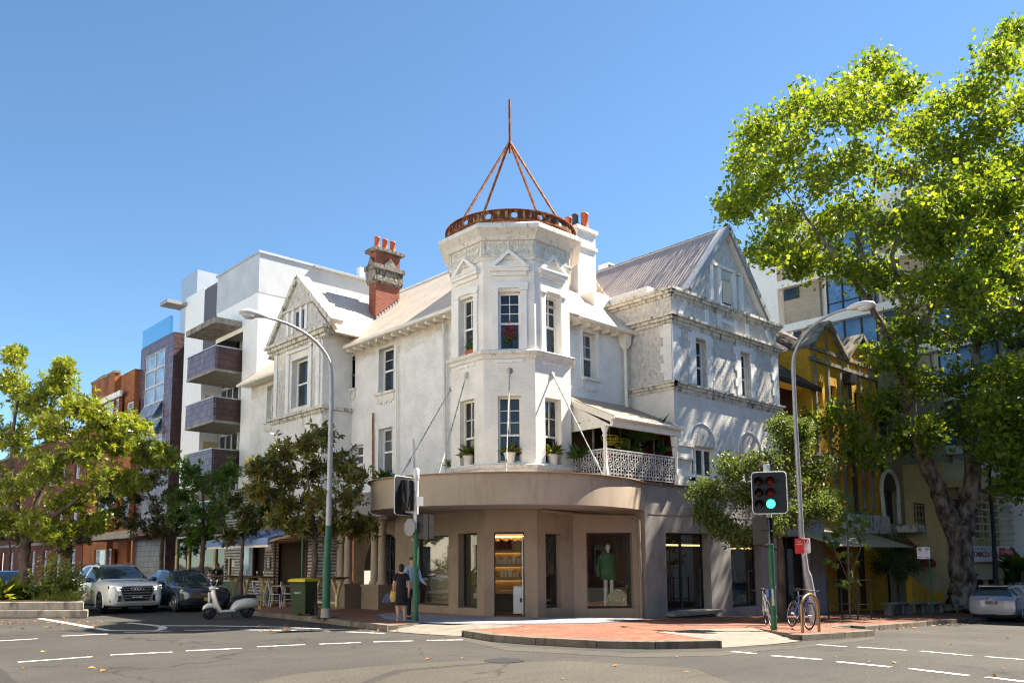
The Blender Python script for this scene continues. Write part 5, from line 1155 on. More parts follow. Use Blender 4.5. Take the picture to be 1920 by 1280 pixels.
def tree(name, label, base_, trunks, clumps, lf, mats, group=None, cat='tree', twigs=9, twig_r=.012, style='scatter', per=10, spread=.22, size=.18, shape=KITE, limb_k=.5, shell=.55, sub=6):
    t = thing(name, label, cat, base_, group=group); m = MB(); nodes = []
    for pts, rad in trunks:
        P = [np.array(p, float) for p in pts]
        q = []; rr = []
        for i in range(len(P)-1):
            for j in range(4):
                s = j/4; q.append(P[i]*(1-s)+P[i+1]*s+(rng.normal(size=3)*rad[i]*.10 if (i or j) else 0)); rr.append((rad[i]*(1-s)+rad[i+1]*s)*(1+rng.normal()*.04))
        q.append(P[-1]); rr.append(rad[-1]); m.tube([tuple(p) for p in q], rr, 10)
        nodes += [(p, r) for p, r in zip(q, rr)][len(q)//3:]
    tips = []; dirs = []
    order = sorted(clumps, key=lambda c: min(np.linalg.norm(np.array(c[0])-n[0]) for n in nodes))
    for c, r, ntw in order:
        c = np.array(c, float); r = np.array(r if hasattr(r, '__len__') else (r, r, r*.85), float)
        best = min(nodes, key=lambda n: np.linalg.norm(c-n[0])+(1.5*max(0, n[0][2]-c[2]+.2)))
        L = np.linalg.norm(c-best[0]); r0 = max(.018, min(best[1]*limb_k, .012+.022*L)); cv = curve(best[0], c, 5, .09, .08); rr = [r0*(1-.72*i/5) for i in range(6)]
        m.tube([tuple(p) for p in cv], rr, 6, caps=False); nodes += list(zip(cv[2:], rr[2:]))
        for _ in range(ntw):
            d = rnd(1)[0]; d[2] = d[2]*.8+.12; e = c+d*r*(shell+(1-shell)*rng.random()**.6); s0 = cv[rng.integers(3, 6)]
            tw = curve(s0, e, 3, .12); m.tube([tuple(p) for p in tw], [twig_r*1.6, twig_r*1.2, twig_r, twig_r*.5], 4, caps=False)
            for f in np.linspace(.35, 1, sub): i = min(2, int(f*3)); g = f*3-i; tips.append(tw[i]*(1-g)+tw[i+1]*g+rng.normal(size=3)*spread*.6); dirs.append(unit((tw[i+1]-tw[i])[None]+rng.normal(size=(1, 3))*.25*np.linalg.norm(tw[i+1]-tw[i]))[0])
    m.build('trunk', mats[0], t)
    tips, dirs = np.array(tips), np.array(dirs)
    a = rosettes(tips, dirs, per, size) if style == 'rosette' else scatter_leaves(tips, dirs, per, spread, size)
    leaf_mesh('crown', *a, shape, mats[1], t, base_); return t
def clumps_px(L, D, depth, rep=2, ntw=9, c0=None, R0=None):
    """crown clumps measured on the photo (px, py, radius), spread through the crown's depth"""
    out = []
    for x, y, r in L:
        for k in range(rep):
            lim = depth*(1 if R0 is None else max(.25, sqrt(max(0., 1-((x-c0[0])**2+(y-c0[1])**2)/R0**2))))
            dd = 0 if rep == 1 else rng.uniform(-1, 1)*lim; P = PD(x, y, D+dd); out.append((tuple(P), r*D/1561*1.0, ntw))
    return out
# the big plane tree on the right
pb_ = gp(1795, 1149, .13); DP = pb_.dot(_h)
pj = lambda x, y, d=0.: tuple(PD(x, y, DP+d))
trunks = [([tuple(pb_+Vector((0, 0, -.1))), pj(1797, 1130), pj(1806, 1095), pj(1803, 1050), pj(1800, 985)], [.80, .68, .56, .51, .56]),
          ([pj(1792, 1000), pj(1768, 940, -.4), pj(1742, 885, -.8), pj(1712, 790, -1.2), pj(1702, 690, -1.6), pj(1724, 618, -1.9), pj(1766, 540, -2.2), pj(1781, 470, -2.2), pj(1790, 380, -2)], [.46, .37, .31, .24, .21, .19, .16, .12, .07]),
          ([pj(1806, 1000), pj(1818, 930, .3), pj(1826, 870, .5), pj(1868, 790, .6), pj(1912, 700, .5), pj(1960, 600, .5), pj(1990, 450, .5)], [.46, .38, .34, .26, .22, .18, .09]),
          ([pj(1822, 890, .4), pj(1812, 800, 1.0), pj(1832, 650, 1.6), pj(1860, 560, 2.0), pj(1880, 400, 2.4), pj(1880, 240, 2.2)], [.3, .24, .2, .17, .12, .06]),
          ([pj(1706, 740, -1.4), pj(1676, 655, -1.0), pj(1648, 600, -.6), pj(1618, 550, -.4), pj(1560, 470, -.4), pj(1505, 400, -.4)], [.2, .17, .14, .12, .09, .05]),
          ([pj(1640, 590, -.5), pj(1625, 520, 0), pj(1610, 450, .3), pj(1640, 340, .3), pj(1650, 220, .2)], [.12, .1, .09, .07, .04]),
          ([pj(1724, 640, -1.8), pj(1690, 560, -2.2), pj(1672, 480, -2.3), pj(1700, 380, -2.2), pj(1720, 280, -2)], [.14, .12, .1, .07, .04])]
PLc = [(1398, 300, 40), (1392, 375, 38), (1372, 390, 22), (1425, 245, 38), (1440, 330, 55), (1465, 415, 50), (1500, 195, 42), (1485, 265, 55), (1535, 330, 60), (1545, 430, 52), (1440, 470, 38), (1505, 495, 40), (1565, 205, 42), (1605, 165, 42), (1645, 128, 36), (1625, 220, 52), (1600, 300, 60), (1690, 175, 40), (1705, 245, 55), (1680, 320, 62), (1765, 205, 40), (1775, 285, 55), (1755, 365, 62), (1830, 175, 48), (1880, 110, 50), (1903, 62, 36), (1850, 245, 58), (1912, 200, 58), (1900, 300, 66), (1840, 330, 58), (1905, 400, 66), (1822, 430, 64), (1740, 450, 64), (1660, 430, 58), (1600, 400, 55), (1580, 490, 42), (1640, 520, 46), (1720, 540, 56), (1800, 530, 64), (1880, 520, 66), (1920, 600, 66), (1850, 620, 58), (1780, 630, 58), (1700, 620, 48), (1668, 665, 40), (1660, 765, 45), (1720, 720, 52), (1790, 720, 52), (1860, 710, 52), (1920, 720, 56), (1690, 830, 34), (1740, 815, 46), (1800, 800, 48), (1870, 800, 42), (1905, 860, 42), (1990, 160, 85), (2010, 320, 90), (2010, 480, 90), (2000, 640, 80), (2080, 250, 100), (2090, 450, 100)]
tree('plane_tree', 'huge plane tree with a mottled forked trunk and yellow green crown', tuple(pb_), trunks, clumps_px([c for c in PLc if c[1] < 590], DP, 8.0, 3, 9, (1720, 420), 520)+clumps_px([(1760, 450, 46), (1800, 380, 46), (1850, 480, 50), (1880, 380, 50), (1780, 540, 42), (1840, 560, 46), (1900, 520, 46), (1720, 400, 42)], DP-7.5, 1.5, 2, 9)+clumps_px([c for c in PLc if c[1] >= 590], DP, 4.0, 2, 8, (1760, 600), 330)+clumps_px([(1885, 850, 40), (1908, 905, 34), (1860, 835, 34), (1912, 810, 40), (1850, 760, 44), (1900, 780, 44), (1900, 700, 46)], DP-2, 2., 2, 9)+clumps_px([(1562, 778, 24), (1600, 800, 28), (1525, 797, 18), (1640, 860, 26), (1590, 845, 20), (1640, 760, 24)], DP-3, .5, 1, 6), None, ('plane_bark', 'plane_leaf'), per=7, spread=.27, size=.19, shape=MAPLE, sub=5, twig_r=.011)
bq = Vector((*PD(1905, 1100, 58).xy, 0)); bq.z = G(bq.x)+.1; DQ = 58; qq = lambda x, y, d=0.: tuple(PD(x, y, DQ+d))
tree('plane_tree', 'farther plane tree behind the guest house sign, its crown filling the right edge', tuple(bq), [([tuple(bq), qq(1903, 1000), qq(1898, 900), qq(1890, 800)], [.4, .34, .28, .2])], clumps_px([(1840, 850, 40), (1890, 800, 46), (1930, 850, 50), (1860, 760, 44), (1910, 720, 50), (1950, 780, 50), (1830, 700, 40), (1880, 650, 44), (1930, 640, 46), (1905, 900, 34), (1850, 900, 24)], 58, 3., 2, 9), None, ('plane_bark', 'plane_leaf'), per=8, spread=.4, size=.3, shape=MAPLE, sub=5, twig_r=.015)
# root flare / burl
# dense small leaved tree beside the right traffic light
b5 = Vector((21.6, 13.2, G(21.6)+.12)); b5 = gp(1466, 1164, .13); D5 = b5.dot(_h); q5 = lambda x, y, d=0.: tuple(PD(x, y, D5+d))
tree('street_tree', 'dense olive green street tree behind the green traffic light', tuple(b5), [([tuple(b5), q5(1466, 1090), q5(1462, 1010), q5(1455, 950)], [.14, .11, .09, .07]), ([q5(1460, 990), q5(1420, 930, .3), q5(1380, 900, .3)], [.06, .05, .03]), ([q5(1458, 970), q5(1490, 900, -.3), q5(1515, 860, -.2)], [.06, .05, .03])],
     clumps_px([(1328, 925, 36), (1350, 985, 34), (1375, 880, 40), (1402, 935, 45), (1432, 870, 42), (1482, 835, 42), (1472, 905, 50), (1525, 885, 42), (1545, 935, 34), (1500, 965, 38), (1445, 985, 34), (1385, 1003, 24), (1545, 955, 20), (1500, 805, 22), (1460, 800, 20), (1320, 960, 24)], D5, 1.3, 2, 11, (1440, 900), 150), None, ('dark_bark', 'olive_leaf'), per=15, spread=.13, size=.1, sub=6, twig_r=.007)
# slim sapling in its guard
b6 = gp(1594, 1160, .13); D6 = b6.dot(_h); q6 = lambda x, y, d=0.: tuple(PD(x, y, D6+d))
tree('sapling', 'thin sapling with a few large lobed leaves inside a metal tree guard', tuple(b6), [([tuple(b6), q6(1592, 1100), q6(1590, 1020), q6(1588, 960), q6(1592, 925)], [.035, .03, .025, .018, .01]), ([q6(1592, 1090), q6(1570, 1040, .2), q6(1552, 1005, .2)], [.016, .013, .008]), ([q6(1592, 1100), q6(1606, 1050, -.2), q6(1622, 1000)], [.016, .013, .008])],
     [(q6(x, y, rng.uniform(-.4, .4)), .28, 3) for x, y in ((1560, 1015), (1548, 1002), (1600, 985), (1580, 970), (1592, 930), (1612, 1010), (1620, 985), (1556, 1050), (1600, 1055), (1578, 1000), (1604, 960), (1597, 1090))], None, ('grey_bark', 'green_leaf'), per=1, spread=.12, size=.27, shape=MAPLE, sub=2, twig_r=.006)
b7 = gp(1688, 1146, .13); D7 = b7.dot(_h); q7 = lambda x, y, d=0.: tuple(PD(x, y, D7+d))
tree('street_tree', 'small round street tree on a thin trunk under the plane tree', tuple(b7), [([tuple(b7), q7(1684, 1110), q7(1682, 1070), q7(1680, 1040)], [.05, .04, .035, .02])], clumps_px([(1655, 1040, 24), (1680, 1015, 24), (1700, 1035, 26), (1680, 1060, 28), (1715, 1060, 20), (1650, 1065, 18), (1690, 1080, 20)], D7, .8, 2, 9), None, ('dark_bark', 'olive_leaf'), per=12, spread=.1, size=.1, sub=4, twig_r=.007)
# planter island with the big magnolia
pk = [(8.1, 28.3), (6.1, 30.5), (3.2, 33.6), (2.6, 44), (8.25, 44), (8.3, 28.9)]
pl = thing('planter', 'concrete kerbed planter island at the road edge under the big magnolia', 'planter', (6, 32, 0))
def inset(P, d):
    c = Vector((sum(p[0] for p in P)/len(P), sum(p[1] for p in P)/len(P))); out = []
    n = len(P)
    for i in range(n):
        a, b, e = Vector(P[i-1]), Vector(P[i]), Vector(P[(i+1) % n]); t1, t2 = (b-a).normalized(), (e-b).normalized(); n1, n2 = Vector((t1.y, -t1.x)), Vector((t2.y, -t2.x)); q = (n1+n2).normalized(); q *= d/max(.3, q.dot(n1)); out.append(b+q)
    return out
m = MB(); m.prism([(p[0], p[1], 0) for p in pk], (0, 0, .24)); pi_ = inset(pk, .14); m.prism([(p[0], p[1], .235) for p in pi_], (0, 0, .26)); m.build('kerb', 'concrete_dirty', pl, .03)
ps_ = inset(pk, .36); m = MB(); m.prism([(p[0], p[1], .47) for p in ps_], (0, 0, .05)); m.build('soil', 'dirt', pl)
bm_g = Vector(gp(52, 1112, .5)); DM = bm_g.dot(_h)
if DM > 33: bm_g = Vector((*PD(52, 1112, 30.5).xy, .5)); DM = 30.5
qm = lambda x, y, d=0.: tuple(PD(x, y, DM+d))
tree('magnolia_tree', 'big magnolia with glossy sunlit yellow green leaves in the planter island', tuple(bm_g), [([tuple(bm_g), qm(47, 1080), qm(46, 1040), qm(50, 1010)], [.26, .2, .18, .17]), ([qm(49, 1015), qm(62, 980), qm(72, 930, .3), qm(110, 860, .4), qm(160, 800, .4)], [.13, .11, .09, .06, .03]), ([qm(48, 1015), qm(36, 970), qm(20, 900), qm(25, 800), qm(40, 720)], [.12, .1, .08, .06, .03]), ([qm(52, 1000), qm(90, 975), qm(140, 940, -.4), qm(200, 890, -.4)], [.1, .08, .06, .03]), ([qm(48, 1010), qm(10, 970), qm(-30, 920)], [.1, .07, .04])],
     clumps_px([(20, 720, 45), (62, 760, 52), (30, 830, 55), (100, 800, 52), (150, 762, 40), (112, 722, 34), (190, 790, 38), (92, 880, 55), (30, 920, 55), (160, 850, 50), (222, 830, 38), (245, 800, 32), (275, 850, 32), (200, 900, 45), (130, 940, 50), (65, 985, 40), (0, 980, 40), (180, 978, 26), (250, 905, 34), (305, 850, 22), (110, 1000, 28), (30, 665, 14), (117, 690, 12), (-40, 800, 55), (-40, 900, 55)], DM, 2.2, 4, 9, (110, 850), 240), None, ('dark_bark', 'magnolia_leaf'), style='rosette', per=11, size=.21, shape=LONG, sub=4, twig_r=.011, shell=.4)
# street magnolias down the left street
def street_mag(label, X, px_, base_y, hpx, L, mat, rep=2, ntw=8, tr=.1, dep=1.4):
    P = PX(px_, base_y, X); b = Vector((P.x, P.y, G(P.x)+.12)); D = b.dot(_h); q = lambda x, y, d=0.: tuple(PD(x, y, D+d))
    cx = sum(l[0] for l in L)/len(L); cy = sum(l[1] for l in L)/len(L); rr = max(hypot(l[0]-cx, l[1]-cy)+l[2] for l in L)
    return tree('magnolia_tree', label, tuple(b), [([tuple(b), q(px_, (base_y+hpx)/2+20), q(px_+2, hpx+30), q(px_+4, hpx), q(cx, cy-20)], [tr*1.25, tr, tr*.85, tr*.7, tr*.3])], clumps_px(L, D, dep, rep, ntw, (cx, cy), rr), None, ('dark_bark', mat), 'street magnolias along the left street', style='rosette', per=9, size=.2, shape=LONG, sub=4, twig_r=.008, shell=.4)
street_mag('dark magnolia nearest the white car, rising behind its roof', 13.75, 302, 1120, 985, [(215, 960, 30), (250, 930, 34), (285, 900, 36), (300, 960, 36), (245, 985, 30), (325, 930, 32), (270, 860, 26), (310, 870, 26), (200, 930, 22), (330, 985, 26), (290, 990, 26)], 'magnolia_dark_leaf')
street_mag('bright green magnolia between the dark one and the blue awning', 13.6, 378, 1100, 1000, [(350, 880, 28), (385, 910, 34), (340, 930, 30), (420, 900, 24), (375, 960, 34), (420, 950, 26), (330, 970, 22), (395, 995, 26), (360, 1010, 22), (435, 880, 16)], 'green_leaf')
street_mag('small thin magnolia in front of the blue awning', 13.2, 452, 1120, 1010, [(440, 940, 18), (465, 960, 18), (490, 930, 18), (455, 990, 18), (430, 1005, 16), (480, 985, 16), (500, 960, 14)], 'magnolia_dark_leaf', 2, 6, .07, .8)
street_mag('rusty brown and green magnolia beside the left street lamp and bin', 12.55, 588, 1150, 1010, [(500, 870, 24), (530, 845, 26), (480, 880, 14), (575, 835, 30), (610, 820, 16), (540, 900, 36), (590, 880, 36), (640, 870, 34), (665, 890, 24), (500, 930, 28), (545, 950, 32), (600, 940, 36), (650, 930, 32), (560, 985, 28), (620, 985, 32), (665, 990, 22), (520, 980, 18), (480, 920, 14), (690, 985, 10)], 'magnolia_rust_leaf', 2, 8, .1, 1.4)
for lab, X, px_, LL in (('dark street tree glimpsed behind the big magnolia, left of its trunk', 13.8, 15, [(0, 1005, 26), (30, 1000, 24), (15, 985, 24), (45, 1015, 18), (-20, 1000, 26)]), ('dark street tree glimpsed behind the big magnolia, right of its trunk', 13.8, 130, [(100, 1010, 22), (130, 1000, 24), (155, 1010, 20), (120, 1030, 18), (145, 985, 18), (90, 985, 18)])):
    street_mag(lab, X, px_, 1080, 1030, LL, 'magnolia_dark_leaf', 2, 8, .1, 1.2)
# planter shrubs
def bush(name, label, c, r, n, mat, size, shape=KITE, per=10, group=None):
    t = thing(name, label, 'shrub', c, group=group); c = np.array(c); tips = []; m = MB()
    for i in range(n):
        d = rnd(1)[0]; d[2] = abs(d[2])*1.1+.15; e = c+d*np.array(r)*(.5+.5*rng.random()); tw = curve(c, e, 3, .1); m.tube([tuple(p) for p in tw], [.018, .012, .008, .005], 4)
        for f in (.5, .65, .8, .92, 1.): i_ = min(2, int(f*3)); g = f*3-i_; tips.append(tw[i_]*(1-g)+tw[i_+1]*g)
    m.build('stem', 'dark_bark', t); tips = np.array(tips); a = scatter_leaves(tips, tips, per, .09, size, .3); leaf_mesh('foliage', *a, shape, mat, t, tuple(c)); return t
sb = PD(104, 1128, 28.4); bush('shrub', 'leafy pale green shrub in the planter island beside the magnolia trunk', (sb.x, sb.y, .5), (1.05, .9, 1.25), 60, 'shrub_leaf', .13, KITE, 8)
sb2 = PD(135, 1100, 28.6); 
def blades(name, label, c, n, ln, mat, spread=.5, wide=1., lean=.9, cat='plant', group=None, stem=0.):
    t = thing(name, label, cat, c, group=group); a = rng.uniform(0, 2*pi, n); el = rng.uniform(.25, 1.4, n)**lean; D = np.stack([np.cos(a)*np.cos(el), np.sin(a)*np.cos(el), np.sin(el)], 1)
    s = rng.uniform(.6, 1.1, n)*ln; C0 = np.array(c)[None]+np.stack([rng.normal(size=n)*spread*.15, rng.normal(size=n)*spread*.15, np.full(n, stem)], 1)
    sh = BLADE.copy(); sh[:, 0] *= wide; sh = np.array([(-.045*wide, 0, 0), (.045*wide, 0, 0), (.05*wide, .45, .05), (0, 1., -.22), (-.05*wide, .45, .05)])
    up = unit(np.cross(np.cross(D, np.array([0, 0, 1.])), D)); leaf_mesh('blade', C0, up, D, s, sh, mat, t, c)
    if stem: MB().tube([c, (c[0], c[1], c[2]+stem)], [.05, .04], 6).build('stem', 'grey_bark', t)
    return t
for i, (px_, py_) in enumerate(((8, 1118), (26, 1122))):
    p = PD(px_, py_, 27.6+i*.4); blades('cordyline', ['tall spiky yellow green plant at the left end of the planter', 'darker strappy plant between the spiky one and the magnolia trunk'][i], (p.x, p.y, .5), 46, [1.1, .8][i], ['grass_leaf', 'green_leaf'][i], .6, 1.2)
n = 900; C = np.array([tuple(PD(rng.uniform(60, 152), 1130, rng.uniform(27.4, 29.2)).xy)+(.5,) for _ in range(n)]); D = unit(rng.normal(size=(n, 3))*.5+np.array([0, 0, 1.])); g = leaf_mesh('ground_cover', C, rnd(n), D, rng.uniform(.12, .34, n), np.array([(-.06, 0, 0), (.06, 0, 0), (.03, .6, .05), (0, 1, .1)]), 'grass_leaf', None, (0, 0, 0)); g['kind'] = 'stuff'; g['label'] = 'low tufty grass in the planter'
# fallen leaves on road and gutters
pts = [];
for _ in range(70): p = gp(rng.uniform(-20, 190), rng.normal(1168, 6)); pts.append(p)
for _ in range(60): p = gp(rng.uniform(480, 900), rng.uniform(1172, 1186)+0); pts.append(p)
for _ in range(90): x = rng.uniform(22, 34); pts.append(Vector((x, rng.uniform(10.2, 11.1), G(x))))
for _ in range(160): x = rng.uniform(21.5, 36); pts.append(Vector((x, rng.uniform(11.6, 15.8), G(x)+.13)))
for _ in range(22): p = gp(rng.uniform(0, 1900), rng.uniform(1185, 1275)); pts.append(p)
n = len(pts); C = np.array([(p.x, p.y, p.z+.02) for p in pts]); l_ = leaf_mesh('fallen_leaves', C, unit(rnd(n)*.35+np.array([0, 0, 1.])), unit(rnd(n)*np.array([1, 1, .15])), rng.uniform(.06, .15, n), KITE*np.array([1.3, 1, 2]), 'fallen_leaf', None, (0, 0, 0)); l_['kind'] = 'stuff'; l_['label'] = 'scattered dry leaves'
# right hand garden palms
for i, (px_, py_, d, ln, st) in enumerate(((1898, 1082, 44, 1.3, 1.2), (1915, 1060, 42, 1.4, 1.9), (1872, 1094, 45, 1.0, .5), (1850, 1098, 46, .9, .2))):
    p = PD(px_, py_, d); blades('yucca', ['spiky yucca in front of the guest house, behind the silver car roof', 'taller spiky yucca at the right edge of the photo', 'low yucca between the dark lamp post and the garden', 'lowest tuft of spiky leaves beside the walking man'][i], (p.x, p.y, p.z-st-ln*.2), 60, ln, 'green_leaf', .6, 1.3, stem=st)
# potted plants on the tower sills
def pot(c, label, group='flowerpots on the tower sills'):
    t = thing('flowerpot', label, 'plant pot', c, group=group); MB().lathe(c, [(.12, 0), (.135, .02), (.17, .26), (.19, .27), (.19, .31), (.16, .31), (.155, .26)], 16).build('pot', 'cream_paint', t)
    n = 60; a = rng.uniform(0, 2*pi, n); el = rng.uniform(.15, 1.4, n); D = np.stack([np.cos(a)*np.cos(el), np.sin(a)*np.cos(el), np.sin(el)], 1); up = unit(np.cross(np.cross(D, np.array([0, 0, 1.])), D))
    leaf_mesh('foliage', np.repeat(np.array([c])+np.array([0, 0, .28]), n, 0), up, D, rng.uniform(.25, .5, n), np.array([(-.05, 0, 0), (.05, 0, 0), (.07, .5, .08), (0, 1, -.2), (-.07, .5, .08)]), 'shrub_leaf', t, c)
for i in range(3):
    F, L = TF[i]; q = TOPS[i][1]; pot(tuple(F.pt((q[0]+q[1])/2, q[2]+.003, -.02 if i == 1 else -.05)), ['cream flowerpot of arching leaves on the left tower sill', 'cream flowerpot of arching leaves on the middle tower sill', 'cream flowerpot of arching leaves on the right tower sill'][i])
F, L = TF[0]; q = TOPS[0][0]; c = tuple(F.pt(q[0]+.7*(q[1]-q[0]), q[2]+.003, -.06)); t = thing('window_box', 'small terracotta trough with a green plant on the upper left tower sill', 'planter', c)
m = MB(); m.box(c[0]-.09, c[0]+.09, c[1]-.22, c[1]+.22, c[2], c[2]+.14); m.build('trough', 'pot_orange', t); n = 90; leaf_mesh('foliage', np.array([c])+np.array([0, 0, .28])+rng.normal(size=(n, 3))*np.array([.07, .15, .1]), rnd(n), rnd(n), rng.uniform(.06, .12, n), KITE, 'green_leaf', t, c)
F, L = TF[1]; q = TOPS[1][0]; c = tuple(F.pt((q[0]+q[1])/2, q[2]+.35, -.13)); t = thing('flower_bunch', 'bunch of red flowers showing in the lower pane of the upper tower window', 'flowers', c)
n = 220; fl_ = leaf_mesh('flower', np.array([c])+np.array([0, 0, .25])+rng.normal(size=(n, 3))*np.array([.10, .10, .14])*np.array([1, 1, 1]), rnd(n), rnd(n), rng.uniform(.04, .09, n), KITE, 'flower_red', t, c); fl_['kind'] = 'stuff'; leaf_mesh('foliage', np.array([c])+np.array([0, 0, .05])+rng.normal(size=(80, 3))*.08, rnd(80), rnd(80), rng.uniform(.06, .12, 80), KITE, 'green_leaf', t, c)
c = PX(721, 893, 16.8); blades('window_plant', 'grassy green plant in the low window above the left shop roof', (c.x, c.y, c.z-.15), 55, .55, 'green_leaf', .8, .9)
c = PX(842, 866, 16.55); blades('ledge_plant', 'small tuft of green leaves at the left foot of the tower', (c.x, c.y, c.z-.15), 22, .35, 'shrub_leaf', .5, 1.)
# veranda greenery, hanging baskets and a red watering can
for i, (px_, py_, ln, st) in enumerate(((1112, 800, .55, 1.7), (1200, 830, .8, 1.25), (1225, 815, .75, 1.6), (1180, 850, .6, .5), (1085, 858, .55, .1), (1240, 850, .6, .8))):
    p = PY(px_, py_, 17.1 if i in (0, 4) else 16.6); blades('veranda_palm', ['tall palm at the left end of the veranda', 'middle palm drooping over the iron lace railing', 'tallest palm against the red veranda wall', 'low palm in front of the red veranda wall', 'leafy plant squeezed between tower and railing', 'palm beside the right veranda post'][i], (p.x, p.y, 4.13), 60, ln, 'palm_leaf', .5, 1.3, stem=max(.05, p.z-4.13))
plain('basket_yellow', (.50, .42, .04), .5, .05)
for i, px_ in enumerate((1143, 1163)):
    p = PY(px_, 818 if i == 0 else 824, 16.9); m = MB(); t = thing('hanging_basket', ['left yellow wire basket hanging from the veranda roof', 'right, slightly lower yellow wire basket hanging from the veranda roof'][i], 'basket', tuple(p), group='yellow wire baskets on the veranda')
    for k in range(5): z = -.28*sin(k/4*pi/2); m.torus(p+Vector((0, 0, z)), .26*cos(k/4*pi/2*.92)+.01, .014, (0, 0, 1), 16, 4)
    for k in range(8): a = 2*pi*k/8; m.tube([p+Vector((.27*cos(a)*cos(s), .27*sin(a)*cos(s), -.28*sin(s))) for s in np.linspace(0, pi/2, 5)], .012, 4)
    m.build('wire_bowl', 'basket_yellow', t); MB().tube([p, (p.x, p.y, 6.35)], .01, 4).build('hanging_cord', 'basket_yellow', t)
p = PY(1136, 848, 16.6); t = thing('red_jug', 'bright red jug on the veranda behind the lace railing', 'jug', tuple(p)); MB().lathe((p.x, p.y, p.z-.3), [(.1, 0), (.14, .1), (.15, .25), (.08, .38), (.09, .44)], 12).tube([(p.x+.14, p.y, p.z-.2), (p.x+.24, p.y, p.z-.05), (p.x+.1, p.y, p.z+.08)], .02, 6).lathe((p.x, p.y, 4.12), [(.2, 0), (.03, .02), (.03, p.z-.3-4.12), (.2, p.z-.3-4.12)], 12).build('body', 'sign_red', t)
# ------------------------------------------------------------------ vehicles
def car_paint(name, col, metal=0., rough=.25):
    m, nt, b = base(name, rough, metal, .5); b.inputs['Base Color'].default_value = (*col, 1); b.inputs['Coat Weight'].default_value = 1.; b.inputs['Coat Roughness'].default_value = .04
    bump(nt, b, noise_fac(nt, 1.2, 2), .004, .15)
car_paint('paint_white', (.76, .75, .72)); car_paint('paint_navy', (.035, .045, .065), .4); car_paint('paint_silver', (.30, .32, .38), .5, .32); car_paint('paint_blue', (.03, .10, .35)); car_paint('paint_cream', (.72, .70, .64))
glassy('car_glass', (.03, .045, .06), .02, .9); plain('chrome', (.7, .7, .72), .15, .02, metal=.95); plain('rim_silver', (.5, .5, .52), .3, .03, metal=.8); plain('rim_dark', (.07, .07, .075), .35, .05, metal=.4)
emit('lamp_white', (1, .95, .8), .55); plain('lamp_clear', (.6, .62, .62), .1, .05); plain('lamp_red', (.42, .012, .012), .15, .05, spec=.6); plain('plate_black', (.012, .012, .012), .5, 0.); plain('plate_yellow', (.7, .5, .03), .5, 0.); plain('leather_black', (.018, .02, .03), .5, .1)
def wheel(parent, x, y, r, w_, rim, spokes=5, name='wheel'):
    s = 1 if y > 0 else -1
    tw = MB().lathe((x, y, r), [(r*.68, -w_/2), (r*.9, -w_/2), (r, -w_*.36), (r, w_*.36), (r*.9, w_/2), (r*.68, w_/2)], 32, axis=(0, 1, 0), caps=False).build(name, 'rubber', parent)
    m = MB(); m.lathe((x, y+s*w_*.38, r), [(.001, -.01), (r*.66, -.01), (r*.69, .01), (r*.64, .03), (r*.62, 0.)], 28, 1, axis=(0, s, 0), caps=False)
    for i in range(spokes):
        a = 2*pi*i/spokes+.3; d = Vector((cos(a), 0, sin(a))); c = Vector((x, y+s*(w_*.38+.025), r)); m.bar(c+d*.04, c+d*r*.64, r*.17, .03, (0, 1, 0), 0)
    m.lathe((x, y+s*(w_*.38), r), [(r*.16, 0), (r*.16, .05), (.001, .055)], 12, 0, axis=(0, s, 0)); m.torus((x, y+s*(w_*.38+.03), r), r*.65, r*.045, (0, 1, 0), 28, 6, 0)
    m.build('rim', [rim, 'black_plastic'], tw); return tw
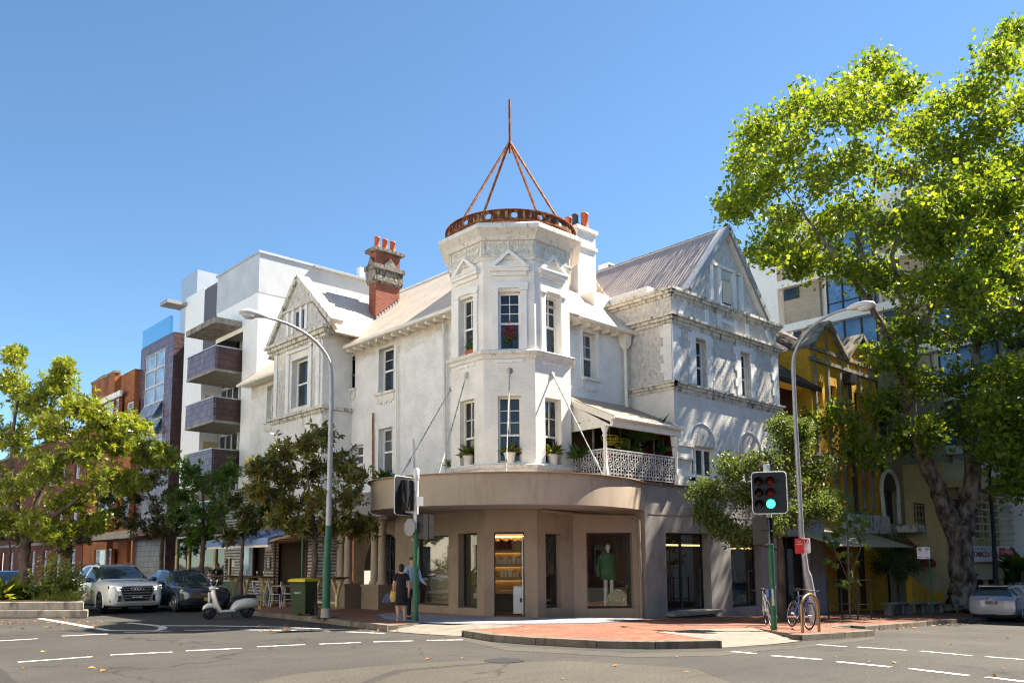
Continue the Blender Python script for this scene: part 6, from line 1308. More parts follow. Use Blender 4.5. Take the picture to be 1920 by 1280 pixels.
def car(name, label, loc, rz, st, paint, axles, r, rim, cab, glass_range, group=None):
    """st: stations (x, top, belt, w, wroof, zbot); cab = indices (cowl, roof front, roof rear, rear glass foot)"""
    t = thing(name, label, 'car', loc, rz, group, local=True)
    c0, c1, c2, c3 = cab
    def prof(i, s):
        x, top, belt, w_, wr, zb = s
        cabin = c0 < i < c3
        if cabin: return [(0, zb), (w_*.82, zb), (w_*.985, zb+.14), (w_, (zb+belt)*.52), (w_*.99, belt-.10), (w_*.955, belt), (wr, top-.075), (wr*.86, top-.012), (0, top)]
        return [(0, zb), (w_*.82, zb), (w_*.985, zb+.14), (w_, (zb+belt)*.52), (w_*.98, belt-.10), (w_*.93, belt-.015), (w_*.83, top-.03), (w_*.6, top-.006), (0, top)]
    ctl = [[Vector((s[0], y, z)) for y, z in prof(i, s)] for i, s in enumerate(st)]
    KX_, KP = 4, 3
    def cr(a, b, c, d, t_): return .5*((2*b)+(c-a)*t_+(2*a-5*b+4*c-d)*t_*t_+(3*b-a-3*c+d)*t_**3)
    n, p = len(ctl), len(ctl[0]); rows = []
    for i in range(n-1):
        for k in range(KX_):
            t_ = k/KX_; rows.append([cr(ctl[max(i-1, 0)][j], ctl[i][j], ctl[i+1][j], ctl[min(i+2, n-1)][j], t_) for j in range(p)])
    rows.append(ctl[-1])
    fine = []
    for r_ in rows:
        q = []
        for j in range(p-1):
            for k in range(KP):
                t_ = k/KP; v = cr(r_[max(j-1, 0)], r_[j], r_[j+1], r_[min(j+2, p-1)], t_); v.y = max(v.y, 0); q.append(v)
        q.append(r_[-1]); fine.append(q)
    body, ws, rw, sg = MB(), MB(), MB(), MB(); S = len(fine[0])
    for sgn in (1, -1):
        V = [[Vector((v.x, v.y*sgn, v.z)) for v in q] for q in fine]
        acc = {'b': [], 'w': [], 'r': [], 's': []}
        for i in range(len(fine)-1):
            si = i//KX_
            for j in range(S-1):
                pj_ = j//KP; c = (V[i][j]+V[i+1][j+1])/2
                if 1 <= pj_ <= 3 and abs(c.y) > st[si][3]*.5 and any(hypot(c.x-a, c.z-r) < r*1.13 for a in axles): continue
                key = 'b'
                if c0 <= si < c1 and (pj_ >= 6 or (pj_ == 5 and False)) and (j > 6*KP or True) and (i > c0*KX_ or True): key = 'w'
                elif c2 <= si < c3 and pj_ >= 6: key = 'r'
                elif pj_ == 5 and c0 <= si < c3:
                    u = (i+.5)/KX_
                    if glass_range[0] < u < glass_range[1] and not any(abs(u-q) < .13 for q in glass_range[2]) and 5*KP < j+.5: key = 's'
                acc[key].append((i, j))
        for key, mb in (('b', body), ('w', ws), ('r', rw), ('s', sg)):
            if acc[key]: mb.add([v for q in V for v in q], [(i*S+j, (i+1)*S+j, (i+1)*S+j+1, i*S+j+1) for i, j in acc[key]], 0, True)
        for q in (V[0], V[-1]): pass
    for q in (fine[0], fine[-1]): body.poly([(v.x, v.y, v.z) for v in q]+[(v.x, -v.y, v.z) for v in q[::-1][1:-1]])
    bo = body.build('body', paint, t)
    # weld each half so that shading is smooth, drop loose points
    for o_ in [bo]:
        bm = bmesh.new(); bm.from_mesh(o_.data); bmesh.ops.remove_doubles(bm, verts=bm.verts[:], dist=.0015); bmesh.ops.recalc_face_normals(bm, faces=bm.faces[:]); bmesh.ops.delete(bm, geom=[v for v in bm.verts if not v.link_faces], context='VERTS'); bm.to_mesh(o_.data); bm.free()
    for mb, nm in ((ws, 'windscreen'), (rw, 'rear_window'), (sg, 'side_window')):
        if mb.v:
            o_ = mb.build(nm, 'car_glass', t); bm = bmesh.new(); bm.from_mesh(o_.data); bmesh.ops.remove_doubles(bm, verts=bm.verts[:], dist=.0015); bmesh.ops.recalc_face_normals(bm, faces=bm.faces[:]); bmesh.ops.delete(bm, geom=[v for v in bm.verts if not v.link_faces], context='VERTS'); bm.to_mesh(o_.data); bm.free()
    wm = max(s[3] for s in st); m = MB()
    zlow = min(s[5] for s in st)
    m.box(st[-1][0]+.25, st[0][0]-.25, -wm*.78, wm*.78, zlow-.03, .62)
    m.build('underbody', 'black_plastic', t)
    m = MB()
    for a in axles:
        for s in (-1, 1): m.torus((a, s*(wm-.012), r), r*1.13, .028, (0, 1, 0), 24, 6, 0, -.25+0, pi+.25) if False else m.tube([(a+r*1.13*cos(q), s*(wm-.02), r+r*1.13*sin(q)) for q in np.linspace(-.35, pi+.35, 22)], .03, 6)
    m.build('wheel_arch', paint, t)
    for a in axles:
        for s in (-1, 1): wheel(t, a, s*(wm-.13), r, .23, rim)
    return t, wm
def mirror(t, x, y, z, mat):
    s = 1 if y > 0 else -1; MB().ball((x, y+s*.12, z), .09, .13, .085, 12, 8).bar((x, y-s*.03, z-.06), (x, y+s*.08, z-.02), .05, .05).build('wing_mirror', mat, t)
def rings_badge(m, x, z, r, sgn=1):
    for i in range(4): m.torus((x, (i-1.5)*r*1.45, z), r, r*.17, (1, 0, 0), 16, 5)
FXc = lambda x, sgn: Fr((x, 0, 0), (0, sgn, 0), (sgn, 0, 0))
# white SUV
suv_st = [(2.33, .93, .86, .70, .6, .36), (2.24, 1.0, .93, .84, .6, .27), (1.95, 1.07, .99, .92, .6, .25), (1.45, 1.12, 1.03, .945, .6, .25), (1.02, 1.16, 1.06, .945, .64, .25), (.28, 1.60, 1.10, .945, .64, .25), (-.6, 1.66, 1.12, .945, .635, .25), (-1.35, 1.63, 1.15, .94, .62, .25), (-1.95, 1.54, 1.18, .92, .58, .27), (-2.24, 1.16, 1.1, .87, .5, .34), (-2.33, .92, .88, .78, .5, .42)]
suv, wm = car('white_suv', 'white SUV with a big dark grille facing the crossing, beside the planter', (9.95, 31.75, 0), -pi/2, suv_st, 'paint_white', (1.45, -1.37), .37, 'rim_dark', (4, 5, 8, 9), (4.35, 8.6, (5.9, 7.2)))
xf = 2.335
m = MB(); m.prism([(xf, -.46, .98-.06), (xf, .46, .92), (xf, .52, .74), (xf, .40, .42), (xf, -.40, .42), (xf, -.52, .74)], (.02, 0, 0)); gr_ = m.build('grille', 'black_plastic', suv)
m = MB()
for z in (.52, .61, .70, .79, .87): m.bar((xf+.025, -.45 if z > .6 else -.42, z), (xf+.025, .45 if z > .6 else .42, z), .016, .02)
pts = [(xf+.02, -.46, .92), (xf+.02, .46, .92), (xf+.02, .52, .74), (xf+.02, .40, .42), (xf+.02, -.40, .42), (xf+.02, -.52, .74)]
for a, b in zip(pts, pts[1:]+pts[:1]): m.bar(a, b, .022, .03, (1, 0, 0))
m.build('grille_bar', 'rim_silver', gr_)
m = MB(); rings_badge(m, xf+.045, .83, .062); m.build('ring_badge', 'chrome', suv)
for s in (-1, 1):
    m = MB(); m.prism([(2.34, s*.50, .90), (2.12, s*.875, .955), (2.12, s*.885, .82), (2.34, s*.52, .78)], (.03, 0, 0)); hl = m.build('headlight', 'black_plastic', suv)
    m = MB(); m.bar((2.375, s*.53, .885), (2.175, s*.85, .935), .03, .035); m.bar((2.375, s*.55, .80), (2.17, s*.86, .84), .025, .03); m.bar((2.32, s*.64, .90), (2.32, s*.62, .81), .03, .03); m.build('lamp_strip', 'lamp_white', hl)
    m = MB(); m.prism([(2.34, s*.50, .62), (2.22, s*.84, .60), (2.22, s*.85, .40), (2.345, s*.52, .42)], (.025, 0, 0)); fi = m.build('air_intake', 'black_plastic', suv)
    m = MB(); P_ = [(2.37, s*.46, .40), (2.37, s*.50, .64), (2.245, s*.85, .64)]
    for a, b in zip(P_, P_[1:]): m.bar(a, b, .035, .03)
    m.build('intake_trim', 'rim_silver', fi); mirror(suv, .78, s*.95, 1.13, 'paint_navy')
m = MB(); m.box(2.3, 2.36, -.66, .66, .33, .37); m.build('bumper_lip', 'rim_silver', suv)
MB().box(xf+.03, xf+.045, -.19, .19, .50, .60).build('number_plate', 'plate_black', suv); text_mesh('BYG 86E', .085, FXc(xf+.045, 1), 0, .55, .002, 'sign_white', kids(suv)[-1], width=.33)
m = MB()
for s in (-1, 1): m.tube([(.2, s*.6, 1.66), (.1, s*.6, 1.70), (-1.6, s*.58, 1.66), (-1.75, s*.57, 1.6)], .02, 6)
m.build('roof_rail', 'dark_metal', suv)
m = MB()
for s in (-1, 1):
    for x in (.15, -.85): m.bar((x, s*.962, .92), (x-.2, s*.962, .92), .02, .03)
m.build('door_handle', 'chrome', suv)
m = MB(); 
for s in (-1, 1):
    for x in (.62, -.36, -1.05): m.bar((x, s*.953, .40), (x-.04, s*.945, 1.04), .006, .006)
m.build('door_seam', 'black_plastic', suv)
# navy sedan
sed_st = [(2.40, .72, .66, .66, .5, .36), (2.3, .80, .72, .80, .5, .24), (1.95, .88, .80, .89, .5, .20), (1.4, .94, .85, .915, .5, .2), (.95, .98, .89, .915, .6, .2), (.15, 1.40, .93, .915, .6, .2), (-.6, 1.46, .95, .915, .6, .2), (-1.1, 1.42, .97, .91, .58, .2), (-1.75, 1.1, 1.0, .90, .56, .22), (-2.2, 1.06, .98, .86, .5, .28), (-2.42, .95, .9, .76, .5, .36)]
sed, wm = car('navy_sedan', 'dark navy sedan parked at the kerb between the white SUV and the scooter', (12.05, 30.85, 0), -pi/2, sed_st, 'paint_navy', (1.5, -1.4), .33, 'rim_silver', (4, 5, 7, 8), (4.3, 7.7, (6.0,)))
for s in (-1, 1):
    MB().prism([(2.36, s*.45, .70), (2.0, s*.86, .79), (2.02, s*.88, .66), (2.37, s*.46, .60)], (.03, 0, 0)).build('headlight', 'lamp_clear', sed); mirror(sed, .62, s*.92, .98, 'paint_navy')
m = MB(); m.prism([(2.40, -.36, .68), (2.40, .36, .68), (2.40, .32, .54), (2.40, -.32, .54)], (.02, 0, 0)); g_ = m.build('grille', 'black_plastic', sed); m = MB()
for z in (.57, .61, .65): m.bar((2.425, -.33, z), (2.425, .33, z), .012, .012)
m.torus((2.43, 0, .61), .045, .012, (1, 0, 0), 14, 5); m.build('grille_bar', 'chrome', g_)
MB().box(2.40, 2.42, -.5, .5, .38, .48).build('air_intake', 'black_plastic', sed); MB().box(2.42, 2.435, -.19, .19, .40, .50).build('number_plate', 'plate_yellow', sed)
# silver hatchback seen from behind
hat_st = [(2.15, .70, .64, .62, .5, .34), (2.05, .78, .70, .76, .5, .22), (1.7, .88, .80, .86, .5, .2), (1.2, .95, .86, .89, .5, .2), (.85, .98, .90, .893, .6, .2), (.1, 1.38, .95, .893, .6, .2), (-.7, 1.43, .97, .893, .6, .2), (-1.45, 1.39, 1.0, .885, .58, .2), (-1.85, 1.30, 1.02, .87, .56, .22), (-2.08, .98, .94, .85, .5, .24), (-2.16, .80, .76, .80, .5, .30)]
hat, wm = car('silver_hatchback', 'silver hatchback parked at the right kerb, seen from behind under the plane tree', (37.15, 10.95, G(37)-.02), 0, hat_st, 'paint_silver', (1.3, -1.3), .315, 'rim_silver', (4, 5, 8, 9), (4.3, 8.5, (6.0, 7.3)))
hat.rotation_euler = (0, .036, 0)
for s in (-1, 1):
    m = MB(); m.prism([(-2.10, s*.42, .90), (-2.09, s*.40, .79), (-1.95, s*.885, .80), (-1.93, s*.885, .93)], (-.035, 0, 0)); m.build('tail_light', 'lamp_red', hat); mirror(hat, .5, s*.92, 1.0, 'paint_silver')
m = MB(); m.box(-2.18, -2.14, -.42, .42, .62, .80); m.build('tailgate_recess', 'paint_silver', hat); MB().box(-2.2, -2.185, -.2, .2, .67, .77).build('number_plate', 'plate_black', hat)
text_mesh('DC09JX', .085, FXc(-2.2, -1), 0, .72, .003, 'sign_white', kids(hat)[-1], width=.34)
m = MB(); rings_badge(m, -2.15, .86, .05); m.build('ring_badge', 'chrome', hat)
m = MB(); m.box(-2.15, -2.05, -.72, .72, .24, .34); m.build('diffuser', 'black_plastic', hat); m = MB(); m.prism([(-1.72, -.5, 1.36), (-1.72, .5, 1.36), (-2.0, .48, 1.33), (-2.0, -.48, 1.33)], (0, 0, .035)); m.build('spoiler', 'paint_silver', hat)
m = MB(); m.tube([(-1.2, 0, 1.42), (-1.32, 0, 1.52)], .012, 6); m.build('aerial', 'black_plastic', hat)
# blue car glimpsed behind the magnolia trunk
bp = gp(40, 1122); bl, wm = car('blue_car', 'blue car half hidden behind the big magnolia trunk and planter', (8.9, 42.5, 0), -pi/2, hat_st, 'paint_blue', (1.3, -1.3), .315, 'rim_silver', (4, 5, 8, 9), (4.3, 8.5, (6.0, 7.3)))
for s in (-1, 1): MB().prism([(2.1, s*.42, .68), (1.8, s*.82, .77), (1.82, s*.84, .64), (2.11, s*.44, .58)], (.03, 0, 0)).build('headlight', 'lamp_clear', bl)
# scooter
fw, rwv = Vector((10.36, 24.60, 0)), Vector((11.6, 24.45, 0)); dv = (fw-rwv); ang = atan2(dv.y, dv.x); mid = (fw+rwv)/2
sco = thing('scooter', 'cream motor scooter with a dark seat parked nose out beside the bin', 'scooter', tuple(mid), ang, local=True)
wb = dv.length/2; r_ = .225
for x in (wb, -wb):
    tw = MB().lathe((x, 0, r_), [(r_*.6, -.05), (r_*.9, -.06), (r_, -.03), (r_, .03), (r_*.9, .06), (r_*.6, .05)], 24, axis=(0, 1, 0), caps=False).build('wheel', 'rubber', sco); m = MB().lathe((x, 0, r_), [(.02, -.05), (r_*.62, -.04), (r_*.62, .04), (.02, .05)], 18, axis=(0, 1, 0)); m.torus((x, -.05, r_), r_*.6, .014, (0, 1, 0)); m.torus((x, .05, r_), r_*.6, .014, (0, 1, 0)); m.build('rim', 'rim_dark', tw)
ring_ = lambda x, z, ry, rz, n=14, dz=0: [Vector((x, ry*cos(2*pi*i/n), z+rz*sin(2*pi*i/n))) for i in range(n)]
m = MB(); m.loft([ring_(wb+.20, .33, .03, .03), ring_(wb+.17, .38, .075, .07), ring_(wb+.06, .44, .095, .09), ring_(wb-.08, .45, .095, .09), ring_(wb-.19, .38, .07, .08)]); m.build('front_fender', 'paint_cream', sco)
def plate(pts, th): 
    return pts
m = MB(); sh = []
for x, z, w_ in ((wb-.10, .95, .10), (wb-.06, .85, .19), (wb-.09, .70, .24), (wb-.15, .52, .25), (wb-.22, .38, .23), (wb-.30, .28, .20)):
    sh.append([Vector((x+.035, 0, z)), Vector((x+.02, w_*.6, z)), Vector((x-.05, w_, z)), Vector((x-.085, w_*.97, z)), Vector((x-.03, w_*.5, z)), Vector((x-.02, 0, z)), Vector((x-.03, -w_*.5, z)), Vector((x-.085, -w_*.97, z)), Vector((x-.05, -w_, z)), Vector((x+.02, -w_*.6, z))])
m.loft(sh); m.build('leg_shield', 'paint_cream', sco)
m = MB(); m.box(wb-.02, wb+.045, -.035, .035, .55, .88); m.build('horn_cover', 'paint_cream', sco, .02); m = MB()
for k in range(5): m.box(wb-.135, wb-.12, -.20, -.12, .62+k*.05, .65+k*.05)
m.build('vent', 'black_plastic', sco)
m = MB(); m.loft([ring_(-wb-.42+.02, .42, .04, .05), ring_(-wb-.33, .47, .13, .13), ring_(-wb-.12, .50, .205, .19), ring_(-wb+.14, .49, .22, .20), ring_(-wb+.36, .43, .19, .18), ring_(-wb+.50, .33, .14, .12), ring_(-wb+.56, .27, .12, .06)]); m.build('rear_cowl', 'paint_cream', sco)
m = MB(); m.prism([(wb-.30, -.19, .22), (wb-.30, .19, .22), (-wb+.42, .17, .22), (-wb+.42, -.17, .22)], (0, 0, .07)); m.build('floorboard', 'paint_cream', sco, .02)
m = MB(); m.loft([ring_(-wb-.30, .68, .05, .03), ring_(-wb-.2, .70, .14, .06), ring_(-wb+.1, .70, .16, .07), ring_(-wb+.35, .68, .15, .08), ring_(-wb+.52, .64, .10, .06)]); m.build('seat', 'leather_black', sco)
hx_ = wb-.13
m = MB(); m.tube([(wb, 0, r_), (wb-.03, 0, .45), (hx_, 0, .95)], .03, 8); m.build('steering_column', 'dark_metal', sco)
m = MB(); m.ball((hx_+.03, 0, 1.0), .12, .13, .085, 14, 8); m.tube([(hx_-.06, .34, 1.0), (hx_-.02, .2, 1.01), (hx_, 0, 1.0), (hx_-.02, -.2, 1.01), (hx_-.06, -.34, 1.0)], .028, 8); hb = m.build('handlebar', 'paint_cream', sco)
MB().ball((hx_+.125, 0, .995), .03, .062, .062, 14, 6).build('headlight', 'lamp_clear', hb)
m = MB()
for s in (-1, 1): m.tube([(hx_-.06, s*.34, 1.0), (hx_-.085, s*.46, .995)], .022, 8)
m.build('grip', 'black_plastic', hb)
for s in (-1, 1): m = MB(); m.tube([(hx_, s*.16, 1.03), (hx_+.02, s*.28, 1.12), (hx_, s*.33, 1.19)], .01, 6); m.lathe((hx_, s*.34, 1.24), [(.06, -.015), (.065, 0), (.02, .02)], 14, axis=(1, 0, 0)); m.build('wing_mirror', 'chrome', sco)
m = MB(); m.torus((hx_-.24, 0, .47), .155, .055, (1, 0, .25), 22, 8); sp_ = m.build('spare_wheel', 'rubber', sco); MB().lathe((hx_-.24, 0, .47), [(.11, -.03), (.11, .03)], 14, axis=(1, 0, .25)).build('rim', 'rim_dark', sp_)
m = MB(); m.bar((-wb-.2, -.1, .74), (-wb-.5, -.09, .78), .02, .02); m.bar((-wb-.2, .1, .74), (-wb-.5, .09, .78), .02, .02); m.bar((-wb-.5, -.1, .78), (-wb-.5, .1, .78), .02, .02); m.bar((-wb-.36, -.1, .765), (-wb-.36, .1, .765), .018, .018); m.build('rear_rack', 'chrome', sco)
m = MB(); m.loft([[Vector((p.x, p.y-.14, p.z)) for p in ring_(x, z, a, b)] for x, z, a, b in ((-wb-.3, .25, .05, .05), (-wb+.0, .24, .07, .07), (-wb+.22, .21, .05, .05))]); m.build('engine', 'rim_dark', sco)
m = MB(); m.tube([(-.15, -.1, .2), (-.2, -.2, .02)], .014, 6); m.tube([(-.15, .1, .2), (-.2, .2, .02)], .014, 6); m.build('kickstand', 'dark_metal', sco)
MB().box(-wb-.43, -wb-.40, -.09, .09, .26, .40).build('number_plate', 'plate_yellow', sco); MB().ball((-wb-.40, 0, .50), .03, .06, .04, 10, 6).build('tail_light', 'lamp_red', sco)
sco.scale = (.92, .92, .92)
# bicycles
def bicycle(label, a, b, frame, lean):
    a, b = Vector(a), Vector(b); d = (a-b); an = atan2(d.y, d.x); t = thing('bicycle', label, 'bicycle', tuple((a+b)/2), an, 'bicycles at the hoop rack', local=True); t.rotation_euler = (lean, 0, an); h = .5; r = .335
    for x in (h, -h):
        w_ = MB().torus((x, 0, r), r-.015, .017, (0, 1, 0), 32, 6).build('wheel', 'rubber', t); m = MB(); m.torus((x, 0, r), r-.04, .009, (0, 1, 0), 28, 4)
        for k in range(14): q = 2*pi*k/14; m.tube([(x, 0, r), (x+(r-.04)*cos(q), 0, r+(r-.04)*sin(q))], .0022, 3, caps=False)
        m.lathe((x, -.04, r), [(.02, 0), (.02, .08)], 8, axis=(0, 1, 0)); m.build('rim', 'rim_silver', w_)
    BBk, ST, HT = Vector((-.08, 0, .29)), Vector((-.22, 0, .80)), Vector((.34, 0, .82)); m = MB()
    for p, q, rr in ((BBk, ST, .017), (ST, HT, .017), (BBk, HT+Vector((.02, 0, -.1)), .02), (HT, HT+Vector((.03, 0, -.14)), .02)): m.tube([p, q], rr, 8)
    for s in (-1, 1): m.tube([BBk+Vector((0, s*.03, 0)), (-h, s*.05, r)], .01, 6); m.tube([ST+Vector((0, s*.02, -.02)), (-h, s*.05, r)], .009, 6); m.tube([HT+Vector((.03, s*.03, -.14)), (h, s*.05, r)], .012, 6)
    m.build('frame', frame, t)
    m = MB(); m.tube([HT, HT+Vector((-.02, 0, .12))], .014, 6); m.tube([HT+Vector((-.08, .3, .15)), HT+Vector((.03, .2, .13)), HT+Vector((.03, -.2, .13)), HT+Vector((-.08, -.3, .15))], .013, 6); m.build('handlebar', 'black_plastic', t)
    m = MB(); m.loft([ring_(-.40, .93, .075, .02), ring_(-.30, .945, .07, .028), ring_(-.15, .94, .03, .02), ring_(-.11, .935, .018, .014)]); m.build('saddle', 'leather_black', t); MB().tube([ST, ST+Vector((-.035, 0, .14))], .014, 6).build('seat_post', 'rim_silver', t)
    m = MB(); m.torus(BBk+Vector((0, -.04, 0)), .09, .008, (0, 1, 0), 20, 4); m.bar(BBk+Vector((0, -.07, 0)), BBk+Vector((.12, -.07, -.12)), .02, .012); m.bar(BBk+Vector((0, .07, 0)), BBk+Vector((-.12, .07, .12)), .02, .012); m.box(BBk.x+.08, BBk.x+.16, -.17, -.08, BBk.z-.13, BBk.z-.11); m.build('crank', 'dark_metal', t); return t
hp1, hp2 = gp(1505, 1186, .13), gp(1536, 1184, .13)
bz_ = lambda x, y: (x, y, G(x)+.142)
b1_ = bicycle('blue bicycle leaning on the steel hoop beside the right lamp post', bz_(19.12, 10.05), bz_(19.75, 10.85), 'paint_blue', R(-7))
b2_ = bicycle('grey and black bicycle behind the blue one, nearest the traffic light pole', bz_(18.95, 10.95), bz_(19.75, 11.55), 'rim_silver', R(6))
plain('bronze', (.33, .20, .11), .35, .1, metal=.7)
hz = Vector(hp1); hz2 = Vector(hp2); t = thing('bicycle_hoop', 'bronze coloured hoop bicycle rack beside the leaning lamp post', 'bicycle rack', tuple(hz)); c = (hz+hz2)/2; u = (hz2-hz); u.z = 0; hw = u.length/2; u.normalize()
MB().tube([Vector((hz.x, hz.y, hz.z-.1)), hz+Vector((0, 0, .6))]+[c+u*(-hw*cos(q))+Vector((0, 0, .6+.26*sin(q))) for q in np.linspace(.2, pi-.2, 12)]+[hz2+Vector((0, 0, .6)), Vector((hz2.x, hz2.y, hz2.z-.1))], .035, 10).build('hoop', 'bronze', t)

# ------------------------------------------------------------------ street lamps, traffic lights, signs
def lamp_head(m, p, d):
    d = Vector(d).normalized(); sdv = Vector((-d.y, d.x, 0)); up = Vector((0, 0, 1)); n = 12
    rg = lambda s, w_, h, dz: [p+d*s+sdv*(w_*cos(2*pi*i/n))+up*(dz+h*sin(2*pi*i/n)) for i in range(n)]
    m.loft([rg(-.1, .04, .04, 0), rg(.0, .09, .07, .01), rg(.2, .15, .1, .02), rg(.45, .17, .1, .02), rg(.62, .1, .06, .0), rg(.66, .03, .02, -.01)])
def lamp_glass(m, p, d):
    d = Vector(d).normalized(); sdv = Vector((-d.y, d.x, 0)); up = Vector((0, 0, 1)); n = 12
    rg = lambda s, w_, h, dz: [p+d*s+sdv*(w_*cos(2*pi*i/n))+up*(dz+h*sin(2*pi*i/n)) for i in range(n)]
    m.loft([rg(.2, .05, .04, -.06), rg(.3, .13, .09, -.07), rg(.45, .14, .09, -.07), rg(.58, .06, .04, -.05)])
Lp = gp(611, 1158, .13)
t = thing('street_lamp', 'tall curved street lamp with a green lower pole in front of the left shops', 'street lamp', tuple(Lp)); zL = lambda y: PD(615, y, Lp.dot(_h)).z
z_g, z_s = zL(985), zL(1052); ztop_ = zL(700)
MB().tube([Lp, (Lp.x, Lp.y, z_s), (Lp.x, Lp.y, z_s+.05), (Lp.x+.03, Lp.y, z_g)], [.118, .112, .095, .088], 16).build('lower_pole', 'pole_green', t)
hd = PX(478, 596, Lp.x-2.05) if False else Vector((Lp.x-2.15, Lp.y-.05, PD(478, 594, (Lp-Vector((2.1, 0, 0))).dot(_h)).z))
arc_ = [Vector((Lp.x+.03+.0-(2.0)*(1-cos(q)), Lp.y, ztop_+(hd.z-ztop_)*sin(q))) for q in np.linspace(0, pi/2, 12)]
MB().tube([(Lp.x+.03, Lp.y, z_g-.01), (Lp.x+.05, Lp.y, ztop_-.6)]+arc_+[hd+Vector((.1, 0, 0))], [.082, .066]+list(np.linspace(.062, .032, 12))+[.03], 12).build('upper_pole', 'galv', t)
MB().lathe(Lp+Vector((0, 0, -.05)), [(.15, 0), (.14, .3), (.12, .32)], 16).build('base_collar', 'concrete', t)
m = MB(); lamp_head(m, hd, (-1, 0, 0)); m.build('lamp_head', 'galv_light', t); m = MB(); lamp_glass(m, hd, (-1, 0, 0)); m.build('lamp_lens', 'lamp_clear', t)
sm = MB(); sm.box(Lp.x-.28, Lp.x+.3, Lp.y-.3, Lp.y+.3, .131, .145); struct(sm.build('tree_pit', 'asphalt_dark'))
Rp = gp(1528, 1171, .13); DR = Rp.dot(_h); rp = lambda x, y: PD(x, y, DR)
t = thing('street_lamp', 'leaning grey street lamp with parking signs, arching right over the road', 'street lamp', tuple(Rp))
MB().tube([Rp, rp(1522, 1120), rp(1514, 1078)], [.12, .115, .112], 16).build('lower_pole', 'galv', t)
e_ = rp(1487, 690); hd2 = Vector((rp(1487, 690).x, rp(1487, 690).y-1.75, 0)); hd2.z = PD(1605, 578, hd2.dot(_h)).z
arc_ = [Vector((e_.x, e_.y-1.6*(1-cos(q)), e_.z+(hd2.z-e_.z)*sin(q))) for q in np.linspace(0, pi/2, 12)]
MB().tube([rp(1514, 1079), rp(1511, 1066), rp(1503, 1000), rp(1492, 800)]+arc_+[hd2], [.112, .078, .07, .06]+list(np.linspace(.056, .03, 12))+[.028], 12).build('upper_pole', 'galv', t)
m = MB(); lamp_head(m, hd2, (.1, -1, 0)); m.build('lamp_head', 'galv_light', t); m = MB(); lamp_glass(m, hd2, (.1, -1, 0)); m.build('lamp_lens', 'lamp_clear', t)
def sign(P, U, w_, h, mat, border=None):
    pass
camdir = lambda p: Vector((-p.x, -p.y, 0)).normalized()
def face(p, yaw=0.):
    n = camdir(p); c_, s_ = cos(yaw), sin(yaw); n = Vector((n.x*c_-n.y*s_, n.x*s_+n.y*c_, 0)); return Fr(p, (-n.y, n.x, 0), n)
def sign_plate(F, z0, z1, w_, mat, parent, u=0., name='sign_plate', d=0.):
    m = MB(); r = .03; q = []
    for cx, cz, a in ((w_/2-r, z1-r, 0), (-w_/2+r, z1-r, pi/2), (-w_/2+r, z0+r, pi), (w_/2-r, z0+r, 1.5*pi)):
        q += [(u+cx+r*cos(a+k*pi/6), cz+r*sin(a+k*pi/6)) for k in range(4)]
    m.fprism(F, q, d, d+.012); return m.build(name, mat, parent)
def no_parking(F, u, z, r, parent, mat='sign_red'):
    m = MB(); m.torus(F.pt(u, z, .016), r, r*.13, F.N, 24, 6); m.bar(F.pt(u-r*.7, z+r*.7, .016), F.pt(u+r*.7, z-r*.7, .016), r*.2, .01, tuple(F.N)); m.build('prohibition_ring', mat, parent); text_mesh('P', r*1.6, F, u, z, .013, 'lettering_dark', parent, bold=.006)
# no stopping pair on the leaning lamp
p_ = rp(1494, 1024)-_h*.2; F = face(p_, .15); t = thing('parking_sign', 'red no stopping sign on the leaning lamp post, left of the white sign', 'sign', tuple(p_)); s1 = sign_plate(F, p_.z-.2, p_.z+.22, .235, 'sign_red', t)
text_mesh('NO', .06, F, 0, p_.z+.13, .013, 'lettering_light', s1); text_mesh('STOPPING', .05, F, 0, p_.z+.06, .013, 'lettering_light', s1, width=.19)
p_ = rp(1508, 1023)-_h*.16; F = face(p_, -.25); t = thing('parking_sign', 'white no parking sign with a red ring on the leaning lamp post', 'sign', tuple(p_)); s1 = sign_plate(F, p_.z-.2, p_.z+.22, .215, 'sign_white', t); no_parking(F, 0, p_.z+.12, .07, s1); text_mesh('8 - 6', .05, F, 0, p_.z-.0, .013, 'sign_red', s1); MB().fbox(F, -.07, .07, p_.z-.165, p_.z-.15, .012, .014).build('arrow', 'sign_red', s1)
p_ = rp(1500, 985); t = thing('pole_bracket', 'thin grey bracket plate strapped to the leaning lamp post above its signs', 'bracket', tuple(p_)); MB().bar(rp(1493, 970)-_h*.15, rp(1495, 1008)-_h*.15, .05, .02).build('bracket', 'galv', t)
# 1P sign post
b8 = gp(1750, 1157, .13); D8 = b8.dot(_h); t = thing('parking_sign', 'white one hour parking sign on a slanting green post near the plane tree', 'sign', tuple(b8)); MB().tube([b8, PD(1740, 1022, D8)], .03, 8).build('post', 'pole_green', t)
p_ = PD(1731.5, 1036, D8-.05); F = face(p_); s1 = sign_plate(F, p_.z-.22, p_.z+.22, .44, 'sign_white', t); no_parking(F, -.11, p_.z+.12, .065, s1); text_mesh('1P', .15, F, .11, p_.z+.12, .013, 'sign_green', s1, bold=.003)
for dx, c_ in ((-.11, 'sign_red'), (.11, 'sign_green')): text_mesh('8 - 6', .05, F, dx, p_.z-.0, .013, c_, s1); MB().fbox(F, dx-.07, dx+.07, p_.z-.17, p_.z-.15, .012, .014).build('arrow', c_, s1)
# slim green post by the bin
b9 = gp(565, 1150, .13); t = thing('sign_post', 'slim dark green post standing between the chairs and the wheelie bin', 'post', tuple(b9)); MB().tube([b9, (b9.x, b9.y, PD(566, 1008, b9.dot(_h)).z)], .038, 8).build('post', 'pole_green', t)
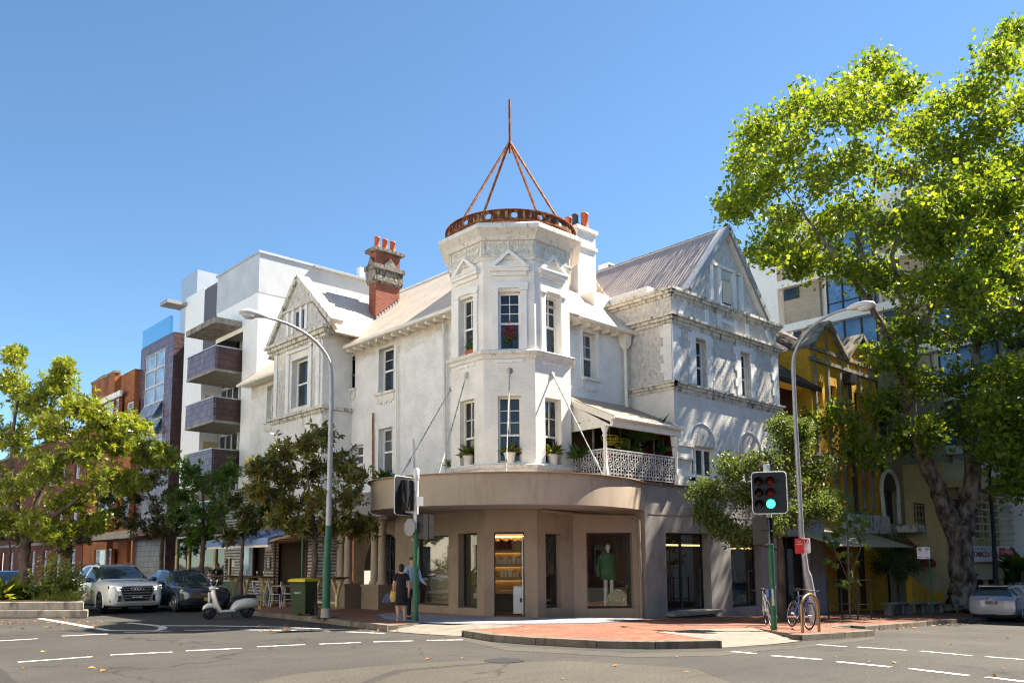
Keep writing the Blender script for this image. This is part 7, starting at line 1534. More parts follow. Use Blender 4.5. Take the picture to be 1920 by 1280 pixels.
# dark lamp post far right
bA = Vector((*PD(1866, 1100, 41).xy, 0)); bA.z = G(bA.x)+.13; DA = 41; t = thing('street_lamp', 'dark slim street lamp at the far right in front of the guest house', 'street lamp', tuple(bA)); MB().tube([bA, PD(1863, 1000, DA), PD(1855, 890, DA), PD(1862, 850, DA), PD(1885, 828, DA), PD(1918, 812, DA)], [.14, .10, .075, .06, .05, .04], 10).build('pole', 'dark_metal', t)
MB().lathe(bA, [(.2, 0), (.2, .5), (.15, .6)], 12).build('base_collar', 'dark_metal', t)
# traffic lights
plain('sign_back', (.22, .22, .23), .5, .08, 4.)
emit('signal_green', (.02, 1., .45), 3.0); plain('signal_off', (.03, .012, .012), .2, .1); plain('signal_red_off', (.16, .015, .015), .25, .1)
def visor(m, F, u, z, r=.105):
    n = 14; A = [F.pt(u+r*cos(q), z+r*sin(q), .0) for q in np.linspace(-.5, pi+.5, n)]; B = [F.pt(u+r*cos(q), z+r*sin(q), .22 if .3 < q < pi-.3 else .12) for q in np.linspace(-.5, pi+.5, n)]
    m.add(A+B, [(i, i+1, n+i+1, n+i) for i in range(n-1)], 0, True)
def signal_board(F, zc_, parent, green=False):
    w_, h = .40, .50; m = MB(); q = []; r = .09
    for cx, cz, a in ((w_-r, h-r, 0), (-w_+r, h-r, pi/2), (-w_+r, -h+r, pi), (w_-r, -h+r, 1.5*pi)): q += [(cx+r*cos(a+k*pi/8), cz+r*sin(a+k*pi/8)) for k in range(5)]
    m.fprism(F, [(u, zc_+z) for u, z in q], -.02, .0); bd = m.build('backboard', 'black_plastic', parent)
    m = MB(); P_ = [F.pt(u, zc_+z, .0) for u, z in q]; m.tube(P_+P_[:1], .014, 6); m.build('board_border', 'sign_white', bd)
    m = MB()
    for u in (-.24, .02):
        m.fbox(F, u-.125, u+.125, zc_-.40, zc_+.40, -.22, -.021)
        for i in range(3): visor(m, F, u, zc_+.27-.27*i)
    m.build('signal_housing', 'black_plastic', parent)
    for u in (-.24, .02):
        for i in range(3):
            on = green and i == 2 and u > 0
            MB().lathe(F.pt(u, zc_+.27-.27*i, .002), [(.1, 0), (.09, .015), (.001, .03)], 20, axis=tuple(F.N)).build('signal_lens', 'signal_green' if on else ('signal_red_off' if u > 0 else 'signal_off'), bd)
    return bd
T2p = gp(1452, 1187, .05); DT = T2p.dot(_h); tp = lambda x, y: PD(x, y, DT)
t = thing('traffic_light', 'traffic light on the right showing a green signal on a black board', 'traffic light', tuple(T2p))
MB().tube([T2p+Vector((0, 0, -.05)), tp(1451, 1160), tp(1444.5, 1020)], [.075, .07, .07], 14).build('lower_pole', 'pole_green', t); MB().tube([tp(1444.5, 1021), tp(1439, 890), tp(1438, 884)], .062, 14).build('upper_pole', 'galv_light', t); MB().lathe(tp(1438, 886), [(.08, 0), (.085, .02), (.085, .2), (.07, .22)], 14).build('pole_cap', 'galv_light', t)
p_ = tp(1436.5, 925)-_h*.26; F = face(p_, .02); signal_board(F, p_.z, t, True)
def ped_signal(p, yaw, parent, red):
    F = face(p, yaw); m = MB(); m.fbox(F, -.15, .15, p.z-.32, p.z+.32, -.12, .08)
    for z in (.16, -.16): m.fbox(F, -.16, -.145, p.z+z-.15, p.z+z+.15, .08, .26); m.fbox(F, .145, .16, p.z+z-.15, p.z+z+.15, .08, .26); m.fbox(F, -.16, .16, p.z+z+.14, p.z+z+.155, .08, .26)
    b_ = m.build('pedestrian_signal', 'black_plastic', parent); m = MB(); m.fbox(F, -.1, .1, p.z+.06, p.z+.26, .081, .09); m.build('signal_lens', 'signal_red_off', b_); m = MB(); m.fbox(F, -.1, .1, p.z-.26, p.z-.06, .081, .09); m.build('signal_lens', 'signal_off', b_)
ped_signal(tp(1424, 995)-_h*.05, 1.15, t, True)
m = MB(); m.bar(tp(1425, 976), tp(1444, 974), .03, .05); m.bar(tp(1425, 1017), tp(1448, 1020), .03, .05); m.build('bracket', 'galv_light', t); MB().bar(tp(1446, 1104)-_h*.075, tp(1448, 1134)-_h*.075, .11, .03).build('notice_plate', 'galv_light', t); MB().box(tp(1440, 1112).x-.04, tp(1440, 1112).x+.04, tp(1440, 1112).y-.04, tp(1440, 1112).y+.04, tp(1440, 1118).z, tp(1440, 1105).z).build('push_button', 'paint_blue', t)
bp_ = tp(1420, 878)-_h*.25; bird = thing('bird', 'small brown bird perched on top of the traffic light board', 'bird', tuple(bp_)); m = MB(); m.ball(bp_+Vector((0, 0, .05)), .05, .05, .065, 10, 8); m.ball(bp_+Vector((.01, -.01, .125)), .032, n=10, k=6); m.bar(bp_+Vector((.03, -.03, .125)), bp_+Vector((.055, -.055, .12)), .012, .012); m.bar(bp_+Vector((-.03, .03, .02)), bp_+Vector((-.08, .07, -.05)), .03, .012); m.bar(bp_+Vector((.01, 0, 0)), bp_+Vector((.01, 0, -.03)), .008); plain('bird_brown', (.16, .11, .08), .9, .2, 20.); m.build('body', 'bird_brown', bird)
T1p = gp(779, 1165, .13); D1 = T1p.dot(_h); tq = lambda x, y: PD(x, y, D1)
t = thing('traffic_light', 'traffic light on the left seen from behind with dark cabling on its back', 'traffic light', tuple(T1p))
MB().tube([T1p, tq(779.5, 992)], .075, 14).build('lower_pole', 'pole_green', t); MB().tube([tq(779.5, 993), tq(780.5, 898)], .065, 14).build('upper_pole', 'galv_light', t); MB().lathe(tq(780.5, 899), [(.075, 0), (.08, .02), (.08, .28), (.06, .3)], 14).build('pole_cap', 'galv_light', t)
p_ = tq(757, 929); n_ = (-RGT*1.0+_h*.55); n_.z = 0; n_.normalize(); F = Fr(p_, (-n_.y, n_.x, 0), n_); signal_board(F, p_.z, t)
m = MB(); m.bar(tq(757, 900)+_h*.05, tq(780, 901), .03, .06); m.bar(tq(757, 958)+_h*.05, tq(780, 960), .03, .06); m.build('bracket', 'galv_light', t)
m = MB(); m.tube([tq(757, 905)-_h*.2, tq(759, 940)-_h*.3, tq(768, 955)-_h*.3, tq(776, 945)-_h*.15, tq(777, 920)-_h*.1], .018, 6); m.build('cable', 'black_plastic', t)
ped_signal(tq(792, 987), 2.4, t, True); p_ = tq(787, 940)-_h*.1; F = face(p_, .4); MB().fbox(F, -.09, .09, p_.z-.12, p_.z+.12, -.03, .06).build('control_box', 'white_plastic', t)
p_ = tq(768.5, 988); F = Fr(p_, (-n_.y, n_.x, 0), n_); F = face(p_, -.9); MB().fprism(F, [(.24*cos(pi/8+k*pi/4), p_.z+.24*sin(pi/8+k*pi/4)) for k in range(8)], -.01, .01).build('octagonal_sign_back', 'sign_back', t)
MB().bar(tq(773, 1012), tq(784, 1011), .05, .05).build('sign_bracket', 'galv_light', t)
# tree guard round the sapling
gA_ = [gp(*q, .13) for q in ((1555, 1163), (1612, 1166), (1574, 1158), (1605, 1157))]; t = thing('tree_guard', 'dark metal tree guard of thin posts and rails around the sapling', 'tree guard', tuple(gA_[0])); m = MB(); c4 = Vector((b6.x, b6.y)); cs4 = [Vector((b6.x+dx, b6.y+dy)) for dx, dy in ((-.5, -.5), (.5, -.5), (.5, .5), (-.5, .5))]
for i, q in enumerate(cs4):
    z = G(q.x)+.13; m.tube([(q.x, q.y, z), (q.x, q.y, z+1.35)], .03, 8); w2 = cs4[(i+1) % 4]
    for h in (.5, 1.3): m.bar((q.x, q.y, z+h), (w2.x, w2.y, G(w2.x)+.13+h), .025, .025)
m.build('guard_frame', 'dark_metal', t); sm = MB(); sm.box(b6.x-.6, b6.x+.6, b6.y-.6, b6.y+.6, b6.z-.02, b6.z+.012); struct(sm.build('tree_pit', 'dirt'))
# wheelie bin
plain('bin_green', (.03, .05, .02), .5, .1, 3.); plain('bin_yellow', (.62, .47, .01), .45, .05)
bb = gp(567, 1153, .13); t = thing('wheelie_bin', 'dark green wheelie bin with a yellow lid beside the rusty magnolia', 'bin', tuple(bb), local=True); t.rotation_euler = (0, 0, R(25))
m = MB(); bx = lambda x0, x1, y0, y1, z: [Vector((x, y, z)) for x, y in ((x0, y0), (x1, y0), (x1, y1), (x0, y1))]
m.loft([bx(-.20, .22, -.24, .24, .06), bx(-.27, .29, -.28, .28, .95)], 0, True, False); m.box(-.31, .33, -.30, .30, .93, .98); m.build('body', 'bin_green', t, .015)
m = MB(); m.loft([bx(-.33, .36, -.31, .31, .985), bx(-.33, .36, -.31, .31, 1.03), bx(-.25, .28, -.25, .25, 1.075)], 0, True, False); m.build('lid', 'bin_yellow', t, .01); m = MB(); m.tube([(.36, -.25, .98), (.36, .25, .98)], .02, 8); m.build('handle', 'bin_green', t)
for s in (-1, 1): MB().lathe((.22, s*.24, .11), [(.11, -.03), (.11, .03)], 16, axis=(0, 1, 0)).build('wheel', 'rubber', t)
text_mesh('WASTE', .07, Fr((-.255, 0, 0), (0, -1, 0), (-1, 0, 0)), -.0, .66, .012, 'sign_white', kids(t)[0] if False else t, name='stencil_lettering')
# cafe furniture
def high_table(ya, yb, x, label):
    c = (x, (ya+yb)/2, .13); t = thing('high_table', label, 'table', c, group='high bar tables outside the cafe'); MB().box(x-.3, x+.3, ya, yb, 1.13, 1.18).build('table_top', 'wood_dark', t, .008)
    for yy in (ya+.25, yb-.25):
        m = MB(); z0 = .13
        m.box(x-.28, x+.28, yy-.04, yy+.04, z0, z0+.07); m.box(x-.05, x+.05, yy-.045, yy+.045, z0+.07, .62)
        for s in (-1, 1): m.bar((x, yy+s*.0, .58), (x+s*.2, yy, 1.1), .07, .07); m.bar((x, yy, .58), (x, yy+s*.22, 1.1), .06, .06)
        m.box(x-.26, x+.26, yy-.04, yy+.04, 1.07, 1.129); m.build('trestle', 'timber_beige', t)
    m = MB(); m.box(x-.03, x+.03, ya+.3, yb-.3, .3, .36); m.build('stretcher', 'timber_beige', t)
    for i, yy in enumerate(np.linspace(ya+.3, yb-.3, 3)):
        g = MB().lathe((x-.05+.1*(i % 2), yy, 1.182), [(.03, 0), (.005, .01), (.005, .08), (.035, .12), (.03, .19)], 10).build('wine_glass', 'lamp_clear'); tag(g, 'clear stemmed glass standing on a dark bar table outside the cafe', 'glass', 'glasses on the cafe tables')
high_table(*sorted((PX(586, 1120, 14.6).y, PX(640, 1120, 14.6).y)), 14.6, 'dark topped bar table with pale trestles beside the left lamp post')
high_table(*sorted((PX(455, 1120, 14.2).y, PX(503, 1120, 14.2).y)), 14.2, 'dark topped bar table with pale trestles behind the scooter')
high_table(*sorted((PX(400, 1120, 14.4).y, PX(444, 1120, 14.4).y)), 14.4, 'dark topped bar table with pale trestles farthest along, behind the sedan')
plain('chair_grey', (.45, .45, .47), .4, .05)
def chair(c, rz, label):
    t = thing('cafe_chair', label, 'chair', c, rz, 'pale bentwood cafe chairs', local=True); t.rotation_euler = (0, 0, rz)
    MB().lathe((0, 0, .44), [(.02, 0), (.2, 0), (.21, .015), (.2, .03), (.02, .03)], 18).build('seat', 'chair_grey', t)
    for x, y in ((.14, .14), (.14, -.14)): MB().tube([(x, y, .44), (x*1.35, y*1.35, 0)], .016, 6).build('leg', 'chair_grey', t)
    for s in (-1, 1): MB().tube([(-.22, s*.19, 0), (-.17, s*.16, .44), (-.21, s*.17, .7), (-.24, s*.15, .86)], .016, 6).build('leg', 'chair_grey', t)
    m = MB(); m.prism([(-.25, -.16, .72), (-.25, .16, .72), (-.26, .15, .88), (-.26, -.15, .88)], (.02, 0, 0)); m.tube([(-.22, 0, .72), (-.18, 0, .46)], .012, 6); m.build('backrest', 'chair_grey', t); m = MB(); m.torus((0, 0, .25), .2, .009, (0, 0, 1), 20, 4); m.build('ring_stretcher', 'chair_grey', t); return t
for px_, ln in ((487, 'pale bentwood chair nearest the scooter seat'), (517, 'pale bentwood chair nearest the slim green post'), (540, 'pale bentwood chair half hidden by the slim green post and bin')):
    p = PX(px_, 1138, 13.75 if px_ < 530 else 14.3); chair((p.x, p.y, .13), R(-40), ln)
ly0, ly1 = sorted((PX(497, 1120, 14.5).y, PX(545, 1120, 14.5).y)); t = thing('low_table', 'low cafe table with an orange timber top between the pale chairs', 'table', (14.5, (ly0+ly1)/2, .13)); MB().box(14.25, 14.85, ly0, ly1, .82, .86).build('table_top', 'wood_timber', t)
for x in (14.3, 14.8):
    for y in (ly0+.05, ly1-.05): MB().box(x-.025, x+.025, y-.025, y+.025, .13, .82).build('leg', 'timber_beige', t)
# benches by the yellow shop
for i, (a, b) in enumerate(((1662, 1690), (1700, 1728), (1735, 1762))):
    p, q = PY(a, 1140, 14.2), PY(b, 1140, 14.2); z = G(p.x)+.13; t = thing('bench', ['pale slab bench on stubby legs, left of the small round tree trunk', 'pale slab bench on stubby legs, just left of the parking sign post', 'pale slab bench on stubby legs between parking sign and plane tree'][i], 'bench', ((p.x+q.x)/2, 14.2, z)); MB().box(p.x, q.x, 14.0, 14.4, z+.4, z+.46).build('seat', 'concrete_dirty', t); 
    for x in (p.x+.2, q.x-.2): MB().box(x-.08, x+.08, 14.05, 14.35, z, z+.4).build('leg', 'concrete_dirty', t)

# ------------------------------------------------------------------ people
def skin_mesh(name, pts, edges, mat, parent, sub=2):
    me = bpy.data.meshes.new(name); me.from_pydata([p[:3] for p in pts], edges, []); o = bpy.data.objects.new(name, me); COL.objects.link(o); o.parent = parent
    o.modifiers.new('skin', 'SKIN').use_smooth_shade = True
    for i, p in enumerate(pts): sv = me.skin_vertices[0].data[i]; sv.radius = (p[3], p[4] if len(p) > 4 else p[3]); sv.use_root = (i == 0)
    s = o.modifiers.new('sub', 'SUBSURF'); s.levels = sub; s.render_levels = sub; me.materials.append(M[mat]); return o
plain('skin', (.50, .29, .20), .6, .05, 9.); plain('skin_dark', (.22, .12, .08), .6, .05, 9.); plain('hair_black', (.012, .011, .012), .5, .2, 20.); plain('hair_brown', (.035, .022, .015), .55, .2, 20.); plain('cloth_black', (.012, .012, .015), .9, .2, 6.); plain('cloth_blue', (.22, .30, .48), .9, .08, 6.); plain('cloth_navy', (.02, .022, .035), .9, .1); plain('bag_tan', (.42, .27, .11), .7, .1, 8.); plain('bag_navy', (.05, .065, .12), .6, .1); plain('shoe_beige', (.42, .33, .26), .6, .05); plain('cloth_white', (.6, .6, .58), .9, .05)
def person(label, c, h, rz, top, bottom, skin='skin', hair='hair_black', long_hair=False, arms=((.0, .1), (.0, .1)), skirt=False, shoes='cloth_black', short=False):
    """faces +x; arms = (forward swing, elbow bend) for left and right"""
    t = thing('person', label, 'person', c, rz, local=True); t.rotation_euler = (0, 0, rz); k = h/1.75
    P = lambda x, y, z, r, r2=None: (x*k, y*k, z*k, r*k, (r2 or r)*k)
    pts = [P(0, 0, .95, .13, .15), P(0, 0, 1.12, .115, .14), P(0, 0, 1.32, .12, .16), P(.0, 0, 1.45, .07, .09), P(.01, 0, 1.53, .052), P(.03, 0, 1.60, .075, .07), P(.025, 0, 1.68, .085, .075), P(.015, 0, 1.74, .055, .05)]; E = [(i, i+1) for i in range(7)]
    armp = []
    for s, (sw, bend) in zip((1, -1), arms):
        sh = (0, s*.19, 1.42); el = (sh[0]+.29*sin(sw), s*.24, sh[2]-.29*cos(sw)); wr = (el[0]+.25*sin(sw+bend), s*.23, el[2]-.25*cos(sw+bend)); hd = (el[0]+.33*sin(sw+bend), s*.225, el[2]-.33*cos(sw+bend)); i = len(pts)
        pts += [P(*sh, .055), P(*el, .042), P(*wr, .03), P(*hd, .034, .02)]; E += [(3, i), (i, i+1), (i+1, i+2), (i+2, i+3)]; armp.append((sh, el, wr, hd))
        fx, fz = sin(sw+bend), -cos(sw+bend)
        for f, (dy, ln) in enumerate(((-.02, .07), (-.007, .08), (.007, .078), (.02, .06))): j = len(pts); pts += [P(hd[0]+fx*ln*.5, hd[1]+dy, hd[2]+fz*ln*.5, .0095), P(hd[0]+fx*ln+.012, hd[1]+dy, hd[2]+fz*ln, .008)]; E += [(i+3, j), (j, j+1)]
        j = len(pts); pts += [P(wr[0]+fx*.05+.03, wr[1]-s*.01, wr[2]+fz*.05, .011), P(wr[0]+fx*.085+.045, wr[1]-s*.012, wr[2]+fz*.085, .009)]; E += [(i+2, j), (j, j+1)]
    for s in (1, -1):
        i = len(pts); pts += [P(0, s*.095, .88, .09), P(.015, s*.10, .50, .058), P(.0, s*.10, .30, .056), P(-.005, s*.10, .09, .036), P(.06, s*.105, .035, .036, .03), P(.15, s*.11, .025, .03, .022)]; E += [(0, i), (i, i+1), (i+1, i+2), (i+2, i+3), (i+3, i+4), (i+4, i+5)]
    body = skin_mesh('body', pts, E, skin, t)
    m = MB(); m.ball((.02*k, 0, 1.70*k), .098*k, .088*k, .098*k, 16, 10, rot=Matrix.Identity(3)) if long_hair else m.ball((.0*k, 0, 1.705*k), .095*k, .083*k, .075*k, 16, 10)
    if long_hair: m.ball((-.03*k, 0, 1.64*k), .085*k, .085*k, .11*k, 14, 8)
    m.build('hair', hair, t)
    m = MB(); m.ball((.105*k, 0, 1.635*k), .018*k, .014*k, .022*k, 8, 6); m.build('nose', skin, body)
    m = MB()
    for s in (1, -1): m.ball((.095*k, s*.03*k, 1.665*k), .009*k, .014*k, .009*k, 8, 6)
    m.build('eye', 'hair_black', body); m = MB()
    for s in (1, -1): m.ball((.02*k, s*.078*k, 1.645*k), .018*k, .01*k, .03*k, 8, 6)
    m.build('ear', skin, body); m = MB(); m.ball((.095*k, 0, 1.595*k), .008*k, .024*k, .007*k, 8, 6); m.build('mouth', 'lamp_red', body)
    # clothes
    g = .012
    tp_ = [P(0, 0, .93, .145+g, .165+g), P(0, 0, 1.12, .118+g, .145+g), P(0, 0, 1.32, .122+g, .162+g), P(0, 0, 1.46, .07+g, .09+g)]; e2 = [(0, 1), (1, 2), (2, 3)]
    for sh, el, wr, hd in armp:
        i = len(tp_); el_ = tuple(sh[q]+(el[q]-sh[q])*(.62 if short else 1) for q in range(3)); tp_ += [P(*sh, .058+g), P(*el_, .05+g)]; e2 += [(3, i), (i, i+1)]
        if not short: wr_ = tuple(el[q]+(wr[q]-el[q])*.9 for q in range(3)); tp_ += [P(*wr_, .036+g)]; e2 += [(i+1, i+2)]
    skin_mesh('shirt' if not skirt else 'dress_top', tp_, e2, top, t)
    if skirt:
        rg = lambda z, a, b: [Vector((a*cos(2*pi*i/18)*k, b*sin(2*pi*i/18)*k, z*k)) for i in range(18)]
        MB().loft([rg(1.12, .13, .155), rg(.95, .16, .185), rg(.75, .175, .20), rg(.50, .165, .20)]).build('dress', bottom, t)
    else:
        lp_ = [P(0, 0, .97, .14+g, .155+g)]; e3 = []
        for s in (1, -1): i = len(lp_); lp_ += [P(0, s*.095, .86, .092+g), P(.015, s*.10, .50, .066+g), P(0, s*.10, .09, .055+g)]; e3 += [(0, i), (i, i+1), (i+1, i+2)]
        skin_mesh('trousers', lp_, e3, bottom, t)
    for s in (1, -1): m = MB(); m.loft([[Vector((x*k, (s*.105+w_*cos(2*pi*i/10))*k, (z+hh*sin(2*pi*i/10))*k)) for i in range(10)] for x, w_, z, hh in ((-.06, .03, .035, .03), (-.02, .045, .04, .045), (.07, .048, .035, .04), (.16, .04, .025, .025), (.19, .015, .02, .012))]); m.build('shoe', shoes, t)
    return t
def yaw_of(v): return atan2(v.y, v.x)
wp = gp(752, 1164, .13); wh = (PD(752, 1059, wp.dot(_h)).z-wp.z)
wom = person('woman in a short black dress seen from behind holding two bags', tuple(wp), wh*1.0, yaw_of(_h)+R(8), 'cloth_black', 'cloth_black', hair='hair_black', long_hair=True, arms=((-.1, .55), (-.08, .12)), skirt=True, shoes='shoe_beige', short=True)
mp_ = gp(772, 1160, .13); mh = PD(770, 1045, mp_.dot(_h)).z-mp_.z
man = person('dark haired man in a pale blue shirt facing the camera behind the woman', tuple(mp_), mh, yaw_of(-_h)+R(35), 'cloth_blue', 'cloth_navy', hair='hair_brown', arms=((.25, .9), (.1, .6)))
hb_ = PD(738, 1100, wp.dot(_h)); 
t = thing('handbag', 'tan basket bag with a yellow tag hanging from the woman\'s left hand', 'bag', tuple(PD(741, 1116, wp.dot(_h)))); q = PD(741, 1116, wp.dot(_h)); ringb = lambda c, a, b, z, ax: [c+ax*(a*cos(2*pi*i/14))+Vector((-ax.y, ax.x, 0))*(b*sin(2*pi*i/14))+Vector((0, 0, z)) for i in range(14)]
MB().loft([ringb(q, .10, .05, -.16, RGT), ringb(q, .15, .08, -.05, RGT), ringb(q, .12, .06, .12, RGT)]).build('bag_body', 'bag_tan', t); m = MB(); m.tube([q+RGT*-.09+Vector((0, 0, .12)), q+RGT*-.03+Vector((0, 0, .27)), q+RGT*.05+Vector((0, 0, .27)), q+RGT*.1+Vector((0, 0, .12))], .012, 6); m.build('handle', 'bag_tan', t); F = face(q); MB().fbox(F, -.11, -.04, q.z-.02, q.z+.05, .085, .095).build('bag_tag', 'bin_yellow', t)
q = PD(728, 1120, wp.dot(_h)+.1); t = thing('handbag', 'dark navy bag swinging left of the tan basket bag', 'bag', tuple(q)); m = MB(); m.prism([q+RGT*a+Vector((0, 0, b))-_h*.06 for a, b in ((-.17, -.12), (.12, -.14), (.14, .05), (.02, .13), (-.08, .08))], _h*.12); m.build('bag_body', 'bag_navy', t, .02); m = MB(); m.tube([q+RGT*.0+Vector((0, 0, .11)), q+RGT*.12+Vector((0, 0, .32))], .01, 6); m.build('strap', 'bag_navy', t)
pp_ = PD(1832, 1100, 40.); zz = G(pp_.x)+.13; person('man in a dark t-shirt walking behind the silver hatchback', (pp_.x, pp_.y, zz), PD(1832, 1075, 40.).z-zz, yaw_of(_h)+R(-20), 'cloth_black', 'cloth_navy', hair='hair_brown', short=True)
for px_, v, lab, an in ((407, 1056, 'waiter in black standing by the cafe pillar behind the sedan', .6), (392, 1068, 'person in black with a white towel on the shoulder outside the cafe', -.9)):
    p = PX(px_, 1100, 14.9); person(lab, (p.x, p.y, .13), PX(px_, v, 14.9).z-.13, yaw_of(-_h)+an, 'cloth_black', 'cloth_black', skin='skin_dark' if px_ > 400 else 'skin', hair='hair_black', short=True)
t = None
q = PX(394, 1078, 14.75); tw_ = MB(); tw_.box(q.x-.08, q.x-.0, q.y-.1, q.y+.1, q.z-.25, q.z+.05); tag(tw_.build('towel', 'cloth_white'), 'white towel over the shoulder of the person outside the cafe', 'towel')

# ------------------------------------------------------------------ shop interior: shelves, goods, clothes
emit('strip_light', (1, .6, .2), 7.); emit('strip_light_dim', (1, .62, .25), .8); emit('strip_light_white', (.9, 1, .8), 2.2)
FS = Fr(T1.pt(0, 0, -2.55), T1.U, T1.N)
ua, ub = FS.px(927, 1080)[0]-.35, FS.px(985, 1080)[0]+.5
sh_ = thing('shelf_unit', 'lit timber shelf unit seen through the open shop door', 'shelf', tuple(FS.pt((ua+ub)/2, .1, .2))); zsh = [FS.px(955, y)[1] for y in (1030, 1056, 1081, 1106)]
m = MB(); m.fbox(FS, ua, ub, .05, 3.0, -.02, .01, 0); m.fbox(FS, ua, ua+.05, .05, 3.0, .011, .36); m.fbox(FS, ub-.05, ub, .05, 3.0, .011, .36); m.build('carcass', 'interior_brown', sh_)
for z in zsh: MB().fbox(FS, ua+.051, ub-.051, z-.05, z, .012, .33).fbox(FS, ua+.051, ub-.051, z-.10, z+.003, .3301, .355).build('shelf_board', 'wood_shelf', sh_)
m = MB(); m.fbox(FS, ua+.1, ub-.25, FS.px(955, 1006)[1], FS.px(955, 1005)[1], .05, .12); m.build('strip_lamp', 'strip_light', sh_)
for z in zsh[:3]: MB().fbox(FS, ua+.08, ub-.1, z-.062, z-.0505, .03, .06).build('strip_lamp', 'strip_light', sh_)
plain('bag_brown', (.12, .05, .03), .6, .2, 9.); plain('goods_white', (.62, .58, .46), .6, .1)
for i, px_ in enumerate((934, 949, 966)):
    u = FS.px(px_, 1025)[0]; c = FS.pt(u, zsh[0], .2); tg = thing('handbag', ['brown handbag at the left of the top shop shelf', 'darkest handbag in the middle of the top shop shelf', 'large tan handbag at the right of the top shop shelf'][i], 'bag', tuple(c)); MB().fprism(FS, [(u-.2, zsh[0]+.002), (u+.2, zsh[0]+.002), (u+.17, zsh[0]+.33), (u+.05, zsh[0]+.27), (u-.06, zsh[0]+.28), (u-.18, zsh[0]+.36)], .12, .28).build('bag_body', 'bag_brown' if i != 2 else 'wood_timber', tg); MB().tube([FS.pt(u-.1, zsh[0]+.28, .2), FS.pt(u, zsh[0]+.42, .2), FS.pt(u+.1, zsh[0]+.28, .2)], .012, 6).build('handle', 'bag_brown', tg)
gi = 0
for k, px0, px1 in ((1, 931, 972), (2, 938, 974)):
    u = FS.px(px0, 1050)[0]; ue = FS.px(px1, 1050)[0]
    while u < ue:
        w_ = random.uniform(.07, .13); hgt = random.uniform(.12, .27); b_ = MB(); b_.fbox(FS, u, u+w_, zsh[k]+.002, zsh[k]+hgt, .14, .14+w_)
        if k == 2 and random.random() < .5: b_ = MB(); b_.lathe(FS.pt(u+w_/2, zsh[k]+.002, .2), [(w_*.45, 0), (w_*.45, hgt*.7), (w_*.15, hgt*.8), (w_*.15, hgt)], 10); nm, lb, ct, gp_ = 'bottle', 'small pale bottle on the lower lit shelf inside the shop', 'bottle', 'pale bottles on the lower shelf'
        else: nm, lb, ct, gp_ = 'goods_box', 'small pale box on the %s lit shelf inside the shop' % ('middle' if k == 1 else 'lower'), 'box', 'pale boxes on the %s shelf' % ('middle' if k == 1 else 'lower')
        tag(b_.build(nm, 'goods_white', None), lb, ct, gp_); u += w_+random.uniform(.01, .05)
# portable air conditioner in the doorway
FA_ = Fr(T1.pt(0, 0, -.55), T1.U, T1.N); u0, z1_ = FA_.px(962, 1098); u1 = FA_.px(984, 1098)[0]; z0_ = FA_.px(972, 1152)[1]; zf_ = max(z0_, .09)
t = thing('portable_air_conditioner', 'white portable air conditioner standing inside the open shop door', 'air conditioner', tuple(FA_.pt((u0+u1)/2, zf_, -.15))); MB().fbox(FA_, u0, u1, zf_, z1_, -.3, 0).build('casing', 'white_plastic', t, .03)
m = MB(); m.fbox(FA_, u0+.07, u1-.03, z1_-.28, z1_-.08, .0, .01); m.build('grille', 'aluminium', t); MB().lathe(FA_.pt(u1-.09, z1_-.42, .0), [(.07, 0), (.07, .012)], 16, axis=tuple(FA_.N)).build('outlet', 'dark_metal', t)
# round fan disc in the side window, plinth with boxes
pf = Fr(T2.pt(0, 0, -.7), T2.U, T2.N); uf, zf2 = pf.px(1034, 1025); t = thing('round_panel', 'large dark round woven disc hanging in the narrow window right of the door', 'wall hanging', tuple(pf.pt(uf, zf2, 0))); m = MB()
for k in range(7): m.torus(pf.pt(uf, zf2, .0), .08+k*.075, .04, tuple(pf.N), 28, 6)
m.build('disc', 'stone_dark', t)
uq, zq = pf.px(1036, 1110); t = thing('display_plinth', 'dark display plinth with stacked boxes in the narrow window right of the door', 'plinth', tuple(pf.pt(uq, .1, 0))); m = MB(); m.fbox(pf, uq-.3, uq+.3, .09, pf.px(1036, 1101)[1], -.3, .1); m.fbox(pf, uq-.2, uq-.02, pf.px(1036, 1101)[1]+.002, pf.px(1036, 1081)[1], -.2, .0); m.fbox(pf, uq+.02, uq+.2, pf.px(1036, 1101)[1]+.002, pf.px(1036, 1076)[1], -.2, .0); m.build('plinth_body', 'interior_dark', t)
# mannequins in the big window
def garment(F, u, z0, z1, w_, mat, label, leg=True):
    t = thing('mannequin', label, 'mannequin', tuple(F.pt(u, .08, 0))); rgm = lambda z, a, b: [F.pt(u+a*cos(2*pi*i/16), z, b*sin(2*pi*i/16)) for i in range(16)]
    MB().loft([rgm(z0, w_*.95, w_*.45), rgm(z0+(z1-z0)*.5, w_*.8, w_*.42), rgm(z1-.12, w_, w_*.4), rgm(z1-.03, w_*.6, w_*.3), rgm(z1, w_*.25, w_*.2)]).build('coat', mat, t); m = MB()
    for s in (-1, 1): m.tube([F.pt(u+s*w_*.9, z1-.1, 0), F.pt(u+s*w_*1.2, z1-.45, .03), F.pt(u+s*w_*1.15, z1-.75, .08)], [.07, .065, .06], 8)
    m.build('sleeve', mat, t); m = MB(); m.tube([F.pt(u, z1-.02, 0), F.pt(u, z1+.06, 0)], .05, 8); m.ball(F.pt(u, z1+.17, 0), .08, .08, .11)
    for s in (-1, 1): m.tube([F.pt(u+s*.1, z0+.02, 0), F.pt(u+s*.11, .09, 0)], [.07, .05], 8)
    m.build('dummy', 'cream_paint', t)
plain('coat_green', (.04, .16, .06), .7, .15, 6.); plain('coat_cream', (.52, .45, .30), .8, .1)
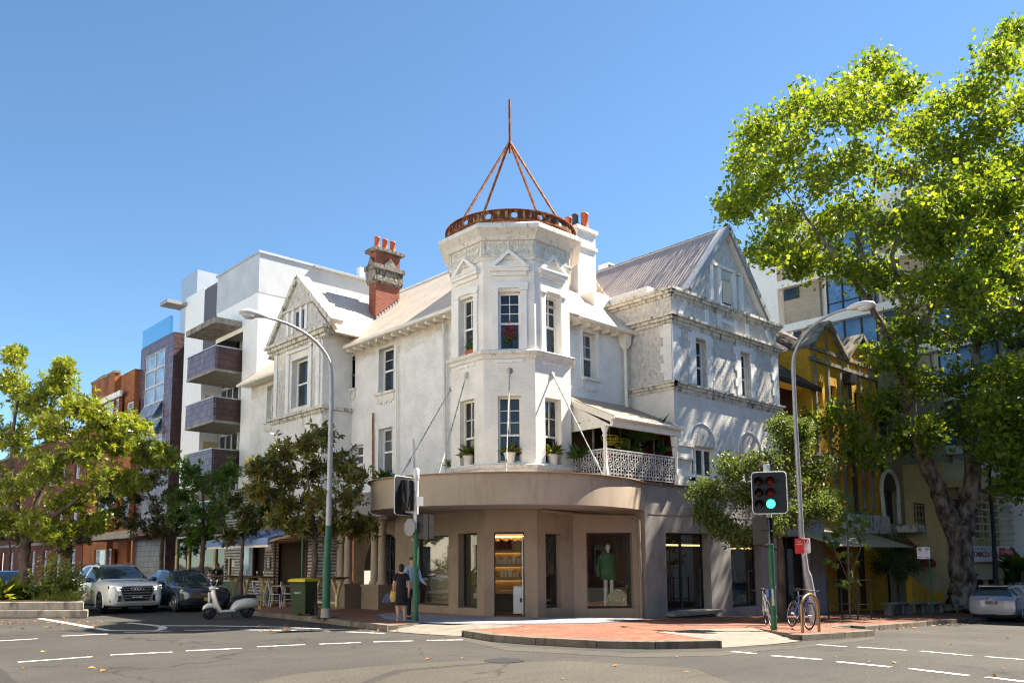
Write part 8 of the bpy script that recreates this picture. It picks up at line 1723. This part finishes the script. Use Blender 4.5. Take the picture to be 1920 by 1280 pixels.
FM = Fr(FC.pt(0, 0, -.9), FC.U, FC.N); um, zm1 = FM.px(1140, 1036); zm0 = FM.px(1140, 1086)[1]; garment(FM, um, zm0, zm1, .3, 'coat_green', 'mannequin wearing a green coat in the wide window right of the door')
um, zm1 = FM.px(1172, 1038); garment(FM, um, FM.px(1172, 1092)[1], zm1, .17, 'coat_cream', 'mannequin wearing a cream sleeveless top in the wide window right of the door')
m = MB(); FQ = Fr(FC.pt(0, 0, -2.2), FC.U, FC.N); t = thing('display_shelf', 'back shelf with a pale light strip behind the green coat mannequin', 'shelf', tuple(FQ.pt(1, 1, 0))); m.fbox(FQ, .2, 2.6, 1.9, 1.95, 0, .4); m.fbox(FQ, .2, 2.6, 1.1, 1.15, 0, .4); m.build('shelf_board', 'wood_shelf', t); m = MB(); m.fbox(FQ, .2, 2.0, 2.6, 2.66, .0, .1); m.build('strip_lamp', 'strip_light_white', t)
m = MB(); m.fbox(FQ, -.3, 3., -.2, 3.2, -.1, -.02); m.build('back_panel', 'interior_dark', t)
# clothes racks behind the right hand windows
cols = [(.05, .04, .035), (.10, .05, .03), (.20, .16, .11), (.04, .05, .07), (.14, .09, .06), (.08, .03, .03)]
for i, c_ in enumerate(cols): plain('cloth_%d' % i, c_, .9, .15, 8.)
def rack(x0, x1, y, label, n):
    t = thing('clothes_rack', label, 'clothes rack', ((x0+x1)/2, y, G(x0)+.1)); z = G(x0)+1.75; MB().tube([(x0, y, G(x0)+.08), (x0, y, z), (x1, y, z), (x1, y, G(x1)+.08)], .02, 6).build('rail', 'aluminium', t)
    for i in range(n):
        x = x0+.1+(x1-x0-.2)*i/(n-1); w_ = .2; zz0 = z-random.uniform(.85, 1.25); MB().add([(x+dx, y+dy, zq_) for zq_, e_ in ((z-.04, .06), (z-.14, w_), (zz0, w_*1.1)) for dx, dy in ((-.03, -e_), (.03, -e_), (.03, e_), (-.03, e_))], [(0, 1, 5, 4), (1, 2, 6, 5), (2, 3, 7, 6), (3, 0, 4, 7), (4, 5, 9, 8), (5, 6, 10, 9), (6, 7, 11, 10), (7, 4, 8, 11), (8, 9, 10, 11), (0, 3, 2, 1)]).build('garment', 'cloth_%d' % random.randrange(6), t)
rack(sw1[0]+.1, sw1[1]+.2, 17.6, 'rail of dark clothes behind the first window of the grey shop wall', 14)
rack(sw2[0]+.1, sw2[1]+.2, 17.6, 'rail of mixed clothes behind the second window of the grey shop wall', 11)
rack(sw3[0]+.1, sw3[1]+.2, 17.6, 'rail of pale and dark clothes behind the third window of the grey shop wall', 12)
m = MB(); m.box(sw2[0], sw2[1]+1, 19.2, 19.3, 2.2, 2.26); m.box(sw3[0], sw3[1]+1, 19.2, 19.3, 2.1, 2.16); m.build('strip_lamp', 'strip_light_dim', CB)

uw, zw = FM.px(1158, 1127, .35); t = thing('woven_mat', 'pale round woven mat leaning low in the wide window below the cream top', 'mat', tuple(FM.pt(uw, .1, .35))); m = MB()
for k in range(6): m.torus(FM.pt(uw, max(zw, .42), .35), .04+k*.055, .03, tuple(FM.N), 26, 5)
m.build('mat_weave', 'coat_cream', t)
for i, (px_, py_) in enumerate(((1118, 1030), (1130, 1031), (1150, 1028), (1165, 1030))):
    uq_, zq_ = FQ.px(px_, py_); b_ = MB(); b_.fbox(FQ, uq_-.14, uq_+.14, 1.951, 2.12+.05*(i % 2), .05, .3); tag(b_.build('folded_garment', ['cloth_2', 'cloth_3', 'goods_white', 'cloth_1'][i], None), 'folded clothes on the back shelf behind the green coat mannequin', 'clothes', 'folded clothes on the back shelf')

# ------------------------------------------------------------------ every separate piece becomes a part of its own
def split_parts(o, gap=.03):
    me = o.data; n = len(me.vertices); co = np.zeros(n*3); me.vertices.foreach_get('co', co); co = co.reshape(-1, 3); par = list(range(n))
    def find(a):
        while par[a] != a: par[a] = par[par[a]]; a = par[a]
        return a
    for p in me.polygons:
        v = p.vertices
        for k in v[1:]: par[find(k)] = find(v[0])
    isl = {}
    for i in range(n): isl.setdefault(find(i), []).append(i)
    bx = [[co[v].min(0)-gap/2, co[v].max(0)+gap/2, set(v)] for v in isl.values()]
    ch = True
    while ch:
        ch = False; out = []
        for b in bx:
            for q in out:
                if (b[0] <= q[1]).all() and (q[0] <= b[1]).all(): q[0] = np.minimum(q[0], b[0]); q[1] = np.maximum(q[1], b[1]); q[2] |= b[2]; ch = True; break
            else: out.append(b)
        bx = out
    if len(bx) < 2 or len(bx) > 60: return
    for k, b in enumerate(bx[1:]+bx[:1]):
        keep = b[2]; polys = [(list(p.vertices), p.material_index, p.use_smooth) for p in me.polygons if p.vertices[0] in keep]; idx = sorted({v for p in polys for v in p[0]}); mp = {v: i for i, v in enumerate(idx)}
        nm = bpy.data.meshes.new(o.name.split('.')[0]); nm.from_pydata([tuple(co[v]) for v in idx], [], [[mp[v] for v in p[0]] for p in polys])
        for mt in me.materials: nm.materials.append(mt)
        nm.polygons.foreach_set('material_index', [p[1] for p in polys]); nm.polygons.foreach_set('use_smooth', [p[2] for p in polys]); nm.update()
        if k == len(bx)-1: o.data = nm
        else:
            c = o.copy(); c.data = nm; COL.objects.link(c)
SPLIT = {'quoin', 'string_course', 'column_plinth', 'stucco_panel', 'eave', 'ring_bracket', 'pilaster', 'gable_slit', 'relief_panel', 'gutter', 'gable_strip', 'corbel', 'base_cladding', 'timber_strip', 'shop_mullion', 'parapet_gutter', 'coping', 'balcony_frame', 'veranda_lining', 'roof', 'shop_ledge', 'strip_lamp', 'roof_rail', 'door_handle', 'wheel_arch', 'bracket', 'kickstand', 'grip', 'awning_frame', 'rear_wall', 'roof_post', 'shop_partition', 'wall_lamp', 'red_awning', 'mullion', 'grille_bar', 'canopy', 'gable_roof', 'eye', 'ear', 'shelf_board', 'sleeve', 'door_frame', 'window', 'spire_frame', 'vent', 'side_window', 'headlight_trim'}
for o in [o for o in bpy.data.objects if o.type == 'MESH' and o.parent and o.name.split('.')[0] in SPLIT and o.get('kind') != 'stuff']: split_parts(o)
